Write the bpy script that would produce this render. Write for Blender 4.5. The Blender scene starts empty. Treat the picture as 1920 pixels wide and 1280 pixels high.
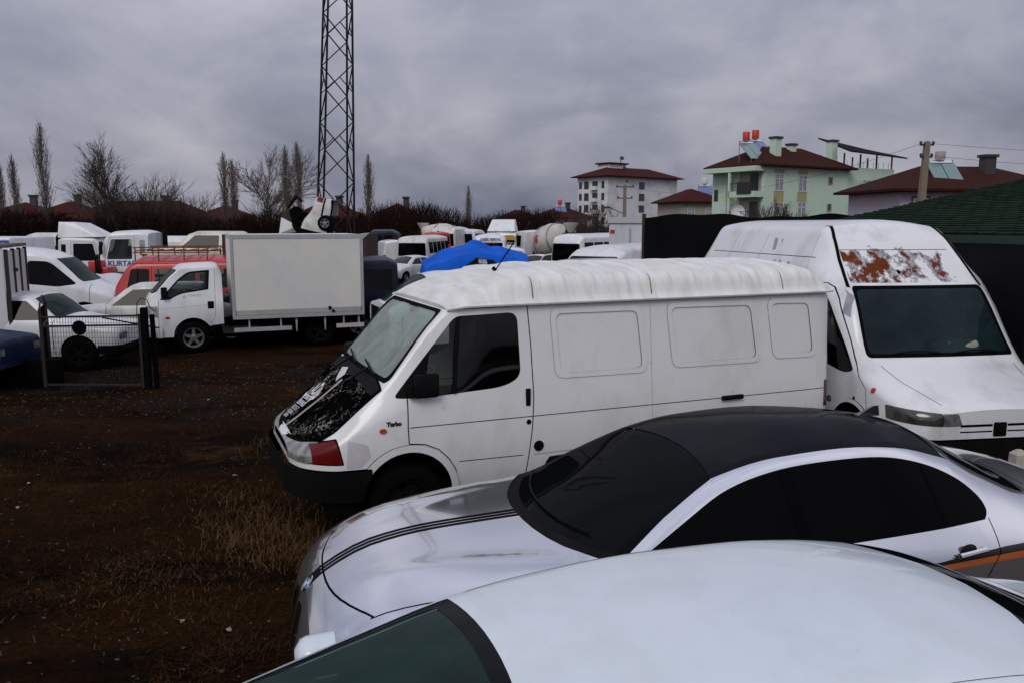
import bpy, bmesh, math, random
import numpy as np
from mathutils import Vector, Matrix
from mathutils.bvhtree import BVHTree
from mathutils.geometry import delaunay_2d_cdt
R = math.radians
random.seed(7)
scene = bpy.context.scene
COL = scene.collection

# ------------------------------------------------------------------ camera
CAM_H = 2.62
cam_d = bpy.data.cameras.new('camera'); cam_d.sensor_width = 36.0; cam_d.lens = 28.8
cam_d.clip_start = .05; cam_d.clip_end = 5000
cam = bpy.data.objects.new('camera', cam_d); COL.objects.link(cam)
cam.location = (0, 0, CAM_H)
cam.rotation_euler = (R(90) - math.atan(220 / 1536), 0, 0)
scene.camera = cam

# ------------------------------------------------------------------ overcast sky and soft sun
SUN_EL, SUN_AZ = R(43), R(203)          # azimuth clockwise from +Y: behind the camera, slightly left
w = bpy.data.worlds.new('World'); scene.world = w; w.use_nodes = True
nt = w.node_tree; nt.nodes.clear()
def wn(t, **k):
    n = nt.nodes.new(t)
    for a, b in k.items(): setattr(n, a, b)
    return n
out = wn('ShaderNodeOutputWorld'); bg = wn('ShaderNodeBackground')
sky = wn('ShaderNodeTexSky', sky_type='NISHITA', sun_disc=False)
sky.sun_elevation = SUN_EL; sky.sun_rotation = SUN_AZ; sky.air_density = 1.6; sky.dust_density = 5.0
tc = wn('ShaderNodeTexCoord'); sep = wn('ShaderNodeSeparateXYZ')
nt.links.new(tc.outputs['Generated'], sep.inputs[0])
def wmath(op, a, b=None, clamp=False):
    n = wn('ShaderNodeMath', operation=op, use_clamp=clamp)
    for i, v in enumerate((a, b)):
        if v is None: continue
        if isinstance(v, (int, float)): n.inputs[i].default_value = v
        else: nt.links.new(v, n.inputs[i])
    return n.outputs[0]
zpos = wmath('MAXIMUM', sep.outputs['Z'], 0.0)
den = wmath('ADD', zpos, 0.48)
comb = wn('ShaderNodeCombineXYZ')
nt.links.new(wmath('DIVIDE', sep.outputs['X'], den), comb.inputs[0])
nt.links.new(wmath('DIVIDE', sep.outputs['Y'], den), comb.inputs[1])
comb.inputs[2].default_value = 2.15
nz1 = wn('ShaderNodeTexNoise'); nz1.inputs['Scale'].default_value = 1.25; nz1.inputs['Detail'].default_value = 7
nz1.inputs['Roughness'].default_value = .5; nz1.inputs['Distortion'].default_value = .35
nz2 = wn('ShaderNodeTexNoise'); nz2.inputs['Scale'].default_value = 3.8; nz2.inputs['Detail'].default_value = 8
nz2.inputs['Roughness'].default_value = .55; nz2.inputs['Distortion'].default_value = .6
for n in (nz1, nz2): nt.links.new(comb.outputs[0], n.inputs['Vector'])
cl = wmath('ADD', wmath('MULTIPLY', nz1.outputs[0], .74), wmath('MULTIPLY', nz2.outputs[0], .26))
ramp = wn('ShaderNodeValToRGB'); nt.links.new(cl, ramp.inputs[0])
e = ramp.color_ramp.elements
e[0].position = .375; e[0].color = (.150, .164, .226, 1)
e[1].position = .63; e[1].color = (.445, .440, .500, 1)
m_ = ramp.color_ramp.elements.new(.5); m_.color = (.272, .281, .352, 1)
# overcast luminance: brighter towards the zenith (1 + 2 sin(el)) / 3, with the same law all round
lum = wmath('ADD', wmath('MULTIPLY', zpos, 1.35), .88)
mul = wn('ShaderNodeMix', data_type='RGBA', blend_type='MULTIPLY'); mul.inputs[0].default_value = 1
nt.links.new(ramp.outputs[0], mul.inputs[6])
cc = wn('ShaderNodeCombineColor')
for i in range(3): nt.links.new(lum, cc.inputs[i])
nt.links.new(cc.outputs[0], mul.inputs[7])
# a little of the clear sky scattered through the cloud
sc = wn('ShaderNodeMix', data_type='RGBA', blend_type='ADD'); sc.inputs[0].default_value = 1
skm = wn('ShaderNodeVectorMath', operation='SCALE'); skm.inputs[3].default_value = .006
nt.links.new(sky.outputs[0], skm.inputs[0])
nt.links.new(mul.outputs[2], sc.inputs[6]); nt.links.new(skm.outputs[0], sc.inputs[7])
nt.links.new(sc.outputs[2], bg.inputs[0]); bg.inputs[1].default_value = 1.0
nt.links.new(bg.outputs[0], out.inputs[0])

sun_d = bpy.data.lights.new('sun', 'SUN'); sun_d.energy = 1.05; sun_d.angle = R(28); sun_d.color = (1, .97, .93)
sun = bpy.data.objects.new('sun', sun_d); COL.objects.link(sun)
sdir = Vector((math.sin(SUN_AZ) * math.cos(SUN_EL), math.cos(SUN_AZ) * math.cos(SUN_EL), math.sin(SUN_EL)))
sun.rotation_euler = sdir.to_track_quat('Z', 'Y').to_euler()

vs = scene.view_settings
vs.view_transform = 'Standard'; vs.look = 'None'; vs.exposure = 0.0; vs.gamma = 1.0; vs.use_curve_mapping = False
scene.render.engine = 'CYCLES'

# ------------------------------------------------------------------ materials
MATS = {}
def mat(name, col=(.5, .5, .5), rough=.5, metal=0., coat=0., var=0., vscale=4., bump=0., bscale=40., spec=.5,
        dirt=None, dirt_amt=0., dirt_scale=3., stretch=(1, 1, 1), emit=None, speck=None, speck_amt=0., speck_scale=60., sharp=.06, coat_rough=.03):
    """Principled procedural material: base colour varied by noise, optional dirt patches and fine specks, optional bump."""
    if name in MATS: return MATS[name]
    m = bpy.data.materials.new(name); m.use_nodes = True; MATS[name] = m
    t = m.node_tree; N = t.nodes; L = t.links
    b = N['Principled BSDF']
    b.inputs['Base Color'].default_value = (*col, 1); b.inputs['Roughness'].default_value = rough
    b.inputs['Metallic'].default_value = metal; b.inputs['Coat Weight'].default_value = coat
    b.inputs['Coat Roughness'].default_value = coat_rough
    b.inputs['Specular IOR Level'].default_value = spec
    tcn = N.new('ShaderNodeTexCoord'); mp = N.new('ShaderNodeMapping'); L.new(tcn.outputs['Object'], mp.inputs[0])
    mp.inputs['Scale'].default_value = stretch
    def noise(scale, detail=5, rough_=.6, vec=None):
        n = N.new('ShaderNodeTexNoise'); n.inputs['Scale'].default_value = scale; n.inputs['Detail'].default_value = detail
        n.inputs['Roughness'].default_value = rough_; L.new(vec or mp.outputs[0], n.inputs['Vector']); return n
    cur = None
    if var:
        n = noise(vscale); r = N.new('ShaderNodeValToRGB'); L.new(n.outputs[0], r.inputs[0])
        r.color_ramp.elements[0].position = .3; r.color_ramp.elements[1].position = .7
        r.color_ramp.elements[0].color = (*[c * (1 - var) for c in col], 1)
        r.color_ramp.elements[1].color = (*[min(1, c * (1 + var)) for c in col], 1)
        cur = r.outputs[0]
    def layer(cur, colr, amt, scale, sh):
        n = noise(scale, 8, .65); r = N.new('ShaderNodeValToRGB'); L.new(n.outputs[0], r.inputs[0])
        p = .72 - .4 * amt
        r.color_ramp.elements[0].position = max(0, p - sh); r.color_ramp.elements[1].position = min(1, p + sh)
        mx = N.new('ShaderNodeMix'); mx.data_type = 'RGBA'
        L.new(r.outputs[0], mx.inputs[0])
        if cur: L.new(cur, mx.inputs[6])
        else: mx.inputs[6].default_value = (*col, 1)
        mx.inputs[7].default_value = (*colr, 1)
        return mx.outputs[2]
    if dirt is not None: cur = layer(cur, dirt, dirt_amt, dirt_scale, .16)
    if speck is not None: cur = layer(cur, speck, speck_amt, speck_scale, sharp)
    if cur: L.new(cur, b.inputs['Base Color'])
    if bump:
        n = noise(bscale, 6); bp = N.new('ShaderNodeBump'); bp.inputs['Strength'].default_value = bump; bp.inputs['Distance'].default_value = .02
        L.new(n.outputs[0], bp.inputs['Height']); L.new(bp.outputs[0], b.inputs['Normal'])
    if emit:
        b.inputs['Emission Color'].default_value = (*emit[:3], 1); b.inputs['Emission Strength'].default_value = emit[3]
    return m

def glass(name, tint=(.5, .6, .58), dust_haze=None, haze_amt=.3, haze_scale=2.5, refl=1.0):
    """Thin pane: tinted see-through with Fresnel reflection; optional patchy diffuse layer, dusty film as well as painted brightness."""
    if name in MATS: return MATS[name]
    m = bpy.data.materials.new(name); m.use_nodes = True; MATS[name] = m
    t = m.node_tree; N = t.nodes; L = t.links; N.clear()
    o = N.new('ShaderNodeOutputMaterial'); tr = N.new('ShaderNodeBsdfTransparent'); tr.inputs[0].default_value = (*tint, 1)
    gl = N.new('ShaderNodeBsdfGlossy'); gl.inputs['Roughness'].default_value = .03; gl.inputs[0].default_value = (refl, refl, refl, 1)
    fr = N.new('ShaderNodeFresnel'); fr.inputs[0].default_value = 1.45
    mx = N.new('ShaderNodeMixShader'); L.new(fr.outputs[0], mx.inputs[0]); L.new(tr.outputs[0], mx.inputs[1]); L.new(gl.outputs[0], mx.inputs[2])
    last = mx.outputs[0]
    if dust_haze:
        tcn = N.new('ShaderNodeTexCoord'); n = N.new('ShaderNodeTexNoise'); n.inputs['Scale'].default_value = haze_scale; n.inputs['Detail'].default_value = 9
        n.inputs['Roughness'].default_value = .68; n.inputs['Distortion'].default_value = .8
        L.new(tcn.outputs['Object'], n.inputs['Vector'])
        r = N.new('ShaderNodeMapRange'); L.new(n.outputs[0], r.inputs[0]); r.inputs[1].default_value = .32; r.inputs[2].default_value = .72
        r.inputs[3].default_value = haze_amt * .45; r.inputs[4].default_value = min(1, haze_amt * 1.5)
        df = N.new('ShaderNodeBsdfDiffuse'); df.inputs[0].default_value = (*dust_haze, 1)
        m2 = N.new('ShaderNodeMixShader'); L.new(r.outputs[0], m2.inputs[0]); L.new(last, m2.inputs[1]); L.new(df.outputs[0], m2.inputs[2]); last = m2.outputs[0]
    L.new(last, o.inputs[0]); return m

def softgloss(name, col, refl=.3, rough=.05):
    """Dark lacquer: diffuse base under a weak clear reflection."""
    if name in MATS: return MATS[name]
    m = bpy.data.materials.new(name); m.use_nodes = True; MATS[name] = m; t = m.node_tree; N = t.nodes; L = t.links; N.clear()
    o = N.new('ShaderNodeOutputMaterial'); df = N.new('ShaderNodeBsdfDiffuse'); df.inputs[0].default_value = (*col, 1)
    gl = N.new('ShaderNodeBsdfGlossy'); gl.inputs['Roughness'].default_value = rough; fr = N.new('ShaderNodeFresnel'); fr.inputs[0].default_value = 1.45
    mu = N.new('ShaderNodeMath'); mu.operation = 'MULTIPLY'; mu.inputs[1].default_value = refl; L.new(fr.outputs[0], mu.inputs[0])
    mx = N.new('ShaderNodeMixShader'); L.new(mu.outputs[0], mx.inputs[0]); L.new(df.outputs[0], mx.inputs[1]); L.new(gl.outputs[0], mx.inputs[2]); L.new(mx.outputs[0], o.inputs[0]); return m

# ------------------------------------------------------------------ object helpers
def link(o, parent=None):
    COL.objects.link(o)
    if parent is not None: o.parent = parent
    return o
def mesh_obj(name, verts, faces, m, parent=None, smooth=False, angle=35, loc=None):
    me = bpy.data.meshes.new(name); me.from_pydata([tuple(v) for v in verts], [], faces)
    if smooth:
        me.shade_smooth(); me.set_sharp_from_angle(angle=R(angle))
    me.materials.append(m); o = bpy.data.objects.new(name, me)
    if loc is not None: o.location = loc
    return link(o, parent)
def thing(name, label, cat, loc=(0, 0, 0), rotz=0., group=None):
    o = bpy.data.objects.new(name, None); o.empty_display_size = .1; link(o)
    o.location = loc; o.rotation_euler = (0, 0, rotz); o['label'] = label; o['category'] = cat
    if group: o['group'] = group
    return o
def tag(o, label, cat, group=None, kind=None):
    if label: o['label'] = label
    if cat: o['category'] = cat
    if group: o['group'] = group
    if kind: o['kind'] = kind
    return o
def copy_tree(o, parent=None):
    c = o.copy(); COL.objects.link(c); c.parent = parent
    for ch in list(o.children): copy_tree(ch, c)
    return c

class MB:
    """Collects shapes into one mesh."""
    def __init__(s): s.v = []; s.f = []
    def add(s, v, f):
        n = len(s.v); s.v += [tuple(p) for p in v]; s.f += [tuple(i + n for i in q) for q in f]; return s
    def box(s, a, b, M=None, bev=0.):
        x0, y0, z0 = a; x1, y1, z1 = b
        if bev > 0:
            bm = bmesh.new(); bmesh.ops.create_cube(bm, size=1)
            for v in bm.verts: v.co = Vector(((x0 + x1) / 2 + v.co.x * (x1 - x0), (y0 + y1) / 2 + v.co.y * (y1 - y0), (z0 + z1) / 2 + v.co.z * (z1 - z0)))
            bmesh.ops.bevel(bm, geom=list(bm.edges), offset=bev, segments=2, affect='EDGES', profile=.5)
            vs_ = [v.co.copy() for v in bm.verts]; bm.verts.index_update()
            fs = [[v.index for v in f.verts] for f in bm.faces]; bm.free()
        else:
            vs_ = [Vector((x, y, z)) for x in (x0, x1) for y in (y0, y1) for z in (z0, z1)]
            fs = [(0, 1, 3, 2), (4, 6, 7, 5), (0, 4, 5, 1), (2, 3, 7, 6), (0, 2, 6, 4), (1, 5, 7, 3)]
        if M is not None: vs_ = [M @ v for v in vs_]
        return s.add(vs_, fs)
    def bar(s, p, q, wd, ht=None, up=(0, 0, 1)):
        p, q = Vector(p), Vector(q); ht = ht or wd; d = (q - p).normalized(); up = Vector(up)
        if abs(d.dot(up)) > .98: up = Vector((1, 0, 0))
        a = d.cross(up).normalized(); b = a.cross(d)
        vs_ = [c + a * (i * wd / 2) + b * (j * ht / 2) for c in (p, q) for i, j in ((-1, -1), (1, -1), (1, 1), (-1, 1))]
        return s.add(vs_, [(3, 2, 1, 0), (4, 5, 6, 7), (0, 1, 5, 4), (1, 2, 6, 5), (2, 3, 7, 6), (3, 0, 4, 7)])
    def tube(s, pts, r, n=8, cap=True):
        pts = [Vector(p) for p in pts]; rs = r if isinstance(r, (list, tuple)) else [r] * len(pts)
        rings = []; prev = None
        for i, p in enumerate(pts):
            d = (pts[min(i + 1, len(pts) - 1)] - pts[max(i - 1, 0)]).normalized()
            if prev is None: u = d.orthogonal().normalized()
            else:
                u = (prev - d * prev.dot(d)); u = u.normalized() if u.length > 1e-6 else d.orthogonal().normalized()
            prev = u; vv = d.cross(u)
            rings.append([p + (u * math.cos(2 * math.pi * k / n) + vv * math.sin(2 * math.pi * k / n)) * rs[i] for k in range(n)])
        vs_ = [p for r_ in rings for p in r_]
        fs = [(i * n + k, i * n + (k + 1) % n, (i + 1) * n + (k + 1) % n, (i + 1) * n + k) for i in range(len(pts) - 1) for k in range(n)]
        if cap: fs += [tuple(range(n - 1, -1, -1)), tuple((len(pts) - 1) * n + k for k in range(n))]
        return s.add(vs_, fs)
    def lathe(s, prof, n=24, M=None, closed=False):
        """prof: (radius, height) pairs about local Z."""
        vs_ = [Vector((r * math.cos(2 * math.pi * k / n), r * math.sin(2 * math.pi * k / n), h)) for r, h in prof for k in range(n)]
        if M is not None: vs_ = [M @ v for v in vs_]
        m = len(prof); fs = []
        for i in range(m if closed else m - 1):
            j = (i + 1) % m
            fs += [(i * n + k, i * n + (k + 1) % n, j * n + (k + 1) % n, j * n + k) for k in range(n)]
        return s.add(vs_, fs)
    def prism(s, poly, h0, h1, M=None):
        """2D polygon extruded along local Z from h0 to h1."""
        n = len(poly); vs_ = [Vector((x, y, h0)) for x, y in poly] + [Vector((x, y, h1)) for x, y in poly]
        if M is not None: vs_ = [M @ v for v in vs_]
        fs = [tuple(range(n - 1, -1, -1)), tuple(range(n, 2 * n))] + [(i, (i + 1) % n, n + (i + 1) % n, n + i) for i in range(n)]
        return s.add(vs_, fs)
    def build(s, name, m, parent=None, smooth=False, angle=35):
        return mesh_obj(name, s.v, s.f, m, parent, smooth, angle)

def rot_to(axis):
    """Matrix turning local Z to the given axis letter."""
    return {'x': Matrix.Rotation(R(90), 4, 'Y'), 'y': Matrix.Rotation(R(-90), 4, 'X'), '-y': Matrix.Rotation(R(90), 4, 'X'), '-x': Matrix.Rotation(R(-90), 4, 'Y'), 'z': Matrix.Identity(4)}[axis]
SIDE = Matrix(((1, 0, 0, 0), (0, 0, 1, 0), (0, 1, 0, 0), (0, 0, 0, 1)))      # (x, z) polygon extruded along y

# ------------------------------------------------------------------ curves and shells for sheet-metal bodies
def pchip(kn):
    xs = [k[0] for k in kn]; ys = [k[1] for k in kn]; n = len(xs)
    if n == 1: return lambda x: ys[0]
    h = [xs[i + 1] - xs[i] for i in range(n - 1)]; d = [(ys[i + 1] - ys[i]) / h[i] for i in range(n - 1)]
    m = [d[0]] + [0] * (n - 2) + [d[-1]]
    for i in range(1, n - 1):
        if d[i - 1] * d[i] > 0:
            w1, w2 = 2 * h[i] + h[i - 1], h[i] + 2 * h[i - 1]; m[i] = (w1 + w2) / (w1 / d[i - 1] + w2 / d[i])
    def f(x):
        if x <= xs[0]: return ys[0]
        if x >= xs[-1]: return ys[-1]
        i = 0
        while x > xs[i + 1]: i += 1
        t = (x - xs[i]) / h[i]
        return ((1 + 2 * t) * (1 - t) ** 2 * ys[i] + t * (1 - t) ** 2 * h[i] * m[i] + t * t * (3 - 2 * t) * ys[i + 1] + t * t * (t - 1) * h[i] * m[i + 1])
    return f
def rnd(poly, r=.05, n=5):
    """Round the corners of a 2D polygon."""
    outp = []; k = len(poly)
    for i in range(k):
        p, a, b = Vector(poly[i]), Vector(poly[i - 1]), Vector(poly[(i + 1) % k])
        ri = r[i] if isinstance(r, (list, tuple)) else r
        if ri <= 0: outp.append(tuple(p)); continue
        da, db = a - p, b - p; ra = min(ri, .48 * da.length); rb = min(ri, .48 * db.length)
        s_, e_ = p + da.normalized() * ra, p + db.normalized() * rb
        for j in range(n + 1):
            t = j / n; q = s_ * (1 - t) ** 2 + p * (2 * t * (1 - t)) + e_ * t * t; outp.append((q.x, q.y))
    return outp
def smooth_pts(pts, n=6):
    """Catmull-Rom through 2D points."""
    P = [Vector(p) for p in pts]; o = []
    for i in range(len(P) - 1):
        a, b, c, d = P[max(i - 1, 0)], P[i], P[i + 1], P[min(i + 2, len(P) - 1)]
        for j in range(n):
            t = j / n
            q = .5 * ((2 * b) + (c - a) * t + (2 * a - 5 * b + 4 * c - d) * t * t + (3 * b - a - 3 * c + d) * t ** 3); o.append((q.x, q.y))
    o.append(tuple(P[-1])); return o
def strip(pts, wd):
    """Thin polygon around a 2D polyline."""
    P = [Vector(p) for p in pts]; l = []; r = []
    for i, p in enumerate(P):
        d = (P[min(i + 1, len(P) - 1)] - P[max(i - 1, 0)]).normalized(); nn = Vector((-d.y, d.x)) * wd / 2
        l.append(tuple(p + nn)); r.append(tuple(p - nn))
    return l + r[::-1]
def circ(cx, cz, r, n=28, a0=0, a1=360, ry=None):
    full = (a1 - a0) == 360
    return [(cx + r * math.cos(R(a0 + (a1 - a0) * i / (n if full else n - 1))), cz + (ry or r) * math.sin(R(a0 + (a1 - a0) * i / (n if full else n - 1)))) for i in range(n)]
def arch(cx, cz, r, zlow, n=22):
    """Wheel-arch polygon: semicircle with straight legs down to zlow."""
    return [(cx - r, zlow)] + [(cx - r * math.cos(math.pi * i / n), cz + r * math.sin(math.pi * i / n)) for i in range(n + 1)] + [(cx + r, zlow)]

AX = {'x': (1, 2), 'y': (0, 2), 'z': (0, 1)}; AI = {'x': 0, 'y': 1, 'z': 2}
class Shell:
    def __init__(s, verts, tris, crease=38):
        s.V = [Vector(v) for v in verts]; s.T = [t for t in tris if len(set(t)) == 3]; s.tags = ['body'] * len(s.T)
        V = np.array([tuple(v) for v in s.V]); T = np.array(s.T)
        fn = np.cross(V[T[:, 1]] - V[T[:, 0]], V[T[:, 2]] - V[T[:, 0]]); ln = np.linalg.norm(fn, axis=1)
        ok = ln > 1e-10; s.T = [t for t, k in zip(s.T, ok) if k]; s.tags = ['body'] * len(s.T)
        fn = fn[ok]; area = ln[ok]; fn = fn / area[:, None]; T = T[ok]
        inc = {}
        for i, t in enumerate(T):
            for v in t: inc.setdefault(int(v), []).append(i)
        cosl = math.cos(R(crease)); CN = np.zeros((len(T), 3, 3))
        for v, fl in inc.items():
            N_ = fn[fl]; A_ = area[fl]; D = (N_ @ N_.T) > cosl
            S = (D * A_[None, :]) @ N_; S /= np.linalg.norm(S, axis=1)[:, None] + 1e-12
            for k, fi in enumerate(fl):
                for c in range(3):
                    if T[fi][c] == v: CN[fi, c] = S[k]
        s.rV = V; s.rT = T; s.CN = CN; s._rc = {}; s.B = s.bounds(s.T)
        s.bvh = BVHTree.FromPolygons([tuple(v) for v in V], [tuple(int(i) for i in t) for t in T])
    def _n(s, t):
        a, b, c = (s.V[i] for i in t); return (b - a).cross(c - a)
    def mark(s, poly, axis, sign, tagname, only=None, thr=.06, lo=None, hi=None):
        """Cut the polygon (projected along the axis) into the surface and tag what lies inside it."""
        u, v = AX[axis]; k = AI[axis]
        px = [p[0] for p in poly]; pz = [p[1] for p in poly]; bx = (min(px), max(px), min(pz), max(pz)); sel = []
        B = s.B; msk = (B[:, u, 1] >= bx[0]) & (B[:, u, 0] <= bx[1]) & (B[:, v, 1] >= bx[2]) & (B[:, v, 0] <= bx[3])
        if axis == 'y': msk &= (B[:, 1, 2] * sign >= 0)
        if lo is not None: msk &= B[:, k, 2] >= lo
        if hi is not None: msk &= B[:, k, 2] <= hi
        for i in np.nonzero(msk)[0].tolist():
            t = s.T[i]
            if only and s.tags[i] not in only: continue
            P = [s.V[j] for j in t]
            n = s._n(t); ln = n.length
            if ln < 1e-6:
                q_ = s.bvh.find_nearest((P[0] + P[1] + P[2]) / 3); n = q_[1]; ln = n.length
            if n[k] * sign / ln < thr: continue
            sel.append(i)
        if not sel: return
        idx = {}; vin = []; back = []; fin = []
        sel = [i for i in sel if abs((s.V[s.T[i][1]][u] - s.V[s.T[i][0]][u]) * (s.V[s.T[i][2]][v] - s.V[s.T[i][0]][v]) - (s.V[s.T[i][1]][v] - s.V[s.T[i][0]][v]) * (s.V[s.T[i][2]][u] - s.V[s.T[i][0]][u])) > 4e-7]
        if not sel: return
        for i in sel:
            f = []
            for j in s.T[i]:
                if j not in idx: idx[j] = len(vin); vin.append(Vector((s.V[j][u], s.V[j][v]))); back.append(j)
                f.append(idx[j])
            a, b, c = (vin[q] for q in f)
            if (b - a).cross(c - a) < 0: f = f[::-1]
            fin.append(f)
        n0 = len(vin); pf = []
        for p in poly: pf.append(len(vin)); vin.append(Vector(p))
        ar = sum(poly[i - 1][0] * poly[i][1] - poly[i][0] * poly[i - 1][1] for i in range(len(poly)))
        if ar < 0: pf = pf[::-1]
        fin.append(pf); PID = len(fin) - 1
        vo, eo, fo, ov, oe, of = delaunay_2d_cdt(vin, [], fin, 1, 1e-6, True)
        newi = []
        for q, co in enumerate(vo):
            orig = [o for o in ov[q] if o < n0]
            newi.append(back[orig[0]] if orig else None)
        addT = []; addG = []; cache = {}
        for f, ids in zip(fo, of):
            src = [d for d in ids if d != PID]
            if not src: continue
            cx = sum(vo[q][0] for q in f) / len(f); cy = sum(vo[q][1] for q in f) / len(f); best = None
            for d in src:                                            # keep only a source triangle that really contains this piece
                A_, B_, C_ = (vin[q] for q in fin[d]); e1 = (B_.x - A_.x) * (cy - A_.y) - (B_.y - A_.y) * (cx - A_.x); e2 = (C_.x - B_.x) * (cy - B_.y) - (C_.y - B_.y) * (cx - B_.x); e3 = (A_.x - C_.x) * (cy - C_.y) - (A_.y - C_.y) * (cx - C_.x)
                if min(e1, e2, e3) > -2e-7: best = d; break
            if best is None: continue
            i = sel[best]; t = s.T[i]; n = s._n(t); p0 = s.V[t[0]]; vi = []
            for q in f:
                if newi[q] is not None: vi.append(newi[q]); continue
                if q not in cache:
                    co = vo[q]; p = [0, 0, 0]; p[u], p[v] = co
                    zz = [s.V[j][k] for j in t]; hp = None
                    if n.length < 2e-5: hp = s.hit(co[0], co[1], axis, sign)[0]
                    p[k] = min(max(zz), max(min(zz), p0[k] - (n[u] * (co[0] - p0[u]) + n[v] * (co[1] - p0[v])) / (n[k] or 1e-9)))
                    if hp is not None and min(zz) - .03 < hp[k] < max(zz) + .03: p[k] = hp[k]
                    s.V.append(Vector(p)); cache[q] = len(s.V) - 1
                vi.append(cache[q])
            if len(set(vi)) < 3: continue
            nn = s._n(vi)
            if nn.length < 1e-10: continue
            if nn[k] * sign < 0: vi = vi[::-1]
            for z in range(1, len(vi) - 1):
                addT.append((vi[0], vi[z], vi[z + 1])); addG.append(tagname if PID in ids else s.tags[i])
        for i in sorted(sel, reverse=True):                          # swap-free removal keeps the arrays in step
            s.T[i] = None
        keep = np.ones(len(s.T), bool); keep[sel] = False
        s.T = [t for t in s.T if t is not None] + addT
        s.tags = [g for g, q in zip(s.tags, keep.tolist()) if q] + addG
        s.B = np.concatenate([s.B[keep], s.bounds(addT)]) if addT else s.B[keep]
    def bounds(s, T):
        P = np.array([[s.V[j] for j in t] for t in T]); o = np.empty((len(T), 3, 3)); o[:, :, 0] = P.min(1); o[:, :, 1] = P.max(1); o[:, :, 2] = P.mean(1); return o
    def both(s, poly, tagname, **k):
        s.mark(poly, 'y', -1, tagname, **k); s.mark(poly, 'y', 1, tagname, **k)
    def line(s, pts, axis, sign, wd=.007, tagname='gap', **k):
        if axis == 'y' and sign == 0:
            s.mark(strip(pts, wd), 'y', -1, tagname, **k); s.mark(strip(pts, wd), 'y', 1, tagname, **k)
        else: s.mark(strip(pts, wd), axis, sign, tagname, **k)
    def hit(s, a, b, axis, sign):
        u, v = AX[axis]; k = AI[axis]; p = [0, 0, 0]; p[u] = a; p[v] = b; p[k] = sign * 20
        d = [0, 0, 0]; d[k] = -sign
        return s.bvh.ray_cast(Vector(p), Vector(d))[:2]
    def normal_at(s, p):
        loc, n, i, d = s.bvh.find_nearest(p); return loc, n, i
    def refdat(s, fi):
        if fi not in s._rc:
            A, B, Cc = (Vector(s.rV[j]) for j in s.rT[fi]); e0, e1 = B - A, Cc - A
            d00, d01, d11 = e0.dot(e0), e0.dot(e1), e1.dot(e1); s._rc[fi] = (A, e0, e1, d00, d01, d11, (d00 * d11 - d01 * d01) or 1e-12, [Vector(n) for n in s.CN[fi]])
        return s._rc[fi]
    def build(s, table, parent, default=None):
        """table: tag -> (name, material, offset outwards)."""
        res = {}; groups = {}
        for t, g in zip(s.T, s.tags): groups.setdefault(g, []).append(t)
        for g in sorted(groups, key=lambda q: list(table).index(q) if q in table else 999):
            ts = groups[g]
            if table.get(g) is None: continue
            name, m, off = table[g][:3]; pa = table[g][3] if len(table[g]) > 3 else parent
            if isinstance(pa, str): pa = res[pa]
            up = {}                                                  # connected pieces, each its own part
            def find(a):
                while up.setdefault(a, a) != a: up[a] = up[up[a]]; a = up[a]
                return a
            for t in ts:
                r0 = find(t[0])
                for j in t[1:]: up[find(j)] = r0
            comp = {}
            for t in ts: comp.setdefault(find(t[0]), []).append(t)
            comps = sorted(comp.values(), key=lambda q: -sum(s._n(t).length for t in q))
            keep = [comps[0]]
            for q in comps[1:]:
                if sum(s._n(t).length for t in q) < .0006:             # crumbs join the nearest piece
                    c0 = s.V[q[0][0]]; k_ = min(range(len(keep)), key=lambda a: min((s.V[t[0]] - c0).length for t in keep[a])); keep[k_] = keep[k_] + q
                else: keep.append(q)
            for ci, ts in enumerate(keep):
                used = {}; vs_ = []; nl = []; fs = []; acc = {}
                for t in ts:
                    P = [s.V[i] for i in t]; c = (P[0] + P[1] + P[2]) / 3
                    _, _, fi, _ = s.bvh.find_nearest(c)
                    A, e0, e1, d00, d01, d11, dn, N0 = s.refdat(fi)
                    f = []
                    for i, p in zip(t, P):
                        e2 = p - A; d20, d21 = e2.dot(e0), e2.dot(e1)
                        b1 = min(1, max(0, (d11 * d20 - d01 * d21) / dn)); b2 = min(1, max(0, (d00 * d21 - d01 * d20) / dn)); b0 = max(0, 1 - b1 - b2)
                        n = N0[0] * b0 + N0[1] * b1 + N0[2] * b2; n.normalize(); nl.append(n)
                        if i not in used: used[i] = len(vs_); vs_.append(p); acc[used[i]] = n
                        f.append(used[i])
                    fs.append(f)
                nm = name
                if callable(name): nm = name(sum((p for p in vs_), Vector()) / len(vs_), ci)
                o_ = off if ci == 0 or g != 'body' else 0
                pp = [tuple(p + acc[i] * off) for i, p in enumerate(vs_)] if off else [tuple(p) for p in vs_]
                me = bpy.data.meshes.new(nm); me.from_pydata(pp, [], fs); me.shade_smooth()
                if len(me.loops) == len(nl): me.normals_split_custom_set([tuple(n) for n in nl])
                me.materials.append(m); o = bpy.data.objects.new(nm, me); link(o, pa)
                if g not in res: res[g] = o
        return res

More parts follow.
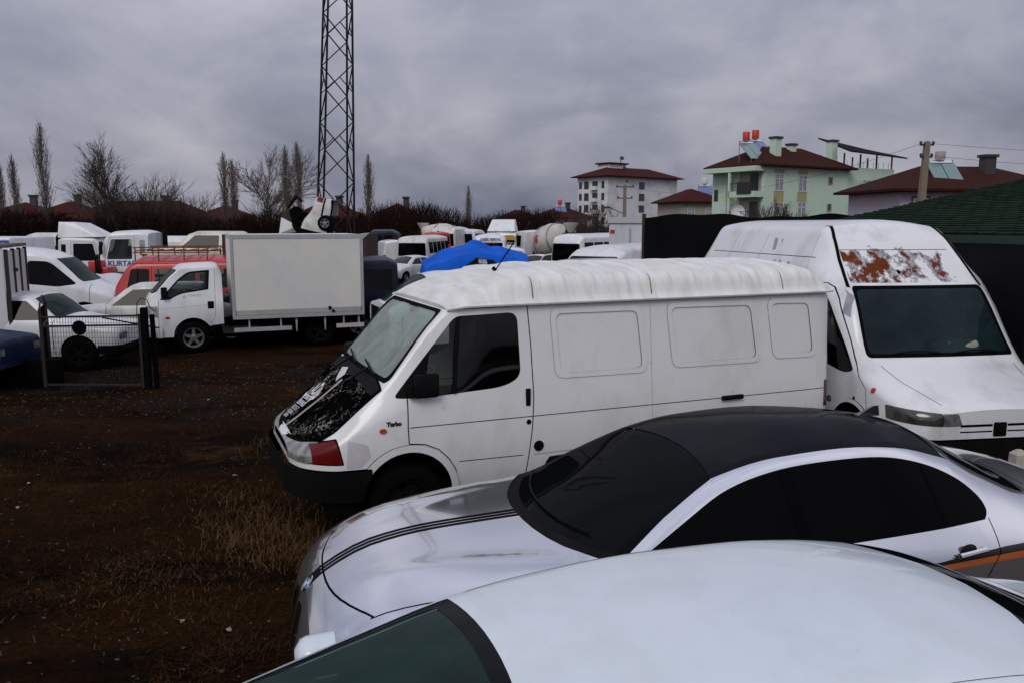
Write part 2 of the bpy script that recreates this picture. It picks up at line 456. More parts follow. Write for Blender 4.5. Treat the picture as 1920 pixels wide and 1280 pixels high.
def loft(c, L, dx=.08, x0=0., extra=(), nl=7, nu=6, nc=8, rb=.05, rr=.06, caps=True, crease=38, disp=None, cpow=2.0, xfix=None):
    """Body shell from longitudinal curves. c: dict of knots for wb zb (belt), ws zs (sill), wm zm (bulge), wr zr (rail), zt (centre top)."""
    f = {k: pchip(v) for k, v in c.items()}
    xs = xfix or sorted(set([round(x0 + (L - x0) * i / max(2, int((L - x0) / dx)), 4) for i in range(int((L - x0) / dx) + 1)] + [x0, L] + list(extra)))
    xs = [x for i, x in enumerate(xs) if i == 0 or x - xs[i - 1] > .004]
    rings = []
    for x in xs:
        wb, zb, wr, zr, zt = f['wb'](x), f['zb'](x), f['wr'](x), f['zr'](x), f['zt'](x)
        zs = f['zs'](x); ws = f['ws'](x) if 'ws' in f else wb - .05
        wm = f['wm'](x) if 'wm' in f else max(wb, ws) + .012
        zm = f['zm'](x) if 'zm' in f else zs + (zb - zs) * .55
        low = []
        for i in range(nl):
            t = i / nl; C_ = 2 * wm - .5 * (ws + wb); Z_ = 2 * zm - .5 * (zs + zb)
            low.append(Vector((ws * (1 - t) ** 2 + 2 * t * (1 - t) * C_ + wb * t * t, zs * (1 - t) ** 2 + 2 * t * (1 - t) * Z_ + zb * t * t)))
        Bp, Rp = Vector((wb, zb)), Vector((wr, zr))
        def crown(t): return Vector((wr * (1 - t), zr + (zt - zr) * (1 - (1 - t) ** cpow)))
        def corner(p, a, b, r):
            da, db = a - p, b - p; ra, rb_ = min(r, .45 * da.length), min(r, .45 * db.length)
            s_ = p + (da.normalized() * ra if da.length > 1e-6 else da); e_ = p + (db.normalized() * rb_ if db.length > 1e-6 else db)
            return [s_ * (1 - t) ** 2 + p * 2 * t * (1 - t) + e_ * t * t for t in (0, .25, .5, .75, 1)]
        cb = corner(Bp, low[-1], Rp, rb); cr = corner(Rp, Bp, crown(.25), rr)
        up = [cb[-1].lerp(cr[0], i / (nu + 1)) for i in range(1, nu + 1)]
        t0 = min(.24, 1 - cr[-1].x / wr) if wr > 1e-4 else 0
        top = [crown(t0 + (1 - t0) * i / nc) for i in range(1, nc + 1)]
        half = low + cb + up + cr + top
        if disp: half = [disp(x, p) for p in half]
        ring = [(x, -p.x, p.y) for p in half] + [(x, p.x, p.y) for p in half[::-1][1:]]
        rings.append(ring)
    n = len(rings[0]); V = [p for r_ in rings for p in r_]; T = []
    for i in range(len(rings) - 1):
        for j in range(n - 1):
            a, b, c_, d = i * n + j, (i + 1) * n + j, (i + 1) * n + j + 1, i * n + j + 1
            T += [(a, b, c_), (a, c_, d)]
    if caps:
        h_ = n // 2
        for base, flip in ((0, True), ((len(rings) - 1) * n, False)):
            for j in range(h_):                       # ladder of quads between the two halves
                a, b, c_, d = base + j, base + j + 1, base + n - 2 - j, base + n - 1 - j
                for t in ((a, b, c_), (a, c_, d)):
                    if len(set(t)) == 3: T.append(t if flip else t[::-1])
    return Shell(V, T, crease)

def text_mesh(s, size=1.0, bold=0.):
    cu = bpy.data.curves.new('lettering', 'FONT'); cu.body = s; cu.size = size; cu.align_x = 'CENTER'; cu.align_y = 'CENTER'; cu.offset = bold
    o = bpy.data.objects.new('lettering', cu); COL.objects.link(o)
    dg = bpy.context.evaluated_depsgraph_get(); me = o.evaluated_get(dg).to_mesh()
    v = [tuple(p.co) for p in me.vertices]; f = [tuple(p.vertices) for p in me.polygons]
    o.evaluated_get(dg).to_mesh_clear(); bpy.data.objects.remove(o); bpy.data.curves.remove(cu); return v, f
def text_on(shell, s, cx, cy, size, axis, sign, m, parent, name='lettering', xdir=(1, 0), ydir=(0, 1), off=.003, bold=0., arc=None):
    """Flat lettering laid on the surface; xdir / ydir give the text axes in the projected plane."""
    v, f = text_mesh(s, size, bold); vs_ = []; ok = True
    for x, y, z in v:
        if arc: a = x / arc; x, y = (arc + y) * math.sin(a), (arc + y) * math.cos(a) - arc
        a = cx + x * xdir[0] + y * ydir[0]; b = cy + x * xdir[1] + y * ydir[1]
        p, n = shell.hit(a, b, axis, sign)
        if p is None: return None
        vs_.append(p + n * off)
    return mesh_obj(name, vs_, f, m, parent)

# ------------------------------------------------------------------ wheels
def wheel(parent, x, y, r, wd, spokes=5, rim='rim', rimr=.62, side=-1, style='star', name='wheel'):
    """Tyre + rim with spokes; side=-1 means the outer face looks to -y."""
    o = bpy.data.objects.new(name, None); o.empty_display_size = .05; link(o, parent); o.location = (x, y, r)
    M = rot_to('-y' if side < 0 else 'y'); h = wd / 2; rr = r * rimr
    prof = [(rr, -h * .8), (rr * 1.06, -h), (r * .93, -h), (r * .985, -h * .8), (r, -h * .5), (r, h * .5), (r * .985, h * .8), (r * .93, h), (rr * 1.06, h), (rr, h * .8)]
    MB().lathe(prof, 32, M).build('tyre', MATS['rubber'], o, True, 50)
    b = MB(); b.lathe([(rr, -h * .8), (rr, h * .55), (rr * 1.0, h * .82), (rr * .9, h * .80), (rr * .88, h * .45), (rr * .8, h * .2)], 32, M)
    hub = rr * .30
    b.lathe([(hub * 1.1, h * .25), (hub, h * .62), (hub * .5, h * .68), (.001, h * .68)], 20, M)
    for i in range(spokes):
        a = 2 * math.pi * i / spokes + .3; M2 = M @ Matrix.Rotation(a, 4, 'Z')
        if style == 'star': poly = [(hub * .6, -rr * .17), (rr * .93, -rr * .13), (rr * .93, rr * .13), (hub * .6, rr * .17)]
        else: poly = [(hub * .6, -rr * .26), (rr * .93, -rr * .19), (rr * .93, rr * .19), (hub * .6, rr * .26)]
        b.prism(poly, h * .35, h * .62, M2)
    b.build('rim', MATS[rim], o, True, 30)
    MB().lathe([(rr * .97, h * .05), (.001, h * .05)], 24, M).build('brake_disc', MATS['black_matte'], o)
    return o
# ------------------------------------------------------------------ shared materials
WHITE = (.80, .80, .79)
mat('rubber', (.003, .003, .0033), .85, bump=.2, bscale=30, spec=.05)
mat('black_matte', (.003, .003, .003), .9, spec=.05)
mat('black_plastic', (.006, .006, .0065), .6, bump=.15, bscale=120, spec=.06, dirt=(.013, .012, .010), dirt_amt=.25, dirt_scale=4)
mat('gap', (.004, .004, .004), .9, spec=.05)
mat('rim', (.42, .42, .43), .34, .85, var=.12, vscale=9, dirt=(.12, .10, .08), dirt_amt=.3, dirt_scale=12)
mat('chrome', (.75, .75, .77), .08, 1)
mat('steel', (.30, .30, .31), .45, .7, var=.2, vscale=8)
mat('rust', (.16, .045, .016), .85, var=.4, vscale=14, bump=.3, bscale=60)
mat('rust_dark', (.05, .022, .014), .85, var=.4, vscale=14, bump=.3, bscale=60)
mat('van_white', (.80, .80, .785), .30, coat=.35, coat_rough=.12, var=.035, vscale=1.6, dirt=(.62, .60, .55), dirt_amt=.15, dirt_scale=2.2, stretch=(.7, 1, .35), speck=(.32, .25, .18), speck_amt=-.02, speck_scale=26)
mat('roof_white', (.80, .795, .765), .48, var=.05, vscale=2.5, dirt=(.60, .57, .48), dirt_amt=.30, dirt_scale=4.0, stretch=(2.4, .6, .35), speck=(.20, .15, .09), speck_amt=.02, speck_scale=30, bump=.05, bscale=9)
mat('white_a', (.78, .79, .80), .28, coat=.4, var=.03, vscale=2, dirt=(.50, .48, .45), dirt_amt=.16, dirt_scale=2.4, stretch=(1, 1, .5))
mat('white_b', (.74, .745, .76), .35, coat=.2, var=.04, vscale=2, dirt=(.40, .38, .35), dirt_amt=.25, dirt_scale=2.0, stretch=(1, 1, .5))
mat('white_c', (.70, .695, .66), .42, var=.05, vscale=2, dirt=(.34, .31, .26), dirt_amt=.30, dirt_scale=2.2, stretch=(1, 1, .5))
mat('cream', (.66, .63, .52), .35, coat=.2, var=.05, vscale=2, dirt=(.34, .30, .23), dirt_amt=.28, dirt_scale=2.4, stretch=(1, 1, .5))
mat('red_paint', (.52, .018, .014), .4, coat=.3, var=.12, vscale=3, dirt=(.22, .03, .02), dirt_amt=.3, dirt_scale=3)
mat('red_lens', (.12, .004, .004), .25, spec=.3, var=.25, vscale=9)
mat('orange_lens', (.50, .045, .012), .3, spec=.3)
mat('red_board', (.30, .008, .008), .55, var=.12, vscale=20)
mat('lamp_glass', (.30, .30, .27), .22, .35, coat=.5, var=.6, vscale=11)
mat('lamp_dark', (.06, .06, .06), .15, .5, coat=1, var=.6, vscale=10)
mat('seat_cloth', (.008, .0085, .010), .9, var=.3, spec=.05)
mat('letter_black', (.006, .006, .006), .5)
mat('letter_white', (.72, .72, .70), .6)
mat('letter_blue', (.02, .05, .24), .5)
mat('letter_red', (.45, .03, .03), .5)
glass('pane_clear', (.62, .68, .66))
glass('pane_dark', (.045, .05, .052), refl=.45)
glass('pane_green', (.20, .36, .32), dust_haze=(.03, .085, .072), haze_amt=.30, haze_scale=1.2, refl=.45)  # green diffuse layer paints in brightness that the dark cabin behind lacks
glass('pane_teal', (.16, .30, .32), dust_haze=(.05, .10, .115), haze_amt=.22, haze_scale=1.5, refl=.35)  # teal diffuse layer likewise painted on to brighten the glass
glass('pane_dusty', (.42, .54, .48), dust_haze=(.42, .50, .43), haze_amt=.46, haze_scale=2.6)
softgloss('pane_black', (.003, .0035, .004), .5, .03)

# ------------------------------------------------------------------ ground
def ground_z(x, y):
    t = min(1, max(0, (y - 19) / 27)); return -.55 * t * t * (3 - 2 * t)
def axis_pts(a, b, step, far, g=1.35):
    c = list(np.arange(a, b + 1e-6, step)); s_ = step; p = b
    while p < far: s_ *= g; p += s_; c.append(p)
    s_ = step; p = a
    while p > -far: s_ *= g; p -= s_; c.insert(0, p)
    return c
gx = axis_pts(-14, 8, .17, 1600); gy = axis_pts(1, 22, .17, 1600)
rng = np.random.RandomState(3)
def vnoise(x, y, s, seed):
    xi, yi = x / s, y / s; x0, y0 = np.floor(xi), np.floor(yi); fx, fy = xi - x0, yi - y0
    h = lambda a, b: np.modf(np.abs(np.sin(a * 127.1 + b * 311.7 + seed * 74.7) * 43758.5453))[0]
    fx = fx * fx * (3 - 2 * fx); fy = fy * fy * (3 - 2 * fy)
    return (h(x0, y0) * (1 - fx) + h(x0 + 1, y0) * fx) * (1 - fy) + (h(x0, y0 + 1) * (1 - fx) + h(x0 + 1, y0 + 1) * fx) * fy
X_, Y_ = np.meshgrid(gx, gy); T_ = np.clip((Y_ - 19) / 27, 0, 1); Z_ = -.55 * T_ * T_ * (3 - 2 * T_)
near = np.clip(1 - (np.hypot(X_ + 3, Y_ - 9) - 14) / 8, 0, 1)
Z_ = Z_ + near * ((vnoise(X_, Y_, 1.3, 1) - .5) * .09 + (vnoise(X_, Y_, .45, 2) - .5) * .05 + (vnoise(X_, Y_, .2, 5) - .5) * .03 - .02)
nx_, ny_ = len(gx), len(gy)
gv = np.stack([X_.ravel(), Y_.ravel(), Z_.ravel()], 1).tolist()
gf = [(j * nx_ + i, j * nx_ + i + 1, (j + 1) * nx_ + i + 1, (j + 1) * nx_ + i) for j in range(ny_ - 1) for i in range(nx_ - 1)]

def ground_material():
    m = bpy.data.materials.new('bare_ground'); m.use_nodes = True; t = m.node_tree; N = t.nodes; L = t.links; b = N['Principled BSDF']
    tcn = N.new('ShaderNodeTexCoord'); P = tcn.outputs['Object']
    def noise(sc, det=8, ro=.62, dist=0., vec=None):
        n = N.new('ShaderNodeTexNoise'); n.inputs['Scale'].default_value = sc; n.inputs['Detail'].default_value = det
        n.inputs['Roughness'].default_value = ro; n.inputs['Distortion'].default_value = dist; L.new(vec or P, n.inputs['Vector']); return n.outputs[0]
    def mr(x, a, b_, c=0., d=1.):
        n = N.new('ShaderNodeMapRange'); L.new(x, n.inputs[0]); n.inputs[1].default_value = a; n.inputs[2].default_value = b_; n.inputs[3].default_value = c; n.inputs[4].default_value = d; return n.outputs[0]
    def mix(fac, a, b_):
        n = N.new('ShaderNodeMix'); n.data_type = 'RGBA'
        L.new(fac, n.inputs[0])
        for i, q in ((6, a), (7, b_)):
            if isinstance(q, tuple): n.inputs[i].default_value = (*q, 1)
            else: L.new(q, n.inputs[i])
        return n.outputs[2]
    def mth(op, a, b_):
        n = N.new('ShaderNodeMath'); n.operation = op; n.use_clamp = True
        for i, q in enumerate((a, b_)):
            if isinstance(q, (int, float)): n.inputs[i].default_value = q
            else: L.new(q, n.inputs[i])
        return n.outputs[0]
    mp = N.new('ShaderNodeMapping'); L.new(P, mp.inputs[0]); mp.inputs['Scale'].default_value = (.55, 1.4, 1)
    soil = mix(mr(noise(9), .35, .7), (.0028, .0018, .0013), (.0105, .0062, .0040))
    turf = mix(mr(noise(30), .3, .7), (.0075, .0032, .0013), (.038, .0155, .0052))
    col = mix(mr(noise(.55, 9, .66, .5, mp.outputs[0]), .42, .57), soil, turf)
    straw = mix(mr(noise(42), .3, .7), (.025, .012, .005), (.10, .050, .018))
    col = mix(mth('MULTIPLY', mr(noise(.75, 9, .68, .8, mp.outputs[0]), .58, .70), .8), col, straw)
    # gravel band by the parked lorry, and scattered pale chips
    sp = N.new('ShaderNodeSeparateXYZ'); L.new(P, sp.inputs[0])
    band = mth('MULTIPLY', mr(sp.outputs[1], 10.2, 11.4), mr(sp.outputs[1], 17.5, 15.5))
    band = mth('MULTIPLY', band, mr(noise(.6, 6), .47, .60))
    gravel = mix(mr(noise(38, 4, .7), .45, .68), (.005, .0036, .003), (.052, .040, .032))
    col = mix(band, col, gravel)
    vo = N.new('ShaderNodeTexVoronoi'); vo.inputs['Scale'].default_value = 26; L.new(P, vo.inputs['Vector'])
    chips = mth('MULTIPLY', mr(vo.outputs['Distance'], .17, .11), mr(noise(1.7, 6), .60, .68))
    col = mix(chips, col, (.30, .27, .24))
    L.new(col, b.inputs['Base Color']); b.inputs['Roughness'].default_value = .95; b.inputs['Specular IOR Level'].default_value = .02
    bp = N.new('ShaderNodeBump'); bp.inputs['Strength'].default_value = .9; bp.inputs['Distance'].default_value = .04
    L.new(noise(28, 8, .7), bp.inputs['Height']); L.new(bp.outputs[0], b.inputs['Normal'])
    return m
g_o = mesh_obj('ground', gv, gf, ground_material(), None, True, 180); g_o['kind'] = 'structure'
gbv = BVHTree.FromPolygons([tuple(p) for p in gv], gf)
def gz(x, y):
    h = gbv.ray_cast(Vector((x, y, 50)), Vector((0, 0, -1)))[0]
    return h.z if h else 0.
# ------------------------------------------------------------------ white panel van with the black bonnet
def local_origin(q, dx, dy):
    c, s_ = math.cos(q[2]), math.sin(q[2]); return (q[0] + c * dx - s_ * dy, q[1] + s_ * dx + c * dy, 0.)
T_PSI = .39997
def black_bonnet_mat():
    """Matt black paint with white flaking gathered in ragged patches, plus long scratches."""
    m = mat('bonnet_black', (.0025, .0025, .0027), .8, spec=0.)
    t = m.node_tree; N = t.nodes; L = t.links; tcn = N.new('ShaderNodeTexCoord'); P = tcn.outputs['Object']
    def noise(sc, det, ro, dist=0., w_=0.):
        n = N.new('ShaderNodeTexNoise'); n.noise_dimensions = '4D'; n.inputs['W'].default_value = w_; n.inputs['Scale'].default_value = sc; n.inputs['Detail'].default_value = det; n.inputs['Roughness'].default_value = ro; n.inputs['Distortion'].default_value = dist; L.new(P, n.inputs['Vector']); return n.outputs[0]
    def mr(v, a, b, c=0., d=1.):
        r = N.new('ShaderNodeMapRange'); L.new(v, r.inputs[0]); r.inputs[1].default_value = a; r.inputs[2].default_value = b; r.inputs[3].default_value = c; r.inputs[4].default_value = d; return r.outputs[0]
    def mth(op, a, b):
        n = N.new('ShaderNodeMath'); n.operation = op; n.use_clamp = True
        for i, q in enumerate((a, b)):
            if isinstance(q, (int, float)): n.inputs[i].default_value = q
            else: L.new(q, n.inputs[i])
        return n.outputs[0]
    patch = mr(noise(4.5, 4, .6, .4, 2.), .47, .60); fl = mr(noise(34, 8, .75, 1.2), .605, .64)
    ridge = N.new('ShaderNodeMath'); ridge.operation = 'ABSOLUTE'; sb = N.new('ShaderNodeMath'); sb.operation = 'SUBTRACT'; sb.inputs[1].default_value = .5; L.new(noise(7, 6, .6, .9, 5.), sb.inputs[0]); L.new(sb.outputs[0], ridge.inputs[0])
    scr = mth('MULTIPLY', mr(ridge.outputs[0], .008, .003), patch)
    f = mth('MAXIMUM', mth('MULTIPLY', fl, patch), scr)
    mx = N.new('ShaderNodeMix'); mx.data_type = 'RGBA'; L.new(f, mx.inputs[0]); mx.inputs[6].default_value = (.0025, .0025, .0027, 1); mx.inputs[7].default_value = (.55, .53, .50, 1)
    L.new(mx.outputs[2], N['Principled BSDF'].inputs['Base Color']); return m
def make_transit():
    o = local_origin((-0.08848, 6.7683, T_PSI), -1.80, .97)
    t = thing('panel_van', 'long off-white panel van with black bonnet and ribbed raised roof', 'van', o, T_PSI)
    c = dict(
        wb=[(0, .50), (.03, .60), (.08, .70), (.16, .79), (.28, .87), (.42, .925), (.7, .955), (1., .965), (4.9, .965), (5.3, .955), (5.40, .91)],
        ws=[(0, .47), (.08, .68), (.28, .86), (.7, .93), (1, .935), (5.4, .90)],
        zs=[(0, .46), (.4, .44), (1, .42), (5.4, .42)],
        zm=[(0, .60), (.4, .66), (1, .74), (5.4, .74)],
        zb=[(0, .77), (.1, .80), (.25, .84), (.42, .90), (.81, 1.12), (1.0, 1.18), (1.4, 1.2), (5.4, 1.2)],
        wr=[(0, .40), (.05, .56), (.15, .68), (.3, .77), (.42, .81), (.81, .865), (1.35, .86), (1.7, .905), (5.2, .905), (5.40, .87)],
        zr=[(0, .80), (.05, .815), (.15, .845), (.3, .91), (.42, .975), (.60, 1.14), (.81, 1.325), (1.36, 1.915), (1.42, 1.95), (1.7, 1.955), (5.3, 1.955), (5.40, 1.93)],
        zt=[(0, .825), (.05, .85), (.15, .90), (.3, .985), (.45, 1.075), (.64, 1.225), (.80, 1.345), (1.40, 1.945), (1.46, 1.97), (1.7, 1.975), (5.4, 1.97)])
    c = {k: [((.10 + x * (.32 / .42) if x < .42 else x), v_) for x, v_ in kn] for k, kn in c.items()}
    s = loft(c, 5.40, .085, x0=.10, extra=(.105, .12, .14, .16, .18, .2, .25, .3, .42, .5, .6, .7, .81, .9, 1.0, 1.1, 1.2, 1.36, 1.42, 1.5, 5.36, 5.38), rb=.10, rr=.05)
    # cab door window with its quarter pane, both sides
    win = rnd([(.875, 1.235), (1.12, 1.225), (1.83, 1.265), (1.985, 1.34), (1.965, 1.885), (1.425, 1.868)], [.05, .03, .12, .08, .09, .06])
    s.both(win, 'window')
    s.both([(.8, 1.2), (1.12, 1.2), (1.20, 1.60), (1.1, 1.6)], 'quarter', only={'window'})
    for d in ([(.99, 1.30), (.985, 1.0), (.99, .86)],):
        s.line(d, 'y', 0, .010)
    s.line([(.99, .86), (1.12, .845), (1.24, .79), (1.33, .70), (1.39, .60), (1.41, .47)], 'y', 0, .009)
    s.line([(1.42, 1.925), (2.05, 1.935), (2.06, 1.93)], 'y', 0, .007)
    s.line([(2.06, 1.945), (2.085, 1.6), (2.10, 1.16), (2.085, .9), (2.03, .45)], 'y', 0, .010)
    s.line([(3.28, 1.94), (3.29, .46)], 'y', 0, .004, 'seam')
    s.line([(1.0, .992), (5.36, .985)], 'y', 0, .008)
    s.line([(1.42, .665), (2.0, .655)], 'y', 0, .008); s.line([(2.1, .65), (5.36, .645)], 'y', 0, .007, 'seam')
    # pressed blank panels
    for P in ([(2.27, 1.90), (3.19, 1.895), (3.24, 1.29), (2.31, 1.30)], [(3.45, 1.905), (4.45, 1.895), (4.52, 1.30), (3.51, 1.31)], [(4.60, 1.90), (5.16, 1.89), (5.22, 1.31), (4.67, 1.32)]):
        s.both(rnd(P, .09), 'press')
        cx = sum(p[0] for p in P) / 4; cz = sum(p[1] for p in P) / 4
        s.both(rnd([(cx + (x - cx) * (1 - .052 / abs(x - cx)), cz + (z - cz) * (1 - .045 / abs(z - cz))) for x, z in P], .07), 'panel')
    # wheel arches with flared lip
    for cx in (.985, 4.55):
        s.both(arch(cx, .42, .435, .30), 'lip'); s.both(arch(cx, .42, .375, .30), 'hole')
    # front end
    s.both([(.0, .30), (.68, .30), (.68, .69), (.0, .69)], 'bumper', only={'body', 'lip'})
    s.mark(rnd([(.485, .70), (.60, .70), (.68, .78), (.66, .88), (.50, .93)], .02), 'y', -1, 'primer', only={'body'})
    s.mark([(-1, .3), (1, .3), (1, .69), (-1, .69)], 'x', -1, 'bumper', hi=.55, only={'body'})
    s.both(rnd([(.235, .733), (.468, .733), (.424, .938), (.228, .874)], .01), 'lampgap', only={'body'}); s.both([(.05, .733), (.245, .733), (.235, .874), (.05, .828)], 'lampgap', only={'body'}, thr=.03)
    for sg in (-1, 1):
        s.mark(rnd([(sg * .80, .735), (sg * .45, .735), (sg * .445, .83), (sg * .62, .865), (sg * .80, .90)], .02), 'x', -1, 'lens', hi=.30, only={'body', 'lampgap'})
        s.mark([(.05, .745), (.245, .745), (.238, .862), (.05, .815)], 'y', sg, 'lens', only={'body', 'lens', 'lampgap'}, thr=.03)
        s.mark(rnd([(.245, .745), (.455, .745), (.412, .925), (.238, .862)], .01), 'y', sg, 'lens_red', only={'body', 'lens', 'lampgap'}, thr=.03)
    s.mark(rnd([(-.40, .74), (.40, .74), (.38, .805), (-.38, .805)], .03), 'x', -1, 'grille', hi=.4, only={'body'})
    # bonnet from above
    bon = [(.09, -.58), (.18, -.70), (.30, -.775), (.42, -.815), (.60, -.845), (.80, -.868), (.84, -.5), (.85, 0), (.84, .5), (.80, .868), (.60, .845), (.42, .815), (.30, .775), (.18, .70), (.09, .58), (.16, 0)]
    bon = [(max(x, .155 + .02 * 0) if abs(y) < .6 else x + .03 * (x < .35), y) for x, y in bon]
    s.mark(bon, 'z', 1, 'bonnet', only={'body'})
    s.mark([(.72, -.83), (.79, -.855), (.83, -.5), (.84, 0), (.83, .5), (.79, .855), (.72, .83), (.725, .4), (.73, 0), (.725, -.4)], 'z', 1, 'cowl', only={'bonnet'})
    s.mark(strip([(.13, .04), (.25, .02), (.5, .0), (.66, -.005)], .052), 'z', 1, 'bare', only={'bonnet'})
    s.mark([(.62, .10), (.66, .22), (.735, .36), (.76, .2), (.70, .08)], 'z', 1, 'flake', only={'bonnet', 'cowl'})
    # windscreen and rear doors
    s.mark(rnd([(-.865, 1.345), (-.785, 1.91), (.785, 1.91), (.865, 1.345)], .06), 'x', -1, 'seal', only={'body', 'cowl', 'bonnet'}, hi=1.6)
    s.mark(rnd([(-.815, 1.375), (-.745, 1.885), (.745, 1.885), (.815, 1.375)], .07), 'x', -1, 'screen', only={'seal'}, hi=1.6)
    s.line([(0, .5), (0, 1.93)], 'x', 1, .012); s.mark(rnd([(-.72, 1.3), (-.08, 1.3), (-.08, 1.82), (-.70, 1.82)], .06), 'x', 1, 'rear_pane', lo=5); s.mark(rnd([(.72, 1.3), (.08, 1.3), (.08, 1.82), (.70, 1.82)], .06), 'x', 1, 'rear_pane', lo=5)
    s.both(rnd([(5.335, .80), (5.42, .80), (5.42, 1.06), (5.335, 1.06)], .01), 'tail', only={'body'})
    s.mark(circ(.78, .985, .030, 14, ry=.020), 'y', -1, 'repeater')
    s.mark(circ(2.05, .945, .022, 14), 'y', -1, 'lock'); s.mark(circ(2.145, .725, .047, 18), 'y', -1, 'cap')
    W = MATS['van_white']
    r = s.build(dict(body=(lambda c_, i: 'body' if i == 0 else ('cab_door' if .9 < c_.x < 2.1 and abs(c_.y) > .5 else 'body_panel'), W, 0), window=('side_window', glass('van_side_pane', (.55, .60, .58)), -.008), quarter=('quarter_panel', MATS['black_plastic'], -.004), gap=('panel_gap', MATS['gap'], -.006), seam=('panel_seam', mat('seam_grey', (.42, .41, .39), .6), -.002),
        press=('pressed_rim', W, .006), panel=('blank_panel', W, -.004), lip=('wheel_arch_lip', W, .016), bumper=('bumper', MATS['black_plastic'], .045),
        lampgap=('lamp_seal', MATS['gap'], -.002), lens_red=('turn_lamp', MATS['red_lens'], .006), lens=('headlamp', MATS['lamp_glass'], .008), grille=('grille', MATS['black_matte'], -.02), primer=('primer_patch', mat('primer_pink', (.58, .55, .57), .7, var=.08, vscale=10, speck=(.16, .08, .04), speck_amt=.02, speck_scale=30), .0006),
        bonnet=('bonnet', black_bonnet_mat(), .008), bare=('bonnet_strip', mat('bare_primer', (.36, .30, .25), .7, var=.2, vscale=12), .010), flake=('peeled_paint', mat('flake_white', (.62, .61, .58), .7, var=.1), .011), cowl=('cowl', MATS['black_plastic'], .004),
        seal=('windscreen_seal', MATS['rubber'], .004), screen=('windscreen', MATS['pane_dusty'], -.004), rear_pane=('rear_window', MATS['pane_dark'], -.004),
        tail=('tail_lamp', MATS['red_lens'], .008), repeater=('side_repeater', MATS['orange_lens'], .008), lock=('door_lock', MATS['black_matte'], .004), cap=('fuel_cap', MATS['black_plastic'], .006)), t)
    r['bonnet']['label'] = 'black bonnet with scratched flaking paint and white lettering'
    # raised ribbed roof
    RIB = [1.86, 2.10, 2.42, 2.72, 3.05, 3.28, 3.50, 3.78, 4.02, 4.30, 4.52, 4.78, 5.02, 5.20]
    def disp(x, p):
        b_ = max([math.exp(-((x - q) / .042) ** 6) for q in RIB] + [0]); k = min(1, max(0, (p.y - 2.0) / .14))
        if x < 1.9: b_ *= .5
        b_ = max([math.exp(-((x - q) / .030) ** 4) for q in RIB] + [0]) * (.5 if x < 1.9 else 1); d = b_ * .016 * k
        dent = .018 * math.exp(-((x - 4.62) / .16) ** 2) * math.exp(-((p.y - 2.13) / .06) ** 2)
        return Vector((p.x + d * .55 - dent, p.y + d - dent))
    cr = dict(wb=[(1.36, .80), (1.45, .865), (1.6, .895), (5.2, .90), (5.36, .88), (5.44, .80)], ws=[(1.36, .82), (1.45, .895), (1.6, .93), (5.3, .935), (5.44, .86)], wm=[(1.36, .815), (1.6, .915), (5.3, .92), (5.44, .83)],
              zs=[(1.36, 1.925), (1.6, 1.945), (5.44, 1.95)], zm=[(1.36, 1.93), (1.6, 1.975), (5.44, 1.975)], zb=[(1.36, 1.935), (1.5, 1.975), (1.7, 2.0), (5.44, 2.0)],
              wr=[(1.36, .74), (1.5, .76), (1.8, .80), (2.1, .825), (5.1, .835), (5.35, .80), (5.44, .70)], zr=[(1.36, 1.945), (1.5, 2.02), (1.7, 2.085), (1.94, 2.145), (2.2, 2.165), (5.0, 2.165), (5.3, 2.12), (5.44, 2.02)],
              zt=[(1.36, 1.955), (1.5, 2.045), (1.7, 2.125), (2.0, 2.20), (2.4, 2.245), (5.0, 2.245), (5.3, 2.19), (5.44, 2.05)])
    rs = loft(cr, 5.44, .018, nl=2, nu=4, nc=5, x0=1.36, extra=(1.37, 1.39), rb=.03, rr=.10, disp=disp, crease=60)
    for x in (2.12, 3.30, 4.80): rs.line([(x, 1.99), (x + .01, 2.17)], 'y', 0, .010)
    rr_ = rs.build(dict(body=('raised_roof', MATS['roof_white'], 0), gap=('roof_seam', MATS['gap'], -.001)), t)
    gm = MB()
    for sg in (-1, 1):
        gm.tube([(1.36, sg * .86, 1.918), (1.5, sg * .92, 1.945), (1.75, sg * .938, 1.95), (5.25, sg * .94, 1.953), (5.44, sg * .90, 1.953)], .014, 6)
    gm.build('roof_gutter', MATS['roof_white'], t, True)
    MB().box((.35, -.90, .30), (5.35, .90, .47)).build('underbody', MATS['black_matte'], t)
    for cx in (.985, 4.55):
        for sg in (-1, 1):
            b = MB(); n = 14
            pr = [(cx - .40, .30)] + [(cx - .40 * math.cos(math.pi * i / n), .42 + .40 * math.sin(math.pi * i / n)) for i in range(n + 1)] + [(cx + .40, .30)]
            v = [(x, sg * .94, z) for x, z in pr] + [(x, sg * .60, z) for x, z in pr]; k = len(pr)
            b.add(v, [(i, i + 1, k + i + 1, k + i) for i in range(k - 1)] + [tuple(range(k, 2 * k))]); b.build('wheel_well', MATS['black_matte'], t)
            wheel(t, cx, sg * .84, .335, .20, 6, 'black_plastic', side=sg, style='plain')  # rims coloured black to stand in for deep shade in the wheel wells
    # cab interior: floor, seats, bulkhead, dashboard, steering wheel
    MB().box((.85, -.88, .60), (2.2, .88, .66)).build('cab_floor', MATS['black_matte'], t)
    MB().box((2.2, -.88, .6), (2.24, .88, 1.93)).build('bulkhead', mat('bulkhead_dark', (.03, .03, .032), .9), t)
    MB().box((.84, -.84, .95), (1.12, .84, 1.24), bev=.04).build('dashboard', mat('dash_grey', (.045, .045, .05), .8), t, True)
    for y in (-.45, .30):
        MB().box((1.45, y - .24, .85), (1.95, y + .24, 1.02), bev=.05).box((1.86, y - .23, .95), (2.0, y + .23, 1.55), bev=.05).box((1.90, y - .13, 1.56), (2.0, y + .13, 1.76), bev=.04).build('seat', MATS['seat_cloth'], t, True)
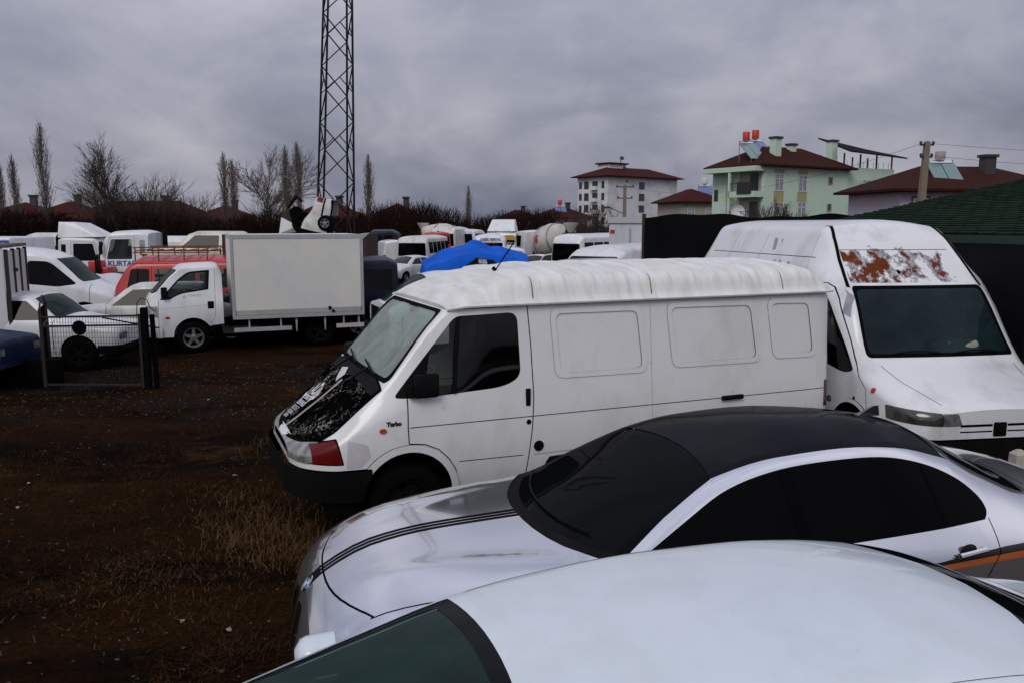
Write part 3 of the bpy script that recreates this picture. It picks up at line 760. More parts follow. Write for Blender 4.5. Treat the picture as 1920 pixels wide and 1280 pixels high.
    M = Matrix.Translation((1.25, -.40, 1.22)) @ Matrix.Rotation(R(-50), 4, 'Y')
    st = MB(); st.tube([M @ Vector((.20 * math.cos(a), .20 * math.sin(a), 0)) for a in [2 * math.pi * i / 24 for i in range(25)]], .014, 6, False)
    st.bar(M @ Vector((-.2, 0, 0)), M @ Vector((.2, 0, 0)), .03, .015).bar(M @ Vector((0, -.2, 0)), M @ Vector((0, .2, 0)), .03, .015).bar(M @ Vector((0, 0, 0)), M @ Vector((0, 0, -.3)), .04)
    st.build('steering_wheel', mat('wheel_grey', (.30, .30, .28), .5), t, True)
    # door mirror, handle, wipers, aerial
    MB().box((1.03, -1.035, 1.235), (1.24, -.975, 1.43), bev=.025).box((1.0, -1.0, 1.24), (1.06, -.95, 1.34)).build('door_mirror', MATS['black_plastic'], t, True)
    MB().box((.90, .965, 1.20), (1.04, 1.16, 1.42), bev=.04).box((.94, .94, 1.24), (1.0, 1.0, 1.32)).build('door_mirror', MATS['black_plastic'], t, True)
    q = r['window']
    b = MB(); p0, _ = s.hit(1.10, 1.235, 'y', -1); p1, _ = s.hit(1.40, 1.86, 'y', -1)
    p2, _ = s.hit(1.385, 1.245, 'y', -1); p3, _ = s.hit(1.45, 1.862, 'y', -1)
    MB().bar(p2, p3, .03, .03).build('window_post', MATS['black_plastic'], t)
    hp, _ = s.hit(2.045, 1.16, 'y', -1)
    MB().box((2.025, hp.y - .014, 1.085), (2.068, hp.y + .01, 1.235), bev=.008).build('door_handle', MATS['black_plastic'], t, True)
    lp, _ = s.hit(4.15, .985, 'y', -1)
    MB().box((4.05, lp.y - .03, .965), (4.30, lp.y, 1.01), bev=.012).build('side_latch', MATS['black_plastic'], t, True)
    for y0, y1 in ((-.55, -.05), (.12, .62)):
        b = MB(); pts = []
        for i in range(5):
            y = y0 + (y1 - y0) * i / 4; p, n = s.hit(y, 1.36 + .05 * i / 4, 'x', -1); pts.append(p + n * .018)
        b.tube(pts, .009, 6); p, n = s.hit((y0 + y1) / 2 + .05, 1.26, 'x', -1); b.tube([p + n * .01, p + n * .04, pts[2]], .010, 6); b.build('wiper', MATS['black_plastic'], t)
    ap, _ = rs.hit(2.02, -.28, 'z', 1)
    MB().tube([ap, ap + Vector((-.02, 0, .03))], .018, 8).tube([ap, ap + Vector((.20, .02, .26))], .006, 6).build('aerial', MATS['black_matte'], t)
    # door edge badge and bonnet lettering
    text_on(s, 'Turbo', .87, 1.035, .046, 'y', -1, MATS['letter_black'], t, bold=.004)
    bs = s
    for txt, x, y, sz, arc, bd in (('KADIR', .495, .36, .165, .24, .004), ('OTOMOTIV', .405, .36, .062, None, .002), ('YEDEK PARCA', .345, .36, .058, None, .002), ('0532 215 17', .29, .36, .055, None, .001), ('0332 248 16', .245, .36, .045, None, .001), ('KONYA', .205, .36, .045, None, .001)):
        text_on(bs, txt, x, y, sz, 'z', 1, MATS['letter_white'], r['bonnet'], xdir=(0, -1), ydir=(1, 0), off=.012, bold=bd, arc=arc)
    return t, s
transit, transit_shell = make_transit()
# ------------------------------------------------------------------ silver saloon with black roof and bonnet stripe
def make_silver():
    t = thing('saloon_car', 'polished silver saloon with black roof and black bonnet stripe', 'car', (-1.239, 4.104, 0), .278)
    c = dict(
        wb=[(.06, .30), (.075, .42), (.11, .56), (.18, .69), (.35, .81), (.6, .88), (1.0, .915), (2.5, .922), (4.0, .915), (4.5, .87), (4.75, .80), (4.84, .70)],
        ws=[(.06, .34), (.11, .56), (.18, .68), (.35, .80), (.6, .87), (1.2, .88), (4.0, .88), (4.84, .70)], zs=[(0, .24), (.5, .20), (4.4, .20), (4.84, .30)],
        zb=[(.06, .41), (.1, .52), (.18, .60), (.3, .69), (.6, .77), (1.0, .80), (1.5, .82), (2.5, .85), (3.8, .875), (4.4, .88), (4.84, .82)],
        wr=[(.06, .22), (.075, .33), (.11, .46), (.18, .57), (.28, .655), (.6, .76), (1.0, .79), (1.40, .79), (1.62, .755), (1.9, .685), (2.25, .60), (2.6, .575), (3.2, .565), (3.6, .555), (3.9, .58), (4.25, .66), (4.5, .70), (4.84, .58)],
        zr=[(.06, .435), (.075, .505), (.10, .585), (.14, .65), (.18, .69), (.25, .74), (.5, .84), (.8, .895), (1.2, .935), (1.42, .955), (1.62, 1.01), (1.9, 1.155), (2.23, 1.305), (2.55, 1.372), (3.05, 1.395), (3.4, 1.365), (3.74, 1.265), (4.0, 1.14), (4.25, 1.035), (4.45, 1.0), (4.75, .965), (4.84, .90)],
        zt=[(.06, .455), (.075, .54), (.10, .63), (.14, .705), (.18, .755), (.25, .81), (.5, .925), (.8, .975), (1.2, 1.0), (1.38, 1.01), (1.62, 1.095), (1.95, 1.225), (2.26, 1.34), (2.6, 1.405), (3.0, 1.438), (3.4, 1.435), (3.75, 1.39), (4.05, 1.25), (4.35, 1.095), (4.5, 1.075), (4.75, 1.04), (4.84, .95)])
    def disp(x, p):
        k = max(0, min(1, (x - .28) / .3)) * max(0, min(1, (1.5 - x) / .25)); yc = .30 + .30 * (x - .3) / 1.1
        d = .028 * k / (1 + math.exp(-(p.x - yc) / .028)) * (1 if p.x > yc else 1) - .028 * k * max(0, min(1, (p.x - yc) / .34))
        q = max(0, min(1, (.13 - x) / .13)) * .012 * math.exp(-((p.x - .0) / .05) ** 2)
        return Vector((p.x, p.y + (d if p.y > .7 else 0)))
    s = loft(c, 4.84, .085, x0=.06, nc=24, rb=.10, rr=.075, extra=(.065, .075, .09, .11, .14, .18, .22, .25, .3, .4, 1.38, 1.45, 1.62, 1.7, 1.8, 1.9, 2.0, 2.1, 2.2, 2.26, 2.35, 3.75, 4.35, 4.8, 4.82), disp=disp)
    dlo = smooth_pts([(1.70, .985), (2.0, 1.135), (2.28, 1.258), (2.6, 1.325), (3.0, 1.347), (3.3, 1.333), (3.55, 1.275), (3.74, 1.19), (3.84, 1.10), (3.85, 1.035), (3.80, .995)], 5) + [(3.5, .985), (2.6, .965)]
    s.both(dlo, 'window')
    s.both([(2.60, .9), (2.68, .9), (2.66, 1.4), (2.59, 1.4)], 'pillar', only={'window'}); s.both([(3.50, .9), (3.53, .9), (3.545, 1.4), (3.515, 1.4)], 'pillar', only={'window'})
    n = 12
    wsb = [(1.385 + .24 * (abs(y) / .74) ** 2.2, y) for y in [-.76 + 1.52 * i / n for i in range(n + 1)]]
    wst = [(2.285 - .075 * (abs(y) / .56) ** 2, y) for y in [.575 - 1.15 * i / n for i in range(n + 1)]]
    s.mark(wsb + [(1.9, .665)] + wst + [(1.9, -.665)], 'z', 1, 'screen', only={'body'})
    s.mark([(x - .075, y) for x, y in wsb] + wsb[::-1], 'z', 1, 'cowl', only={'body'})
    rf = [(2.262 - .075 * (abs(y) / .56) ** 2, y) for y in [-.572 + 1.144 * i / n for i in range(n + 1)]] + [(2.6, .548), (3.2, .54), (3.55, .53), (3.78, .525)] + [(3.80 - .05 * (abs(y) / .5) ** 2, y) for y in [.5 - 1.0 * i / 8 for i in range(9)]] + [(3.78, -.525), (3.55, -.53), (3.2, -.54), (2.6, -.548)]
    s.mark(rf, 'z', 1, 'roof', only={'body'})
    s.mark([(3.82, -.50), (3.86, .0), (3.82, .50), (4.28, .60), (4.36, .3), (4.38, 0), (4.36, -.3), (4.28, -.60)], 'z', 1, 'back', only={'body'})
    # bonnet shut line, stripe, boot lines
    hl = [(.235 + .18 * (abs(y) / .66) ** 2.4, y) for y in [-.68 + 1.36 * i / 16 for i in range(17)]]
    s.mark(strip([(.16, 0), (.3, 0), (.6, 0), (1.0, 0), (1.37, 0)], .112), 'z', 1, 'stripe', only={'body'})
    for y in (-.02, .02): s.mark(strip([(.22, y), (.6, y), (1.0, y), (1.37, y)], .0115), 'z', 1, 'body', only={'stripe'})
    s.line(hl, 'z', 1, .010, only={'body', 'stripe'})
    for sg in (-1, 1): s.line([(.415, sg * .68), (.7, sg * .735), (1.0, sg * .765), (1.33, sg * .775)], 'z', 1, .008, only={'body'})
    s.line([(4.40, -.66), (4.42, 0), (4.40, .66)], 'z', 1, .008, only={'body'})
    s.line([(1.62, .30), (1.60, .7), (1.66, .96)], 'y', 0, .007); s.line([(2.63, .3), (2.66, .7), (2.645, .96)], 'y', 0, .007)
    s.line([(3.83, 1.0), (3.80, .85), (3.70, .70), (3.62, .5), (3.6, .3)], 'y', 0, .007); s.line([(.95, .46), (.95, .84)], 'y', 0, .004)
    for cx in (.88, 3.77): s.both(arch(cx, .33, .36, .1), 'hole')
    # lamps, kidneys, intakes
    for sg in (-1, 1):
        s.mark(rnd([(sg * .36, .50), (sg * .74, .555), (sg * .80, .665), (sg * .62, .655), (sg * .40, .60)], .02), 'x', -1, 'lamp', hi=.6, only={'body'})
        s.mark(rnd([(sg * .022, .44), (sg * .20, .44), (sg * .25, .575), (sg * .17, .655), (sg * .03, .655)], .03), 'x', -1, 'kidney_rim', hi=.4)
        s.mark(rnd([(sg * .042, .455), (sg * .19, .455), (sg * .23, .57), (sg * .16, .635), (sg * .048, .635)], .025), 'x', -1, 'kidney', hi=.4)
        s.mark(rnd([(sg * .34, .30), (sg * .64, .32), (sg * .60, .42), (sg * .36, .40)], .02), 'x', -1, 'intake', hi=.5, only={'body'})
    s.mark(rnd([(-.30, .28), (.30, .28), (.27, .40), (-.27, .40)], .02), 'x', -1, 'intake', hi=.5, only={'body'})
    s.both(rnd([(.12, .50), (.42, .60), (.58, .70), (.42, .70), (.20, .645)], .02), 'lamp', only={'body', 'lamp'})
    # side decal in black with an orange edge
    s.both([(3.2, .815), (3.85, .84), (4.75, .87), (4.75, .90), (3.85, .875), (3.5, .85)], 'decal', only={'body'})
    s.both([(3.35, .790), (3.85, .805), (4.75, .83), (4.75, .87), (3.85, .84), (3.3, .815)], 'decal2', only={'body'})
    SV = mat('silver_paint', (.76, .765, .79), .14, .88, coat=1., coat_rough=.02, var=.02, vscale=3)
    r = s.build(dict(body=(lambda c_, i: 'body' if i == 0 else ('bonnet' if c_.x < 1.5 and abs(c_.y) < .5 else ('door' if abs(c_.y) > .7 else 'body_panel')), SV, 0),
        window=('side_window', softgloss('tint_black', (.002, .0022, .0025), .10, .03), -.003), pillar=('window_pillar', softgloss('gloss_black', (.002, .002, .0022), .08, .1), -.001), screen=('windscreen', softgloss('screen_black', (.003, .0035, .004), .20, .03), -.003),
        cowl=('cowl', MATS['black_plastic'], -.004), roof=('roof_panel', softgloss('roof_black', (.004, .0045, .006), .34, .08), .001), back=('rear_window', MATS['pane_black'], -.003), stripe=('bonnet_stripe', softgloss('stripe_black', (.006, .006, .007), .15, .2), .001),
        gap=('panel_gap', MATS['gap'], -.005), lamp=('headlamp', MATS['lamp_dark'], -.002), kidney_rim=('grille_surround', MATS['chrome'], .006), kidney=('grille', MATS['black_matte'], -.006), intake=('air_intake', MATS['black_matte'], -.03),
        decal=('side_decal', mat('decal_black', (.012, .01, .01), .3), .001), decal2=('decal_edge', mat('decal_orange', (.40, .10, .025), .3), .001)), t)
    # round emblem on the nose: black ring, chrome rim, white and blue quarters
    p, n = s.hit(.155, 0, 'z', 1); M = Matrix.Translation(p) @ n.to_track_quat('Z', 'Y').to_matrix().to_4x4()
    em = MB(); em.lathe([(.047, -.004), (.047, .004), (.044, .007), (.042, .005)], 28, M); ro = em.build('emblem', MATS['chrome'], t, True)
    MB().lathe([(.042, .005), (.030, .005)], 28, M).build('emblem_ring', MATS['letter_black'], ro)
    for q in range(4):
        pts = [(0, 0)] + [(.030 * math.cos(R(a)), .030 * math.sin(R(a))) for a in np.linspace(q * 90, q * 90 + 90, 7)]
        mesh_obj('emblem_quarter', [M @ Vector((x, y, .006)) for x, y in pts], [tuple(range(len(pts)))], mat('emblem_blue', (.02, .17, .55), .3) if q % 2 else MATS['letter_white'], ro)
    # shark-fin aerial, mirrors, handles, wheels
    p, _ = s.hit(3.55, 0, 'z', 1); b = MB(); pr = [(0, 0, .035), (.05, .028, .03), (.12, .055, .016), (.155, .055, .008), (.17, 0, .02)]
    b.add([(p.x + x, sg * y, p.z - .006 + z * 1.0) for x, z, y in [(0, 0, .025), (.16, 0, .03), (.17, .058, .006), (.13, .056, .006), (.06, .028, .012)] for sg in (-1, 1)],
          [(0, 2, 3, 1), (0, 8, 6, 4, 2), (1, 3, 5, 7, 9), (2, 4, 5, 3), (4, 6, 7, 5), (6, 8, 9, 7), (8, 0, 1, 9)]); b.build('roof_aerial', MATS['roof_black'], t)
    for sg in (-1, 1):
        mm = loft(dict(wb=[(0, .05), (.03, .085), (.10, .10), (.14, .095)], zb=[(0, .0), (.14, .0)], ws=[(0, .04), (.03, .07), (.14, .08)], zs=[(0, -.03), (.03, -.06), (.14, -.065)], wr=[(0, .03), (.03, .06), (.14, .075)], zr=[(0, .03), (.03, .055), (.14, .06)], zt=[(0, .04), (.03, .07), (.14, .075)]), .14, .03, nl=4, nu=2, nc=4)
        mo = mm.build(dict(body=('door_mirror', MATS['gloss_black'], 0)), t)['body']; mo.location = (1.82, sg * .97, .945)
        hp, hn = s.hit(3.60, .875, 'y', sg); b = MB()
        b.tube([hp + Vector((-.10, 0, -.012)), hp + Vector((-.09, sg * .03, -.008)), hp + Vector((.08, sg * .032, .012)), hp + Vector((.10, 0, .014))], [.010, .016, .014, .010], 8); hd = b.build('door_handle', MATS['chrome'], t, True)
        s2 = [hp + Vector((.055 * math.cos(a) - .01, sg * .004, .038 * math.sin(a) + .004)) for a in [2 * math.pi * i / 20 for i in range(20)]]
        mesh_obj('handle_recess', s2, [tuple(range(20))], MATS['letter_black'], hd)
        hp, hn = s.hit(2.42, .86, 'y', sg)
        MB().tube([hp + Vector((-.10, 0, -.012)), hp + Vector((-.09, sg * .03, -.008)), hp + Vector((.08, sg * .032, .012)), hp + Vector((.10, 0, .014))], [.010, .016, .014, .010], 8).build('door_handle', MATS['chrome'], t, True)
        for cx in (.88, 3.77): wheel(t, cx, sg * .80, .325, .225, 7, 'rim', .72, sg)
    MB().box((.3, -.8, .16), (4.6, .8, .34)).build('underbody', MATS['black_matte'], t)
    # rear-window header trim and wipers
    b = MB()
    for y0, y1 in ((-.50, .05), (.05, .58)):
        pts = []
        for i in range(5):
            y = y0 + (y1 - y0) * i / 4; x = 1.42 + .24 * (abs(y) / .74) ** 2.2 + .04; q, nn = s.hit(x, y, 'z', 1); pts.append(q + nn * .012)
        MB().tube(pts, .007, 6).build('wiper', MATS['black_plastic'], t)
    return t, s
silver, silver_shell = make_silver()

# ------------------------------------------------------------------ nearest white saloon, seen over its roof
def make_white_saloon():
    t = thing('saloon_car', 'nearest white saloon, its pale roof filling the bottom of the view', 'car', (-1.94, 1.645, 0), .279)
    c = dict(
        wb=[(0, .45), (.04, .56), (.12, .66), (.3, .75), (.6, .81), (1.0, .845), (2.5, .855), (4.0, .845), (4.5, .80), (4.75, .66)],
        zs=[(0, .26), (.5, .2), (4.3, .2), (4.75, .3)], zb=[(0, .52), (.2, .64), (.6, .76), (1.2, .86), (2.5, .90), (3.9, .95), (4.5, .96), (4.75, .86)],
        wr=[(0, .38), (.06, .5), (.3, .62), (.7, .70), (1.0, .72), (1.31, .665), (1.95, .565), (2.4, .56), (3.0, .55), (3.6, .535), (3.95, .56), (4.3, .63), (4.75, .52)],
        zr=[(0, .55), (.06, .60), (.3, .73), (.7, .87), (.95, .95), (1.05, .985), (1.31, 1.095), (1.65, 1.235), (1.95, 1.342), (2.25, 1.392), (2.7, 1.425), (3.0, 1.425), (3.25, 1.41), (3.5, 1.375), (3.72, 1.325), (3.95, 1.235), (4.2, 1.125), (4.35, 1.08), (4.6, 1.05), (4.75, .96)],
        zt=[(0, .58), (.06, .64), (.3, .79), (.7, .93), (.92, .99), (1.05, 1.03), (1.31, 1.145), (1.65, 1.28), (1.93, 1.38), (2.25, 1.44), (2.7, 1.48), (3.0, 1.482), (3.25, 1.468), (3.5, 1.435), (3.72, 1.385), (3.95, 1.285), (4.2, 1.16), (4.35, 1.115), (4.6, 1.085), (4.75, 1.0)])
    s = loft(c, 4.75, .085, nc=16, rb=.08, rr=.07, extra=(.02, .04, .08, 1.05, 1.12, 1.9, 1.95, 2.0, 2.05, 3.7, 3.75))
    n = 12
    wsb = [(1.03 + .13 * (abs(y) / .68) ** 2.2, y) for y in [-.655 + 1.31 * i / n for i in range(n + 1)]]
    top = lambda d, k=1: [(1.985 - d - .06 * (abs(y) / .55) ** 2, y) for y in [.515 * k - 1.03 * k * i / n for i in range(n + 1)]]
    s.mark(wsb + [(1.45, .588)] + top(0) + [(1.45, -.588)], 'z', 1, 'frit', only={'body'})
    wsb2 = [(x + .05, y * .955) for x, y in wsb]
    s.mark(wsb2 + [(1.47, .560)] + [(1.78, .505)] + [(1.88, .475)] + [(1.932 - .035 * (abs(y) / .4) ** 2, y) for y in [.44 - .88 * i / n for i in range(n + 1)]] + [(1.88, -.475), (1.78, -.505), (1.47, -.560)], 'z', 1, 'screen', only={'frit'})
    s.mark([(3.50, -.49), (3.60, -.2), (3.62, 0), (3.60, .2), (3.50, .49), (3.8, .525), (4.18, .575), (4.27, .3), (4.29, 0), (4.27, -.3), (4.18, -.575), (3.8, -.525)], 'z', 1, 'back', only={'body'})
    dlo = smooth_pts([(1.26, 1.0), (1.65, 1.165), (1.95, 1.272), (2.4, 1.345), (2.9, 1.365), (3.3, 1.335), (3.6, 1.25), (3.86, 1.08), (3.80, 1.01)], 5) + [(2.4, .96)]
    s.both(dlo, 'window')
    s.both([(2.42, .9), (2.50, .9), (2.49, 1.4), (2.42, 1.4)], 'pillar', only={'window'})
    for sg in (-1, 1):
        s.line([(2.0, sg * .525), (2.5, sg * .522), (3.0, sg * .512), (3.46, sg * .50)], 'z', 1, .007, 'groove', only={'body'})
        s.mark(rnd([(sg * .38, .55), (sg * .70, .58), (sg * .74, .66), (sg * .42, .64)], .02), 'x', -1, 'lamp', hi=.5, only={'body'})
    s.mark(rnd([(-.3, .42), (.3, .42), (.34, .54), (-.34, .54)], .02), 'x', -1, 'grille', hi=.3, only={'body'})
    s.line([(1.0, -.66), (.98, 0), (1.0, .66)], 'z', 1, .008, only={'body'}); s.line([(4.33, -.60), (4.35, 0), (4.33, .60)], 'z', 1, .008, only={'body'})
    s.line([(1.28, .3), (1.26, .92)], 'y', 0, .006); s.line([(2.46, .3), (2.46, .94)], 'y', 0, .006); s.line([(3.7, .97), (3.6, .7), (3.5, .3)], 'y', 0, .006)
    for cx in (.82, 3.55): s.both(arch(cx, .31, .34, .1), 'hole')
    WP = mat('pearl_white', (.69, .755, .79), .20, coat=.6, coat_rough=.06, var=.02, vscale=2.2, dirt=(.63, .69, .71), dirt_amt=.25, dirt_scale=5, speck=(.38, .40, .38), speck_amt=-.045, speck_scale=42)
    r = s.build(dict(body=(lambda c_, i: 'body' if i == 0 else ('bonnet' if c_.x < 1.1 and abs(c_.y) < .5 else ('door' if abs(c_.y) > .6 else 'body_panel')), WP, 0), frit=('windscreen_border', softgloss('frit_black', (.004, .006, .0065), .35, .05), -.002), screen=('windscreen', MATS['pane_green'], -.004),
        back=('rear_window', MATS['pane_black'], -.003), window=('side_window', MATS['pane_dark'], -.003), pillar=('window_pillar', MATS['gloss_black'], -.002), groove=('roof_groove', WP, -.003), lamp=('headlamp', MATS['lamp_glass'], 0), grille=('grille', MATS['black_matte'], -.02), gap=('panel_gap', MATS['gap'], -.004)), t)
    for sg in (-1, 1):
        mm = loft(dict(wb=[(0, .055), (.03, .095), (.10, .115), (.15, .11)], zb=[(0, .0), (.15, .0)], ws=[(0, .04), (.03, .07), (.15, .08)], zs=[(0, -.03), (.03, -.065), (.15, -.07)], wr=[(0, .035), (.03, .065), (.15, .08)], zr=[(0, .03), (.03, .06), (.15, .065)], zt=[(0, .04), (.03, .075), (.15, .08)]), .15, .02, nl=4, nu=2, nc=4)
        mm.mark([(.1, -.05), (.16, -.05), (.16, .05), (.1, .05)], 'y', 1, 'trim')
        mo = mm.build(dict(body=('door_mirror', WP, 0), trim=('door_mirror_trim', MATS['black_plastic'], .002)), t); k = sum(1 for _ in mo)
        for q in list(t.children):
            if q.name.startswith('door_mirror') and q.location.length == 0: q.location = (1.42, sg * .90, .985)
        for cx in (.82, 3.55): wheel(t, cx, sg * .74, .30, .195, 6, 'rim', .68, sg)
    MB().box((.3, -.75, .16), (4.2, .75, .34)).build('underbody', MATS['black_matte'], t)
    # cabin: dashboard, seats, steering wheel
    DK = mat('cabin_dark', (.012, .014, .015), .8)
    MB().box((1.05, -.66, .55), (1.45, .66, .93), bev=.05).build('dashboard', DK, t, True)
    MB().box((1.2, -.75, .3), (3.7, .75, .34)).build('cabin_floor', MATS['black_matte'], t)
    for y in (-.36, .36):
        MB().box((1.9, y - .23, .36), (2.4, y + .23, .58), bev=.06).box((2.3, y - .22, .5), (2.48, y + .22, 1.02), bev=.06).box((2.36, y - .12, 1.03), (2.47, y + .12, 1.20), bev=.04).build('seat', MATS['seat_cloth'], t, True)
    MB().box((2.9, -.6, .4), (3.4, .6, 1.0), bev=.06).build('rear_seat', MATS['seat_cloth'], t, True)
    return t, s
white_car, white_shell = make_white_saloon()

# ------------------------------------------------------------------ tall white van with the rusty brow
def rust_brow_mat():
    m = mat('rusty_brow', (.78, .78, .77), .5)
    t = m.node_tree; N = t.nodes; L = t.links; b = N['Principled BSDF']; tcn = N.new('ShaderNodeTexCoord')
    mp = N.new('ShaderNodeMapping'); L.new(tcn.outputs['Object'], mp.inputs[0]); mp.inputs['Scale'].default_value = (1, 1, .55); mp.inputs['Location'].default_value = (.35, .1, .2)
    sx = N.new('ShaderNodeSeparateXYZ'); L.new(tcn.outputs['Object'], sx.inputs[0])
    def mth(op, p, q):
        n = N.new('ShaderNodeMath'); n.operation = op
        for i, w_ in enumerate((p, q)):
            if isinstance(w_, (int, float)): n.inputs[i].default_value = w_
            else: L.new(w_, n.inputs[i])
        return n.outputs[0]
    # corrosion is strongest along the panel below the seam and towards the kerb side; it thins out ragged beyond
    def rng(v, p, q):
        r = N.new('ShaderNodeMapRange'); L.new(v, r.inputs[0]); r.inputs[1].default_value = p; r.inputs[2].default_value = q; r.inputs[3].default_value = 0; r.inputs[4].default_value = 1; return r.outputs[0]
    bias = mth('ADD', mth('MULTIPLY', sx.outputs[1], .055), mth('MULTIPLY', mth('ADD', rng(sx.outputs[2], 2.27, 2.40), rng(sx.outputs[1], -.42, -.70)), -.20))
    def band(scale, lo, hi, seed):
        n = N.new('ShaderNodeTexNoise'); n.noise_dimensions = '4D'; n.inputs['W'].default_value = seed; n.inputs['Scale'].default_value = scale; n.inputs['Detail'].default_value = 10; n.inputs['Roughness'].default_value = .66; n.inputs['Distortion'].default_value = .25
        L.new(mp.outputs[0], n.inputs['Vector']); r = N.new('ShaderNodeMapRange'); L.new(mth('ADD', n.outputs[0], bias) if seed < 3 else n.outputs[0], r.inputs[0]); r.inputs[1].default_value = lo; r.inputs[2].default_value = hi; return r.outputs[0]
    c1 = N.new('ShaderNodeMix'); c1.data_type = 'RGBA'; L.new(band(5.2, .475, .50, 1.0), c1.inputs[0]); c1.inputs[6].default_value = (.78, .78, .77, 1); c1.inputs[7].default_value = (.34, .35, .37, 1)
    rc = N.new('ShaderNodeMix'); rc.data_type = 'RGBA'; L.new(band(30, .3, .7, 4.), rc.inputs[0]); rc.inputs[6].default_value = (.085, .018, .006, 1); rc.inputs[7].default_value = (.21, .052, .013, 1)
    c2 = N.new('ShaderNodeMix'); c2.data_type = 'RGBA'; L.new(band(5.2, .530, .552, 1.0), c2.inputs[0]); L.new(c1.outputs[2], c2.inputs[6]); L.new(rc.outputs[2], c2.inputs[7])
    L.new(c2.outputs[2], b.inputs['Base Color']); b.inputs['Roughness'].default_value = .8; b.inputs['Specular IOR Level'].default_value = .08
    return m
def make_boxer():
    PS = 1.7216
    t = thing('high_roof_van', 'tall white van with a rusty peeling brow above its windscreen', 'van', (4.697, 7.688, 0), PS)
    c = dict(
        wb=[(0, .62), (.03, .72), (.08, .80), (.16, .865), (.3, .92), (.55, .965), (.9, .985), (1.6, .99), (5.1, .99), (5.3, .95)],
        ws=[(0, .60), (.08, .78), (.3, .90), (.9, .95), (5.0, .92)], zs=[(0, .34), (.6, .32), (5.0, .34)], zm=[(0, .5), (.6, .62), (1.2, .75), (5.0, .8)],
        zb=[(0, .79), (.1, .82), (.3, .89), (.6, .985), (.87, 1.10), (1.1, 1.32), (1.4, 1.72), (1.65, 1.98), (2.0, 2.06), (5.0, 2.06)],
        wr=[(0, .54), (.04, .62), (.12, .70), (.3, .78), (.6, .835), (.87, .86), (1.38, .80), (1.7, .765), (2.05, .735), (2.3, .725), (5.1, .72), (5.3, .66)],
        zr=[(0, .835), (.04, .86), (.12, .895), (.3, .96), (.6, 1.065), (.87, 1.205), (1.38, 1.905), (1.45, 1.96), (1.7, 2.205), (2.0, 2.495), (2.15, 2.575), (5.1, 2.58), (5.3, 2.50)],
        zt=[(0, .865), (.04, .895), (.12, .93), (.3, 1.0), (.6, 1.11), (.86, 1.235), (1.38, 1.94), (1.45, 2.0), (1.7, 2.25), (2.0, 2.54), (2.12, 2.63), (2.3, 2.67), (5.1, 2.67), (5.3, 2.58)])
    s = loft(c, 5.3, .10, rb=.10, rr=.07, nc=12, extra=(.02, .04, .08, .12, .2, .3, .6, .75, .87, .95, 1.1, 1.2, 1.38, 1.42, 1.45, 1.55, 1.9, 2.0, 2.06, 2.12, 2.2, 4.95))
    s.both(rnd([(.93, 1.10), (1.10, 1.05), (1.75, 1.14), (1.88, 1.25), (1.86, 1.86), (1.62, 1.88), (1.50, 1.80)], [.05, .12, .08, .08, .1, .08, .06]), 'window')
    s.line([(1.40, 1.05), (1.60, 1.9)], 'y', 0, .016, 'post', only={'window'})
    s.line([(.70, .50), (.66, .75), (.70, .95), (.84, 1.06), (1.0, 1.25), (1.40, 1.80), (1.52, 1.93), (1.6, 1.97), (1.96, 1.97), (1.98, 1.5), (1.97, .7), (1.95, .42)], 'y', 0, .009)
    s.line([(2.0, 2.235), (4.96, 2.225)], 'y', 0, .009); s.line([(3.4, 2.1), (3.43, 2.5)], 'y', 0, .007, 'seam'); s.line([(2.05, 2.0), (2.15, 2.5)], 'y', 0, .006, 'seam'); s.line([(4.35, 2.0), (4.36, 2.5)], 'y', 0, .006, 'seam')
    for cx in (.92, 3.95):
        s.both(arch(cx, .38, .43, .2), 'lip'); s.both(arch(cx, .38, .385, .2), 'hole')
    # windscreen and brow
    s.mark(rnd([(-.85, 1.235), (-.775, 1.945), (.775, 1.945), (.85, 1.235)], .05), 'x', -1, 'seal', only={'body'}, hi=1.7)
    s.mark(rnd([(-.815, 1.27), (-.745, 1.915), (.745, 1.915), (.815, 1.27)], .06), 'x', -1, 'screen', only={'seal'}, hi=1.7)
    s.mark(rnd([(-.70, 1.975), (.755, 1.975), (.70, 2.42), (-.64, 2.42)], .015), 'x', -1, 'brow', only={'body'}, hi=2.2); s.line([(-.62, 2.325), (.715, 2.325)], 'x', -1, .007, 'gap', only={'brow'}, hi=2.2)
    s.mark(circ(.14, 2.085, .022, 14), 'x', -1, 'plug', only={'brow'}, hi=2.2)
    for sg in (-1, 1): s.mark(strip([(sg * .80, 1.93), (sg * .755, 2.22), (sg * .70, 2.46), (sg * .64, 2.60)], .030), 'x', -1, 'brow_seal', hi=2.4, only={'body', 'brow', 'seal'})
    # bonnet lines, lamps, grille, bumper
    for sg in (-1, 1):
        s.line([(.80, sg * .76), (.5, sg * .70), (.25, sg * .62), (.10, sg * .56)], 'z', 1, .008, only={'body'})
        s.mark(rnd([(sg * .40, .715), (sg * .60, .715), (sg * .60, .835), (sg * .45, .835)], .015), 'x', -1, 'lamp', hi=1.2, only={'body'})
        s.mark(rnd([(sg * .60, .715), (sg * .95, .725), (sg * .95, .86), (sg * .60, .835)], .015), 'x', -1, 'turn', hi=1.2, only={'body'})
        s.mark([(sg * .08, .645), (sg * .42, .645), (sg * .42, .66), (sg * .08, .66)], 'x', -1, 'slot', hi=.4); s.mark([(sg * .08, .70), (sg * .42, .70), (sg * .42, .725), (sg * .08, .725)], 'x', -1, 'slot', hi=.4)
    s.both(rnd([(.05, .725), (.30, .735), (.31, .855), (.05, .84)], .015), 'turn', only={'body', 'turn'})
    s.mark(rnd([(-.07, .60), (.07, .60), (.07, .74), (-.07, .74)], .015), 'x', -1, 'badge', hi=.4)
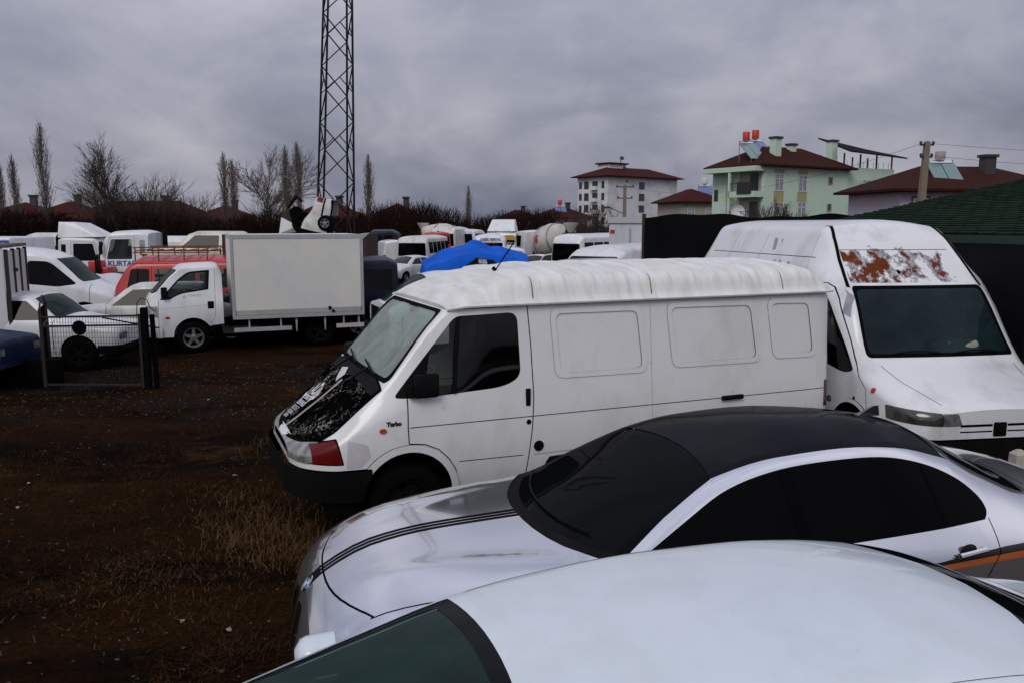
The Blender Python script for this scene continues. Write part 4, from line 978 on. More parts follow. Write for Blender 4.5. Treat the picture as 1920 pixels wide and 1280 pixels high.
    s.mark([(-1.1, .2), (1.1, .2), (1.1, .585), (-1.1, .585)], 'x', -1, 'bumper', hi=.6, only={'body'}); s.both([(0, .2), (.56, .2), (.56, .56), (.4, .585), (0, .585)], 'bumper', only={'body', 'lip'})
    s.mark(rnd([(.86, .80), (.90, .80), (.90, .84), (.86, .84)], .01), 'y', 1, 'gap2', only={'body'})
    s.mark(rnd([(.57, .935), (.615, .935), (.615, .98), (.57, .98)], .01), 'y', 1, 'repeater', only={'body'}); s.mark(rnd([(.57, .935), (.615, .935), (.615, .98), (.57, .98)], .01), 'y', -1, 'repeater', only={'body'})
    # peeled primer patches on the roof side
    for P in ([(3.05, 2.30), (3.12, 2.43), (3.22, 2.45), (3.17, 2.36), (3.12, 2.28)], [(2.95, 2.36), (2.98, 2.44), (3.02, 2.42)], [(2.72, 2.06), (2.74, 2.17), (2.80, 2.17), (2.78, 2.06)], [(2.86, 2.06), (2.9, 2.18), (2.95, 2.16), (2.92, 2.06)], [(2.50, 2.06), (2.52, 2.17), (2.58, 2.16), (2.55, 2.06)], [(1.22, 1.62), (1.32, 1.84), (1.45, 1.92), (1.38, 1.86), (1.30, 1.66)]):
        s.mark(P, 'y', 1, 'primer', only={'body'})
    r = s.build(dict(body=(lambda c_, i: 'body' if i == 0 else ('cab_door' if abs(c_.y) > .6 and c_.z < 1.6 else 'body_panel'), MATS['white_a'], 0), window=('side_window', glass('cab_pane_dark', (.10, .12, .12)), -.006), post=('window_post', MATS['steel'], .004), gap=('panel_gap', MATS['gap'], -.005), seam=('panel_seam', MATS['seam_grey'], -.002), lip=('wheel_arch_lip', MATS['white_a'], .012),
        seal=('windscreen_seal', MATS['rubber'], .003), screen=('windscreen', MATS['pane_teal'], -.003), brow=('roof_brow', rust_brow_mat(), 0), plug=('rubber_plug', MATS['black_matte'], .004), brow_seal=('brow_seal', MATS['rubber'], .008),
        lamp=('headlamp', mat('lamp_cloudy', (.20, .20, .20), .25, .3, coat=1, var=.5, vscale=14), .004), turn=('turn_lamp', mat('lamp_smoke', (.05, .047, .04), .2, .2, coat=1, var=.6, vscale=9), .004), slot=('grille_slot', MATS['black_matte'], -.012), badge=('badge_plate', MATS['black_plastic'], .004), bumper=('bumper', MATS['black_plastic'], .05), cowl=('cowl', MATS['black_plastic'], -.01), repeater=('side_repeater', MATS['orange_lens'], .008), primer=('bare_primer_patch', mat('primer_grey', (.30, .32, .35), .7, var=.2, vscale=12), .0005)), t)
    # lion-like outline is left as a small raised crest
    p, n = s.hit(0, .67, 'x', -1)
    MB().prism(rnd([(-.035, -.045), (.03, -.05), (.04, .0), (.015, .05), (-.03, .045), (-.02, .0)], .015), 0, .012, Matrix.Translation(p + Vector((-.006, 0, 0))) @ rot_to('-x')).build('crest', mat('crest_grey', (.03, .03, .032), .3, .8), t)
    text_on(s, 'TurboD', 1.45, .72, .085, 'y', 1, MATS['letter_black'], t, bold=.006, xdir=(-1, 0))
    MB().box((.3, -.9, .26), (4.95, .9, .40)).build('underbody', MATS['black_matte'], t)
    for cx in (.92, 3.95):
        for sg in (-1, 1):
            k = MB(); n_ = 12; pr = [(cx - .40, .25)] + [(cx - .40 * math.cos(math.pi * i / n_), .38 + .40 * math.sin(math.pi * i / n_)) for i in range(n_ + 1)] + [(cx + .40, .25)]; m_n = len(pr)
            k.add([(x, sg * .95, z) for x, z in pr] + [(x, sg * .62, z) for x, z in pr], [(i, i + 1, m_n + i + 1, m_n + i) for i in range(m_n - 1)] + [tuple(range(m_n, 2 * m_n))]); k.build('wheel_well', MATS['black_matte'], t)
            wheel(t, cx, sg * .86, .33, .20, 6, 'black_plastic', side=sg)
    MB().box((.75, -.9, .55), (2.3, .9, .60)).build('cab_floor', MATS['black_matte'], t)
    MB().box((2.3, -.93, .55), (2.34, .93, 2.05)).build('bulkhead', MATS['bulkhead_dark'], t)
    MB().box((.93, -.80, .95), (1.26, .80, 1.19), bev=.05).build('dashboard', mat('dash_dark', (.02, .022, .025), .8), t, True)
    for y in (-.5, .05, .52):
        MB().box((1.55, y - .24, .8), (2.05, y + .24, .98), bev=.05).box((1.98, y - .23, .9), (2.12, y + .23, 1.55), bev=.05).box((2.0, y - .13, 1.56), (2.1, y + .13, 1.76), bev=.04).build('seat', MATS['seat_cloth'], t, True)
    M = Matrix.Translation((1.32, -.45, 1.27)) @ Matrix.Rotation(R(-50), 4, 'Y'); st = MB()
    st.tube([M @ Vector((.20 * math.cos(a), .20 * math.sin(a), 0)) for a in [2 * math.pi * i / 24 for i in range(25)]], .014, 6, False).bar(M @ Vector((-.2, 0, 0)), M @ Vector((.2, 0, 0)), .03, .015); st.build('steering_wheel', MATS['black_plastic'], t, True)
    for sg in (-1, 1): MB().box((.80, sg * 1.0 - .03, 1.10), (.96, sg * 1.15 + .03, 1.36), bev=.03).build('door_mirror', MATS['black_plastic'], t, True) if sg < 0 else None
    for y0, y1 in ((-.65, -.05), (.05, .66)):
        pts = []
        for i in range(5):
            y = y0 + (y1 - y0) * i / 4; p, n = s.hit(y, 1.262 + .02 * math.sin(i), 'x', -1); pts.append(p + n * .02)
        MB().tube(pts, .009, 6).build('wiper', MATS['black_plastic'], t)
    # a pale sack lying on the dashboard
    cl = Vector(local_origin((4.697, 7.688, PS), 1.09, -.30)); cl.z = 1.192
    b = bmesh.new(); bmesh.ops.create_icosphere(b, subdivisions=4, radius=1)
    for v in b.verts:
        q = v.co; e = lambda a, p: math.copysign(abs(a) ** p, a)
        v.co = Vector((e(q.x, .7) * .14, e(q.y, .6) * .27, (q.z * .105 + .09) + .018 * math.sin(q.y * 7 + q.x * 3)))
        if v.co.z < 0: v.co.z = 0
    vv = [v.co.copy() for v in b.verts]; b.verts.index_update(); ff = [[v.index for v in f.verts] for f in b.faces]; b.free()
    o = mesh_obj('sack', vv, ff, mat('sack_cloth', (.26, .27, .21), .9, var=.25, vscale=12, bump=.3, bscale=30), None, True, 80, cl); o.rotation_euler = (0, 0, PS)
    tag(o, 'pale stuffed sack lying on the dashboard behind the teal windscreen', 'sack')
    return t, s
boxer, boxer_shell = make_boxer()
# ------------------------------------------------------------------ small-vehicle kit for the middle distance
LOW = dict(nl=4, nu=3, nc=5)
def origin_from(px, py, lx, ly, psi):
    """World origin of a vehicle whose local ground point (lx, ly) stands at world (px, py)."""
    c, s_ = math.cos(psi), math.sin(psi); return (px - c * lx + s_ * ly, py - s_ * lx - c * ly)
def X_at(px, Y): return (px - 960) * (Y * .99 + .2) / 1536
def put(name, label, cat, x, y, psi, group=None, z=None):
    return thing(name, label, cat, (x, y, ground_z(x, y) if z is None else z), psi, group)
def scale_curves(c, sx, sy, sz):
    return {k: [(x * sx, v * (sy if k[0] == 'w' else sz)) for x, v in kn] for k, kn in c.items()}
def sp(poly, sx, sz): return [(x * sx, z * sz) for x, z in poly]
def basic_wheels(t, xs, y, r, wd=.19, rim='rim', spokes=5, sides=(-1, 1)):
    for cx in xs:
        for sg in sides: wheel(t, cx, sg * y, r, wd, spokes, rim, .64, sg)
SALOON = dict(wb=[(0, .5), (.05, .62), (.15, .72), (.4, .80), (1.0, .845), (2.5, .855), (3.8, .84), (4.2, .80), (4.4, .66)],
    zs=[(0, .28), (.5, .22), (4.0, .22), (4.4, .32)], zb=[(0, .52), (.2, .66), (.6, .78), (1.2, .87), (2.5, .90), (3.7, .93), (4.2, .93), (4.4, .84)],
    wr=[(0, .40), (.06, .52), (.3, .66), (.7, .73), (1.15, .74), (1.5, .66), (1.95, .575), (3.0, .56), (3.4, .56), (3.8, .64), (4.1, .68), (4.4, .54)],
    zr=[(0, .55), (.06, .62), (.3, .75), (.7, .87), (1.1, .95), (1.5, 1.16), (1.95, 1.33), (2.3, 1.36), (2.9, 1.36), (3.3, 1.31), (3.75, 1.06), (3.9, 1.0), (4.3, .97), (4.4, .90)],
    zt=[(0, .58), (.06, .66), (.3, .81), (.7, .93), (1.05, 1.0), (1.5, 1.22), (1.9, 1.375), (2.3, 1.415), (2.9, 1.415), (3.3, 1.355), (3.75, 1.08), (3.9, 1.03), (4.3, 1.0), (4.4, .93)])
BOXY = dict(wb=[(0, .66), (.05, .74), (.15, .78), (.4, .80), (2.5, .815), (3.8, .80), (4.2, .77), (4.3, .72)],
    zs=[(0, .36), (.5, .26), (4.0, .26), (4.3, .36)], zb=[(0, .66), (.2, .74), (1.2, .86), (3.7, .88), (4.2, .84), (4.3, .80)],
    wr=[(0, .60), (.06, .68), (.3, .72), (1.1, .73), (1.5, .66), (1.75, .60), (3.0, .59), (3.3, .62), (3.6, .70), (4.1, .71), (4.3, .62)],
    zr=[(0, .70), (.06, .77), (.3, .81), (1.05, .91), (1.15, .94), (1.65, 1.32), (1.8, 1.355), (2.9, 1.36), (3.05, 1.33), (3.5, .96), (3.7, .93), (4.2, .88), (4.3, .83)],
    zt=[(0, .74), (.06, .81), (.3, .85), (1.05, .95), (1.12, .98), (1.60, 1.355), (1.75, 1.395), (2.9, 1.40), (3.05, 1.36), (3.5, .99), (3.7, .96), (4.2, .90), (4.3, .86)])
def saloon(name, label, x, y, psi, paint, L=4.4, W=1.7, H=1.415, boxy=False, pane='pane_dark', z=None, group=None, trim=None, rim='rim', cat='car'):
    base = BOXY if boxy else SALOON; L0, H0 = (4.3, 1.40) if boxy else (4.4, 1.415); sx, sy, sz = L / L0, W / 1.7, H / H0
    t = put(name, label, cat, x, y, psi, group, z); s = loft(scale_curves(base, sx, sy, sz), L, .17, rb=.07, rr=.05, extra=(.03, .06, .12, 1.1 * sx, 1.15 * sx, 1.9 * sx), **LOW)
    P = lambda q: sp(q, sx, sz); Q = lambda q: [(a * sx, b * sy) for a, b in q]; Fq = lambda q: [(a * sy, b * sz) for a, b in q]
    if boxy:
        for w_ in ([(1.30, .93), (1.72, 1.27), (2.18, 1.285), (2.20, .93)], [(2.28, .93), (2.27, 1.285), (2.92, 1.285), (3.30, .95)]): s.both(rnd(P(w_), .03), 'window')
        s.mark(Q([(1.13, -.66), (1.13, .66), (1.60, .55), (1.60, -.55)]), 'z', 1, 'screen', only={'body'}); s.mark(Q([(3.10, -.52), (3.10, .52), (3.48, .60), (3.48, -.60)]), 'z', 1, 'back', only={'body'})
        ax = (.75, 3.22); dl = (1.2, 2.24, 3.25)
    else:
        for w_ in ([(1.42, .965), (1.95, 1.25), (2.40, 1.30), (2.42, .955)], [(2.50, .955), (2.48, 1.30), (2.95, 1.295), (3.30, 1.20), (3.52, 1.02), (3.46, .965)]): s.both(rnd(P(w_), .04), 'window')
        s.mark(Q([(1.16, -.66), (1.10, 0), (1.16, .66), (1.86, .52), (1.9, 0), (1.86, -.52)]), 'z', 1, 'screen', only={'body'}); s.mark(Q([(3.36, -.48), (3.36, .48), (3.74, .56), (3.74, -.56)]), 'z', 1, 'back', only={'body'})
        ax = (.82, 3.42); dl = (1.35, 2.46, 3.45)
    for cx in ax: s.both(arch(cx * sx, .31, .335, .1, 12), 'hole')
    for xx in dl: s.line(P([(xx, .3), (xx, .92)]), 'y', 0, .012)
    for sg in (-1, 1):
        s.mark(Fq([(sg * .42, .56), (sg * .72, .56), (sg * .72, .68), (sg * .42, .68)]), 'x', -1, 'lamp', hi=.5, only={'body'}); s.mark(Fq([(sg * .42, .62), (sg * .78, .62), (sg * .78, .80), (sg * .42, .80)]), 'x', 1, 'tail', lo=L - .3, only={'body'})
    s.mark(Fq([(-.9, .30), (.9, .30), (.9, .46), (-.9, .46)]), 'x', -1, 'bumper', hi=.4, only={'body'}); s.both(P([(0, .30), (.40, .30), (.40, .46), (0, .46)]), 'bumper', only={'body'})
    m = MATS[paint]; r = s.build(dict(body=(lambda c_, i: 'body' if i == 0 else 'door', m, 0), window=('side_window', MATS[pane], -.004), screen=('windscreen', MATS[pane if pane != 'pane_dark' else 'pane_green'], -.004), back=('rear_window', MATS['pane_dark'], -.004), gap=('panel_gap', MATS['gap'], -.004),
        lamp=('headlamp', MATS['lamp_glass'], .004), tail=('tail_lamp', MATS['red_lens'], .004), bumper=('bumper', MATS[trim] if trim else m, .02)), t)
    MB().box((.25 * sx, -.74 * sy, .18), (4.15 * sx, .74 * sy, .42)).build('underbody', MATS['black_matte'], t)
    MB().box((1.3 * sx, -.6 * sy, .4), (3.3 * sx, .6 * sy, .90 * sz)).build('cabin_trim', MATS['seat_cloth'], t)
    basic_wheels(t, [a * sx for a in ax], .74 * sy, .30, .18, rim)
    return t, s
VAN = dict(wb=[(0, .62), (.05, .74), (.15, .83), (.35, .91), (.8, .96), (1.5, .97), (4.8, .97), (5.0, .92)], ws=[(0, .6), (.15, .80), (.8, .93), (5.0, .9)],
    zs=[(0, .34), (1, .32), (5.0, .34)], zb=[(0, .68), (.3, .84), (.8, 1.02), (1.1, 1.10), (5.0, 1.12)],
    wr=[(0, .54), (.08, .66), (.3, .76), (.75, .84), (1.35, .80), (2.0, .80), (4.8, .80), (5.0, .74)],
    zr=[(0, .72), (.08, .80), (.3, .92), (.75, 1.10), (.85, 1.16), (1.45, 1.72), (1.8, 1.86), (2.3, 1.90), (4.8, 1.90), (5.0, 1.82)],
    zt=[(0, .76), (.08, .85), (.3, .98), (.72, 1.16), (.82, 1.22), (1.4, 1.78), (1.8, 1.94), (2.3, 2.0), (4.8, 2.0), (5.0, 1.90)])
def van(name, label, x, y, psi, paint, L=5.0, W=1.95, H=2.0, glazed=False, z=None, group=None, pane='pane_dark', screen='pane_green', trim='black_plastic', cat='van'):
    sx, sy, sz = L / 5.0, W / 1.95, H / 2.0; t = put(name, label, cat, x, y, psi, group, z)
    s = loft(scale_curves(VAN, sx, sy, sz), L, .2, rb=.10, rr=.09, extra=(.03, .08, .15, .75 * sx, .85 * sx, 1.4 * sx, 1.45 * sx), **LOW)
    P = lambda q: sp(q, sx, sz); Fq = lambda q: [(a * sy, b * sz) for a, b in q]
    s.both(rnd(P([(.98, 1.14), (1.50, 1.62), (1.62, 1.68), (2.02, 1.70), (2.02, 1.16), (1.4, 1.09)]), .07), 'window')
    if glazed:
        for a, b in ((2.14, 3.0), (3.08, 3.94), (4.02, 4.84)): s.both(rnd(P([(a, 1.18), (a, 1.70), (b, 1.70), (b, 1.18)]), .05), 'window')
        for sg in (-1, 1): s.mark(rnd(Fq([(sg * .06, 1.2), (sg * .66, 1.2), (sg * .64, 1.68), (sg * .06, 1.68)]), .04), 'x', 1, 'back', lo=L - .3)
    s.mark(rnd(Fq([(-.80, 1.19), (-.72, 1.74), (.72, 1.74), (.80, 1.19)]), .06), 'x', -1, 'screen', only={'body'}, hi=1.7 * sx)
    for cx in (.85, 3.95): s.both(arch(cx * sx, .36, .39, .1, 12), 'hole')
    s.line(P([(.72, .5), (.72, 1.12)]), 'y', 0, .012); s.line(P([(2.10, .42), (2.10, 1.78)]), 'y', 0, .012); s.line(P([(3.4, .42), (3.4, 1.78)]), 'y', 0, .008); s.line(Fq([(0, .5), (0, 1.8)]), 'x', 1, .012)
    for sg in (-1, 1):
        s.mark(Fq([(sg * .42, .66), (sg * .80, .70), (sg * .80, .86), (sg * .42, .80)]), 'x', -1, 'lamp', hi=.6, only={'body'}); s.mark(Fq([(sg * .80, .75), (sg * .95, .75), (sg * .95, 1.15), (sg * .80, 1.15)]), 'x', 1, 'tail', lo=L - .3, only={'body'})
    s.mark(Fq([(-1, .3), (1, .3), (1, .54), (-1, .54)]), 'x', -1, 'bumper', hi=.5, only={'body'}); s.both(P([(0, .3), (.42, .3), (.42, .54), (0, .54)]), 'bumper', only={'body'})
    m = MATS[paint]; r = s.build(dict(body=(lambda c_, i: 'body' if i == 0 else 'body_panel', m, 0), window=('side_window', MATS[pane], -.005), screen=('windscreen', MATS[screen], -.004), back=('rear_window', MATS['pane_dark'], -.004), gap=('panel_gap', MATS['gap'], -.004), lamp=('headlamp', MATS['lamp_glass'], .004), tail=('tail_lamp', MATS['red_lens'], .006), bumper=('bumper', MATS[trim], .03)), t)
    MB().box((.3 * sx, -.86 * sy, .24), (4.9 * sx, .86 * sy, .45)).build('underbody', MATS['black_matte'], t)
    MB().box((.9 * sx, -.8 * sy, .5), (2.1 * sx, .8 * sy, 1.02 * sz)).build('cab_trim', MATS['seat_cloth'], t)
    basic_wheels(t, (.85 * sx, 3.95 * sx), .84 * sy, .33, .2)
    return t, s
CAB = dict(wb=[(0, .98), (.05, 1.06), (.15, 1.12), (.4, 1.15), (1.7, 1.15)], ws=[(0, .96), (.15, 1.08), (1.7, 1.1)], zs=[(0, .75), (1.7, .75)], zb=[(0, 1.35), (.3, 1.42), (1.7, 1.45)],
    wr=[(0, .96), (.08, 1.02), (.35, 1.03), (1.5, 1.03), (1.7, 1.0)], zr=[(0, 1.6), (.06, 1.75), (.28, 2.35), (.45, 2.48), (1.5, 2.52), (1.7, 2.45)], zt=[(0, 1.64), (.06, 1.80), (.26, 2.42), (.45, 2.56), (1.5, 2.60), (1.7, 2.50)])
def cab(name, label, x, y, psi, paint, H=2.6, L=1.7, W=2.3, z=None, group=None, deflector=0., text=None, pane='pane_clear', bed=None, bedpaint='red_paint'):
    sx, sy, sz = L / 1.7, W / 2.3, H / 2.6; t = put(name, label, 'truck', x, y, psi, group, z)
    s = loft(scale_curves(CAB, sx, sy, sz), L, .12, rb=.10, rr=.10, extra=(.03, .06, .2, .28 * sx, .45 * sx), **LOW); P = lambda q: sp(q, sx, sz); Fq = lambda q: [(a * sy, b * sz) for a, b in q]
    s.both(rnd(P([(.30, 1.58), (.46, 2.28), (1.16, 2.28), (1.16, 1.58)]), .05), 'window'); s.both(rnd(P([(1.42, 1.70), (1.42, 2.25), (1.60, 2.25), (1.60, 1.70)]), .03), 'window')
    s.mark(rnd(Fq([(-.98, 1.68), (-.92, 2.30), (.92, 2.30), (.98, 1.68)]), .06), 'x', -1, 'screen', hi=.6)
    s.line(P([(.22, .8), (.24, 1.6), (.42, 2.34), (1.24, 2.36), (1.26, .8)]), 'y', 0, .014); s.both(arch(.75 * sx, .62, .52, .5, 12), 'hole')
    s.both(P([(0, .96), (1.7, .96), (1.7, 1.08), (0, 1.08)]), 'band', only={'body'}) if text else None
    s.mark(Fq([(-.85, 1.15), (.85, 1.15), (.85, 1.40), (-.85, 1.40)]), 'x', -1, 'grille', hi=.3); s.mark(Fq([(-1.2, .7), (1.2, .7), (1.2, 1.0), (-1.2, 1.0)]), 'x', -1, 'bumper', hi=.3)
    m = MATS[paint]; r = s.build(dict(body=(lambda c_, i: 'cab_body' if i == 0 else 'cab_door', m, 0), window=('side_window', MATS[pane], -.005), screen=('windscreen', MATS['pane_dark'], -.005), gap=('panel_gap', MATS['gap'], -.004), band=('painted_band', MATS['letter_blue'], .001), grille=('grille', MATS['black_plastic'], -.01), bumper=('bumper', m, .03)), t)
    if deflector:
        d = MB(); w0, w1 = .98 * sy, .80 * sy; z0 = 2.55 * sz; z1 = z0 + deflector; xf, xb = .25 * sx, 1.72 * sx
        d.add([(xf, -w0, z0), (xf, w0, z0), (xb, -w0, z0 - .02), (xb, w0, z0 - .02), (xf + .9 * sx, -w1, z1 * .985), (xf + .9 * sx, w1, z1 * .985), (xb, -w1, z1), (xb, w1, z1)], [(0, 4, 5, 1), (0, 2, 6, 4), (1, 5, 7, 3), (4, 6, 7, 5), (2, 3, 7, 6)]); d.build('roof_deflector', m, t)
    for sg in (-1, 1): MB().box((.10, sg * (1.2 * sy) - .05, 1.75 * sz), (.20, sg * (1.2 * sy) + .05, 2.2 * sz), bev=.03).bar((.2, sg * 1.1 * sy, 2.2 * sz), (.15, sg * 1.2 * sy, 2.18 * sz), .03).build('side_mirror', MATS['black_plastic'], t, True)
    MB().tube([(L + .12, .7, .9), (L + .12, .7, 2.5 * sz), (L + .05, .7, 2.62 * sz)], .09, 10).build('intake_stack', MATS['black_plastic'], t, True)
    MB().box((.3, -.45, .55), (5.2, .45, .80)).build('chassis', MATS['black_matte'], t)
    basic_wheels(t, (.75 * sx, 4.2), 1.0 * sy, .50, .28, 'steel')
    if text: text_on(s, text, .80 * sx, 1.42 * sz, .25, 'y', -1, MATS['letter_blue'], t, bold=.010)
    if bed: bed(t)
    return t, s

# ------------------------------------------------------------------ small white box lorry
def make_lorry():
    PS = .38; ox, oy = origin_from(-6.51, 16.6, .87, -.82, PS)
    t = thing('box_lorry', 'small white lorry with a plain square cargo box', 'truck', (ox, oy, 0), PS)
    c = dict(wb=[(0, .62), (.04, .70), (.12, .77), (.3, .81), (1.47, .82)], ws=[(0, .6), (.12, .74), (.3, .79), (1.47, .80)], zs=[(0, .36), (.3, .34), (.9, .40), (1.2, .55), (1.47, .58)], zb=[(0, .98), (.1, 1.02), (1.47, 1.06)],
        wr=[(0, .60), (.08, .72), (.55, .70), (1.3, .68), (1.47, .64)], zr=[(0, 1.08), (.08, 1.19), (.14, 1.25), (.56, 1.66), (.68, 1.735), (1.3, 1.765), (1.42, 1.72), (1.47, 1.60)], zt=[(0, 1.12), (.06, 1.22), (.12, 1.28), (.54, 1.71), (.68, 1.79), (1.3, 1.82), (1.42, 1.78), (1.47, 1.66)])
    s = loft(c, 1.47, .07, rb=.07, rr=.06, extra=(.02, .04, .08, .12, .56, .62, .68), nl=5, nu=4, nc=6)
    s.both(rnd([(.27, 1.10), (.46, 1.105), (.66, 1.215), (1.20, 1.29), (1.235, 1.685), (.82, 1.655), (.62, 1.50)], [.02, .02, .1, .02, .02, .1, .05]), 'rim')
    s.both(rnd([(.36, 1.17), (.48, 1.14), (.66, 1.25), (1.15, 1.315), (1.175, 1.64), (.84, 1.62), (.65, 1.48)], [.02, .02, .1, .02, .02, .1, .05]), 'window', only={'rim'})
    s.mark(rnd([(-.74, 1.23), (-.69, 1.70), (.69, 1.70), (.74, 1.23)], .05), 'x', -1, 'screen', hi=.7, only={'body'})
    s.line([(.24, .42), (.23, .8), (.25, 1.09)], 'y', 0, .008); s.line([(1.32, .95), (1.33, 1.70)], 'y', 0, .006); s.line([(1.32, .95), (1.30, .70), (1.2, .60)], 'y', 0, .006); s.line([(.25, .92), (1.30, .985)], 'y', 0, .005, 'seam')
    s.both(arch(.87, .36, .42, .2), 'lip'); s.both(arch(.87, .36, .37, .2), 'hole')
    s.both(rnd([(.0, .74), (.12, .76), (.12, .98), (.0, .98)], .03), 'lamp', only={'body'}); 
    for sg in (-1, 1): s.mark(rnd([(sg * .42, .76), (sg * .9, .76), (sg * .9, .98), (sg * .42, .94)], .03), 'x', -1, 'lamp', hi=.2, only={'body', 'lamp'})
    s.mark(circ(.40, .74, .045, 12, ry=.028), 'y', -1, 'repeater')
    s.mark([(-1, .3), (1, .3), (1, .56), (-1, .56)], 'x', -1, 'bumper', hi=.3, only={'body'})
    W = MATS['white_a']
    r = s.build(dict(body=(lambda c_, i: 'cab_body' if i == 0 else ('cab_door' if abs(c_.y) > .5 else 'cab_panel'), W, 0), rim=('window_surround', MATS['black_plastic'], .002), window=('side_window', MATS['pane_clear'], -.004), screen=('windscreen', MATS['pane_green'], -.003), gap=('panel_gap', MATS['gap'], -.004), seam=('panel_seam', MATS['seam_grey'], -.002), lip=('wheel_arch_lip', W, .012), lamp=('headlamp', MATS['lamp_glass'], .006), repeater=('side_repeater', MATS['orange_lens'], .006), bumper=('bumper', W, .03)), t)
    basic_wheels(t, (.87,), .72, .32, .19, 'rim', 5); basic_wheels(t, (3.45,), .62, .32, .19, 'black_plastic', 5)  # rear rims coloured black in place of the shade under the box
    for sg in (-1, 1): MB().box((.30, sg * .86 - .03, 1.13), (.42, sg * .86 + .04, 1.36), bev=.025).build('door_mirror', MATS['black_plastic'], t, True)
    hp, _ = s.hit(1.22, .985, 'y', -1); MB().box((1.17, hp.y - .01, .90), (1.29, hp.y + .01, 1.05), bev=.008).build('door_handle', MATS['black_plastic'], t, True)
    text_on(s, 'CARGO', .93, 1.175, .07, 'y', -1, mat('letter_faded', (.42, .36, .33), .6), t); text_on(s, 'o', .735, 1.155, .12, 'y', -1, mat('letter_orange', (.55, .16, .06), .6), t)
    MB().box((.35, -.70, .62), (1.40, .70, .66)).build('cab_floor', MATS['black_matte'], t)
    for y in (-.38, .36): MB().box((.85, y - .22, .66), (1.25, y + .22, .85), bev=.04).box((1.2, y - .22, .8), (1.32, y + .22, 1.25), bev=.04).build('seat', MATS['seat_cloth'], t, True)
    MB().box((.2, -.68, .9), (.42, .68, 1.14), bev=.04).build('dashboard', MATS['dash_grey'], t, True)
    M = Matrix.Translation((.58, -.36, 1.16)) @ Matrix.Rotation(R(-40), 4, 'Y'); MB().tube([M @ Vector((.18 * math.cos(a), .18 * math.sin(a), 0)) for a in [2 * math.pi * i / 20 for i in range(21)]], .013, 6, False).bar(M @ Vector((0, -.18, 0)), M @ Vector((0, .18, 0)), .03, .012).build('steering_wheel', MATS['black_plastic'], t, True)
    # cargo box: skin panels, aluminium edge rails, kick board, latch
    x0, x1, y0, y1, z0, z1 = 1.66, 4.36, -.90, .90, .66, 2.40
    sk = mat('box_skin', (.76, .74, .66), .5, var=.035, vscale=1.2, dirt=(.64, .65, .66), dirt_amt=.38, dirt_scale=1.3, bump=.10, bscale=5)
    al = mat('aluminium_edge', (.50, .50, .51), .45, .4, var=.1, vscale=5)
    for nm, a, b in (('side_panel', (x0 + .05, y0, z0 + .18), (x1 - .05, y0 + .03, z1 - .08)), ('side_panel', (x0 + .05, y1 - .03, z0 + .18), (x1 - .05, y1, z1 - .08)), ('front_panel', (x0, y0 + .05, z0 + .18), (x0 + .03, y1 - .05, z1 - .08)), ('rear_door', (x1 - .03, y0 + .05, z0 + .18), (x1, y1 - .05, z1 - .08)), ('roof_sheet', (x0 + .02, y0 + .02, z1 - .03), (x1 - .02, y1 - .02, z1 - .004))):
        MB().box(a, b).build(nm, sk, t)
    for y in (y0, y1):
        e = -.008 if y < 0 else .008
        MB().box((x0 - .01, min(y + e, y + 5 * -e), z1 - .085), (x1 + .01, max(y + e, y - 5 * e), z1)).build('top_rail', al, t)
        MB().box((x0 - .01, min(y + e, y - 5 * e), z0), (x1 + .01, max(y + e, y - 5 * e), z0 + .075)).build('bottom_rail', al, t)
        MB().box((x0 + .06, min(y + e * .6, y - 5 * e), z0 + .08), (x1 - .06, max(y + e * .6, y - 5 * e), z0 + .182)).build('kick_board', mat('kick_grey', (.40, .40, .37), .6, var=.1), t)
        for x in (x0 - .012, x1 - .045): MB().box((x, min(y + e * 1.2, y - 6 * e), z0 + .002), (x + .057, max(y + e * 1.2, y - 6 * e), z1 - .002)).build('corner_post', al, t)
    for x in (x0 - .008, x1 - .035): MB().box((x, y0 + .05, z1 - .083), (x + .04, y1 - .05, z1 - .003)).build('cross_rail', al, t); MB().box((x, y0 + .05, z0 + .003), (x + .04, y1 - .05, z0 + .178)).build('cross_rail', al, t)
    MB().box((3.60, y0 - .02, .80), (3.66, y0 + .01, .87)).build('latch', MATS['black_plastic'], t); MB().lathe([(.03, 0), (.03, .03), (.001, .03)], 12, Matrix.Translation((3.70, y0, .765)) @ rot_to('-y')).build('side_marker', MATS['black_plastic'], t)
    b = MB(); b.add([(x1, y0, z1), (x1 + .18, y0 + .02, z1 + .03), (x1, y0 + .3, z1), (x1, y0, z1 - .12)], [(0, 1, 2), (0, 3, 1), (1, 3, 2)]); b.build('bent_flashing', al, t)
    MB().box((1.5, -.36, .48), (4.3, .36, .62)).build('chassis', MATS['black_matte'], t); MB().box((1.62, -.86, .60), (4.34, .86, .655)).build('subframe', MATS['black_matte'], t)
    for xa, xb, m_ in ((1.66, 2.82, al), (3.76, 4.36, mat('marker_board', (.52, .48, .47), .6, speck=(.30, .08, .07), speck_amt=.2, speck_scale=14))):
        MB().box((xa, y0 - .004, .40), (xb, y0 + .03, .485)).build('side_guard', m_, t)
        for x in (xa + .25 * (xb - xa), xb - .2 * (xb - xa)): MB().box((x, y0 + .03, .42), (x + .03, y0 + .06, .66)).build('guard_bracket', al, t)
    for x in (2.90, 3.50): MB().add([(x, y0 + .04, .66), (x + .05, y0 + .04, .66), (x + .035, y0 + .04, .36), (x + .015, y0 + .04, .36)], [(0, 1, 2, 3)]).build('mud_stay', al, t)
    return t, s
lorry, _ = make_lorry()

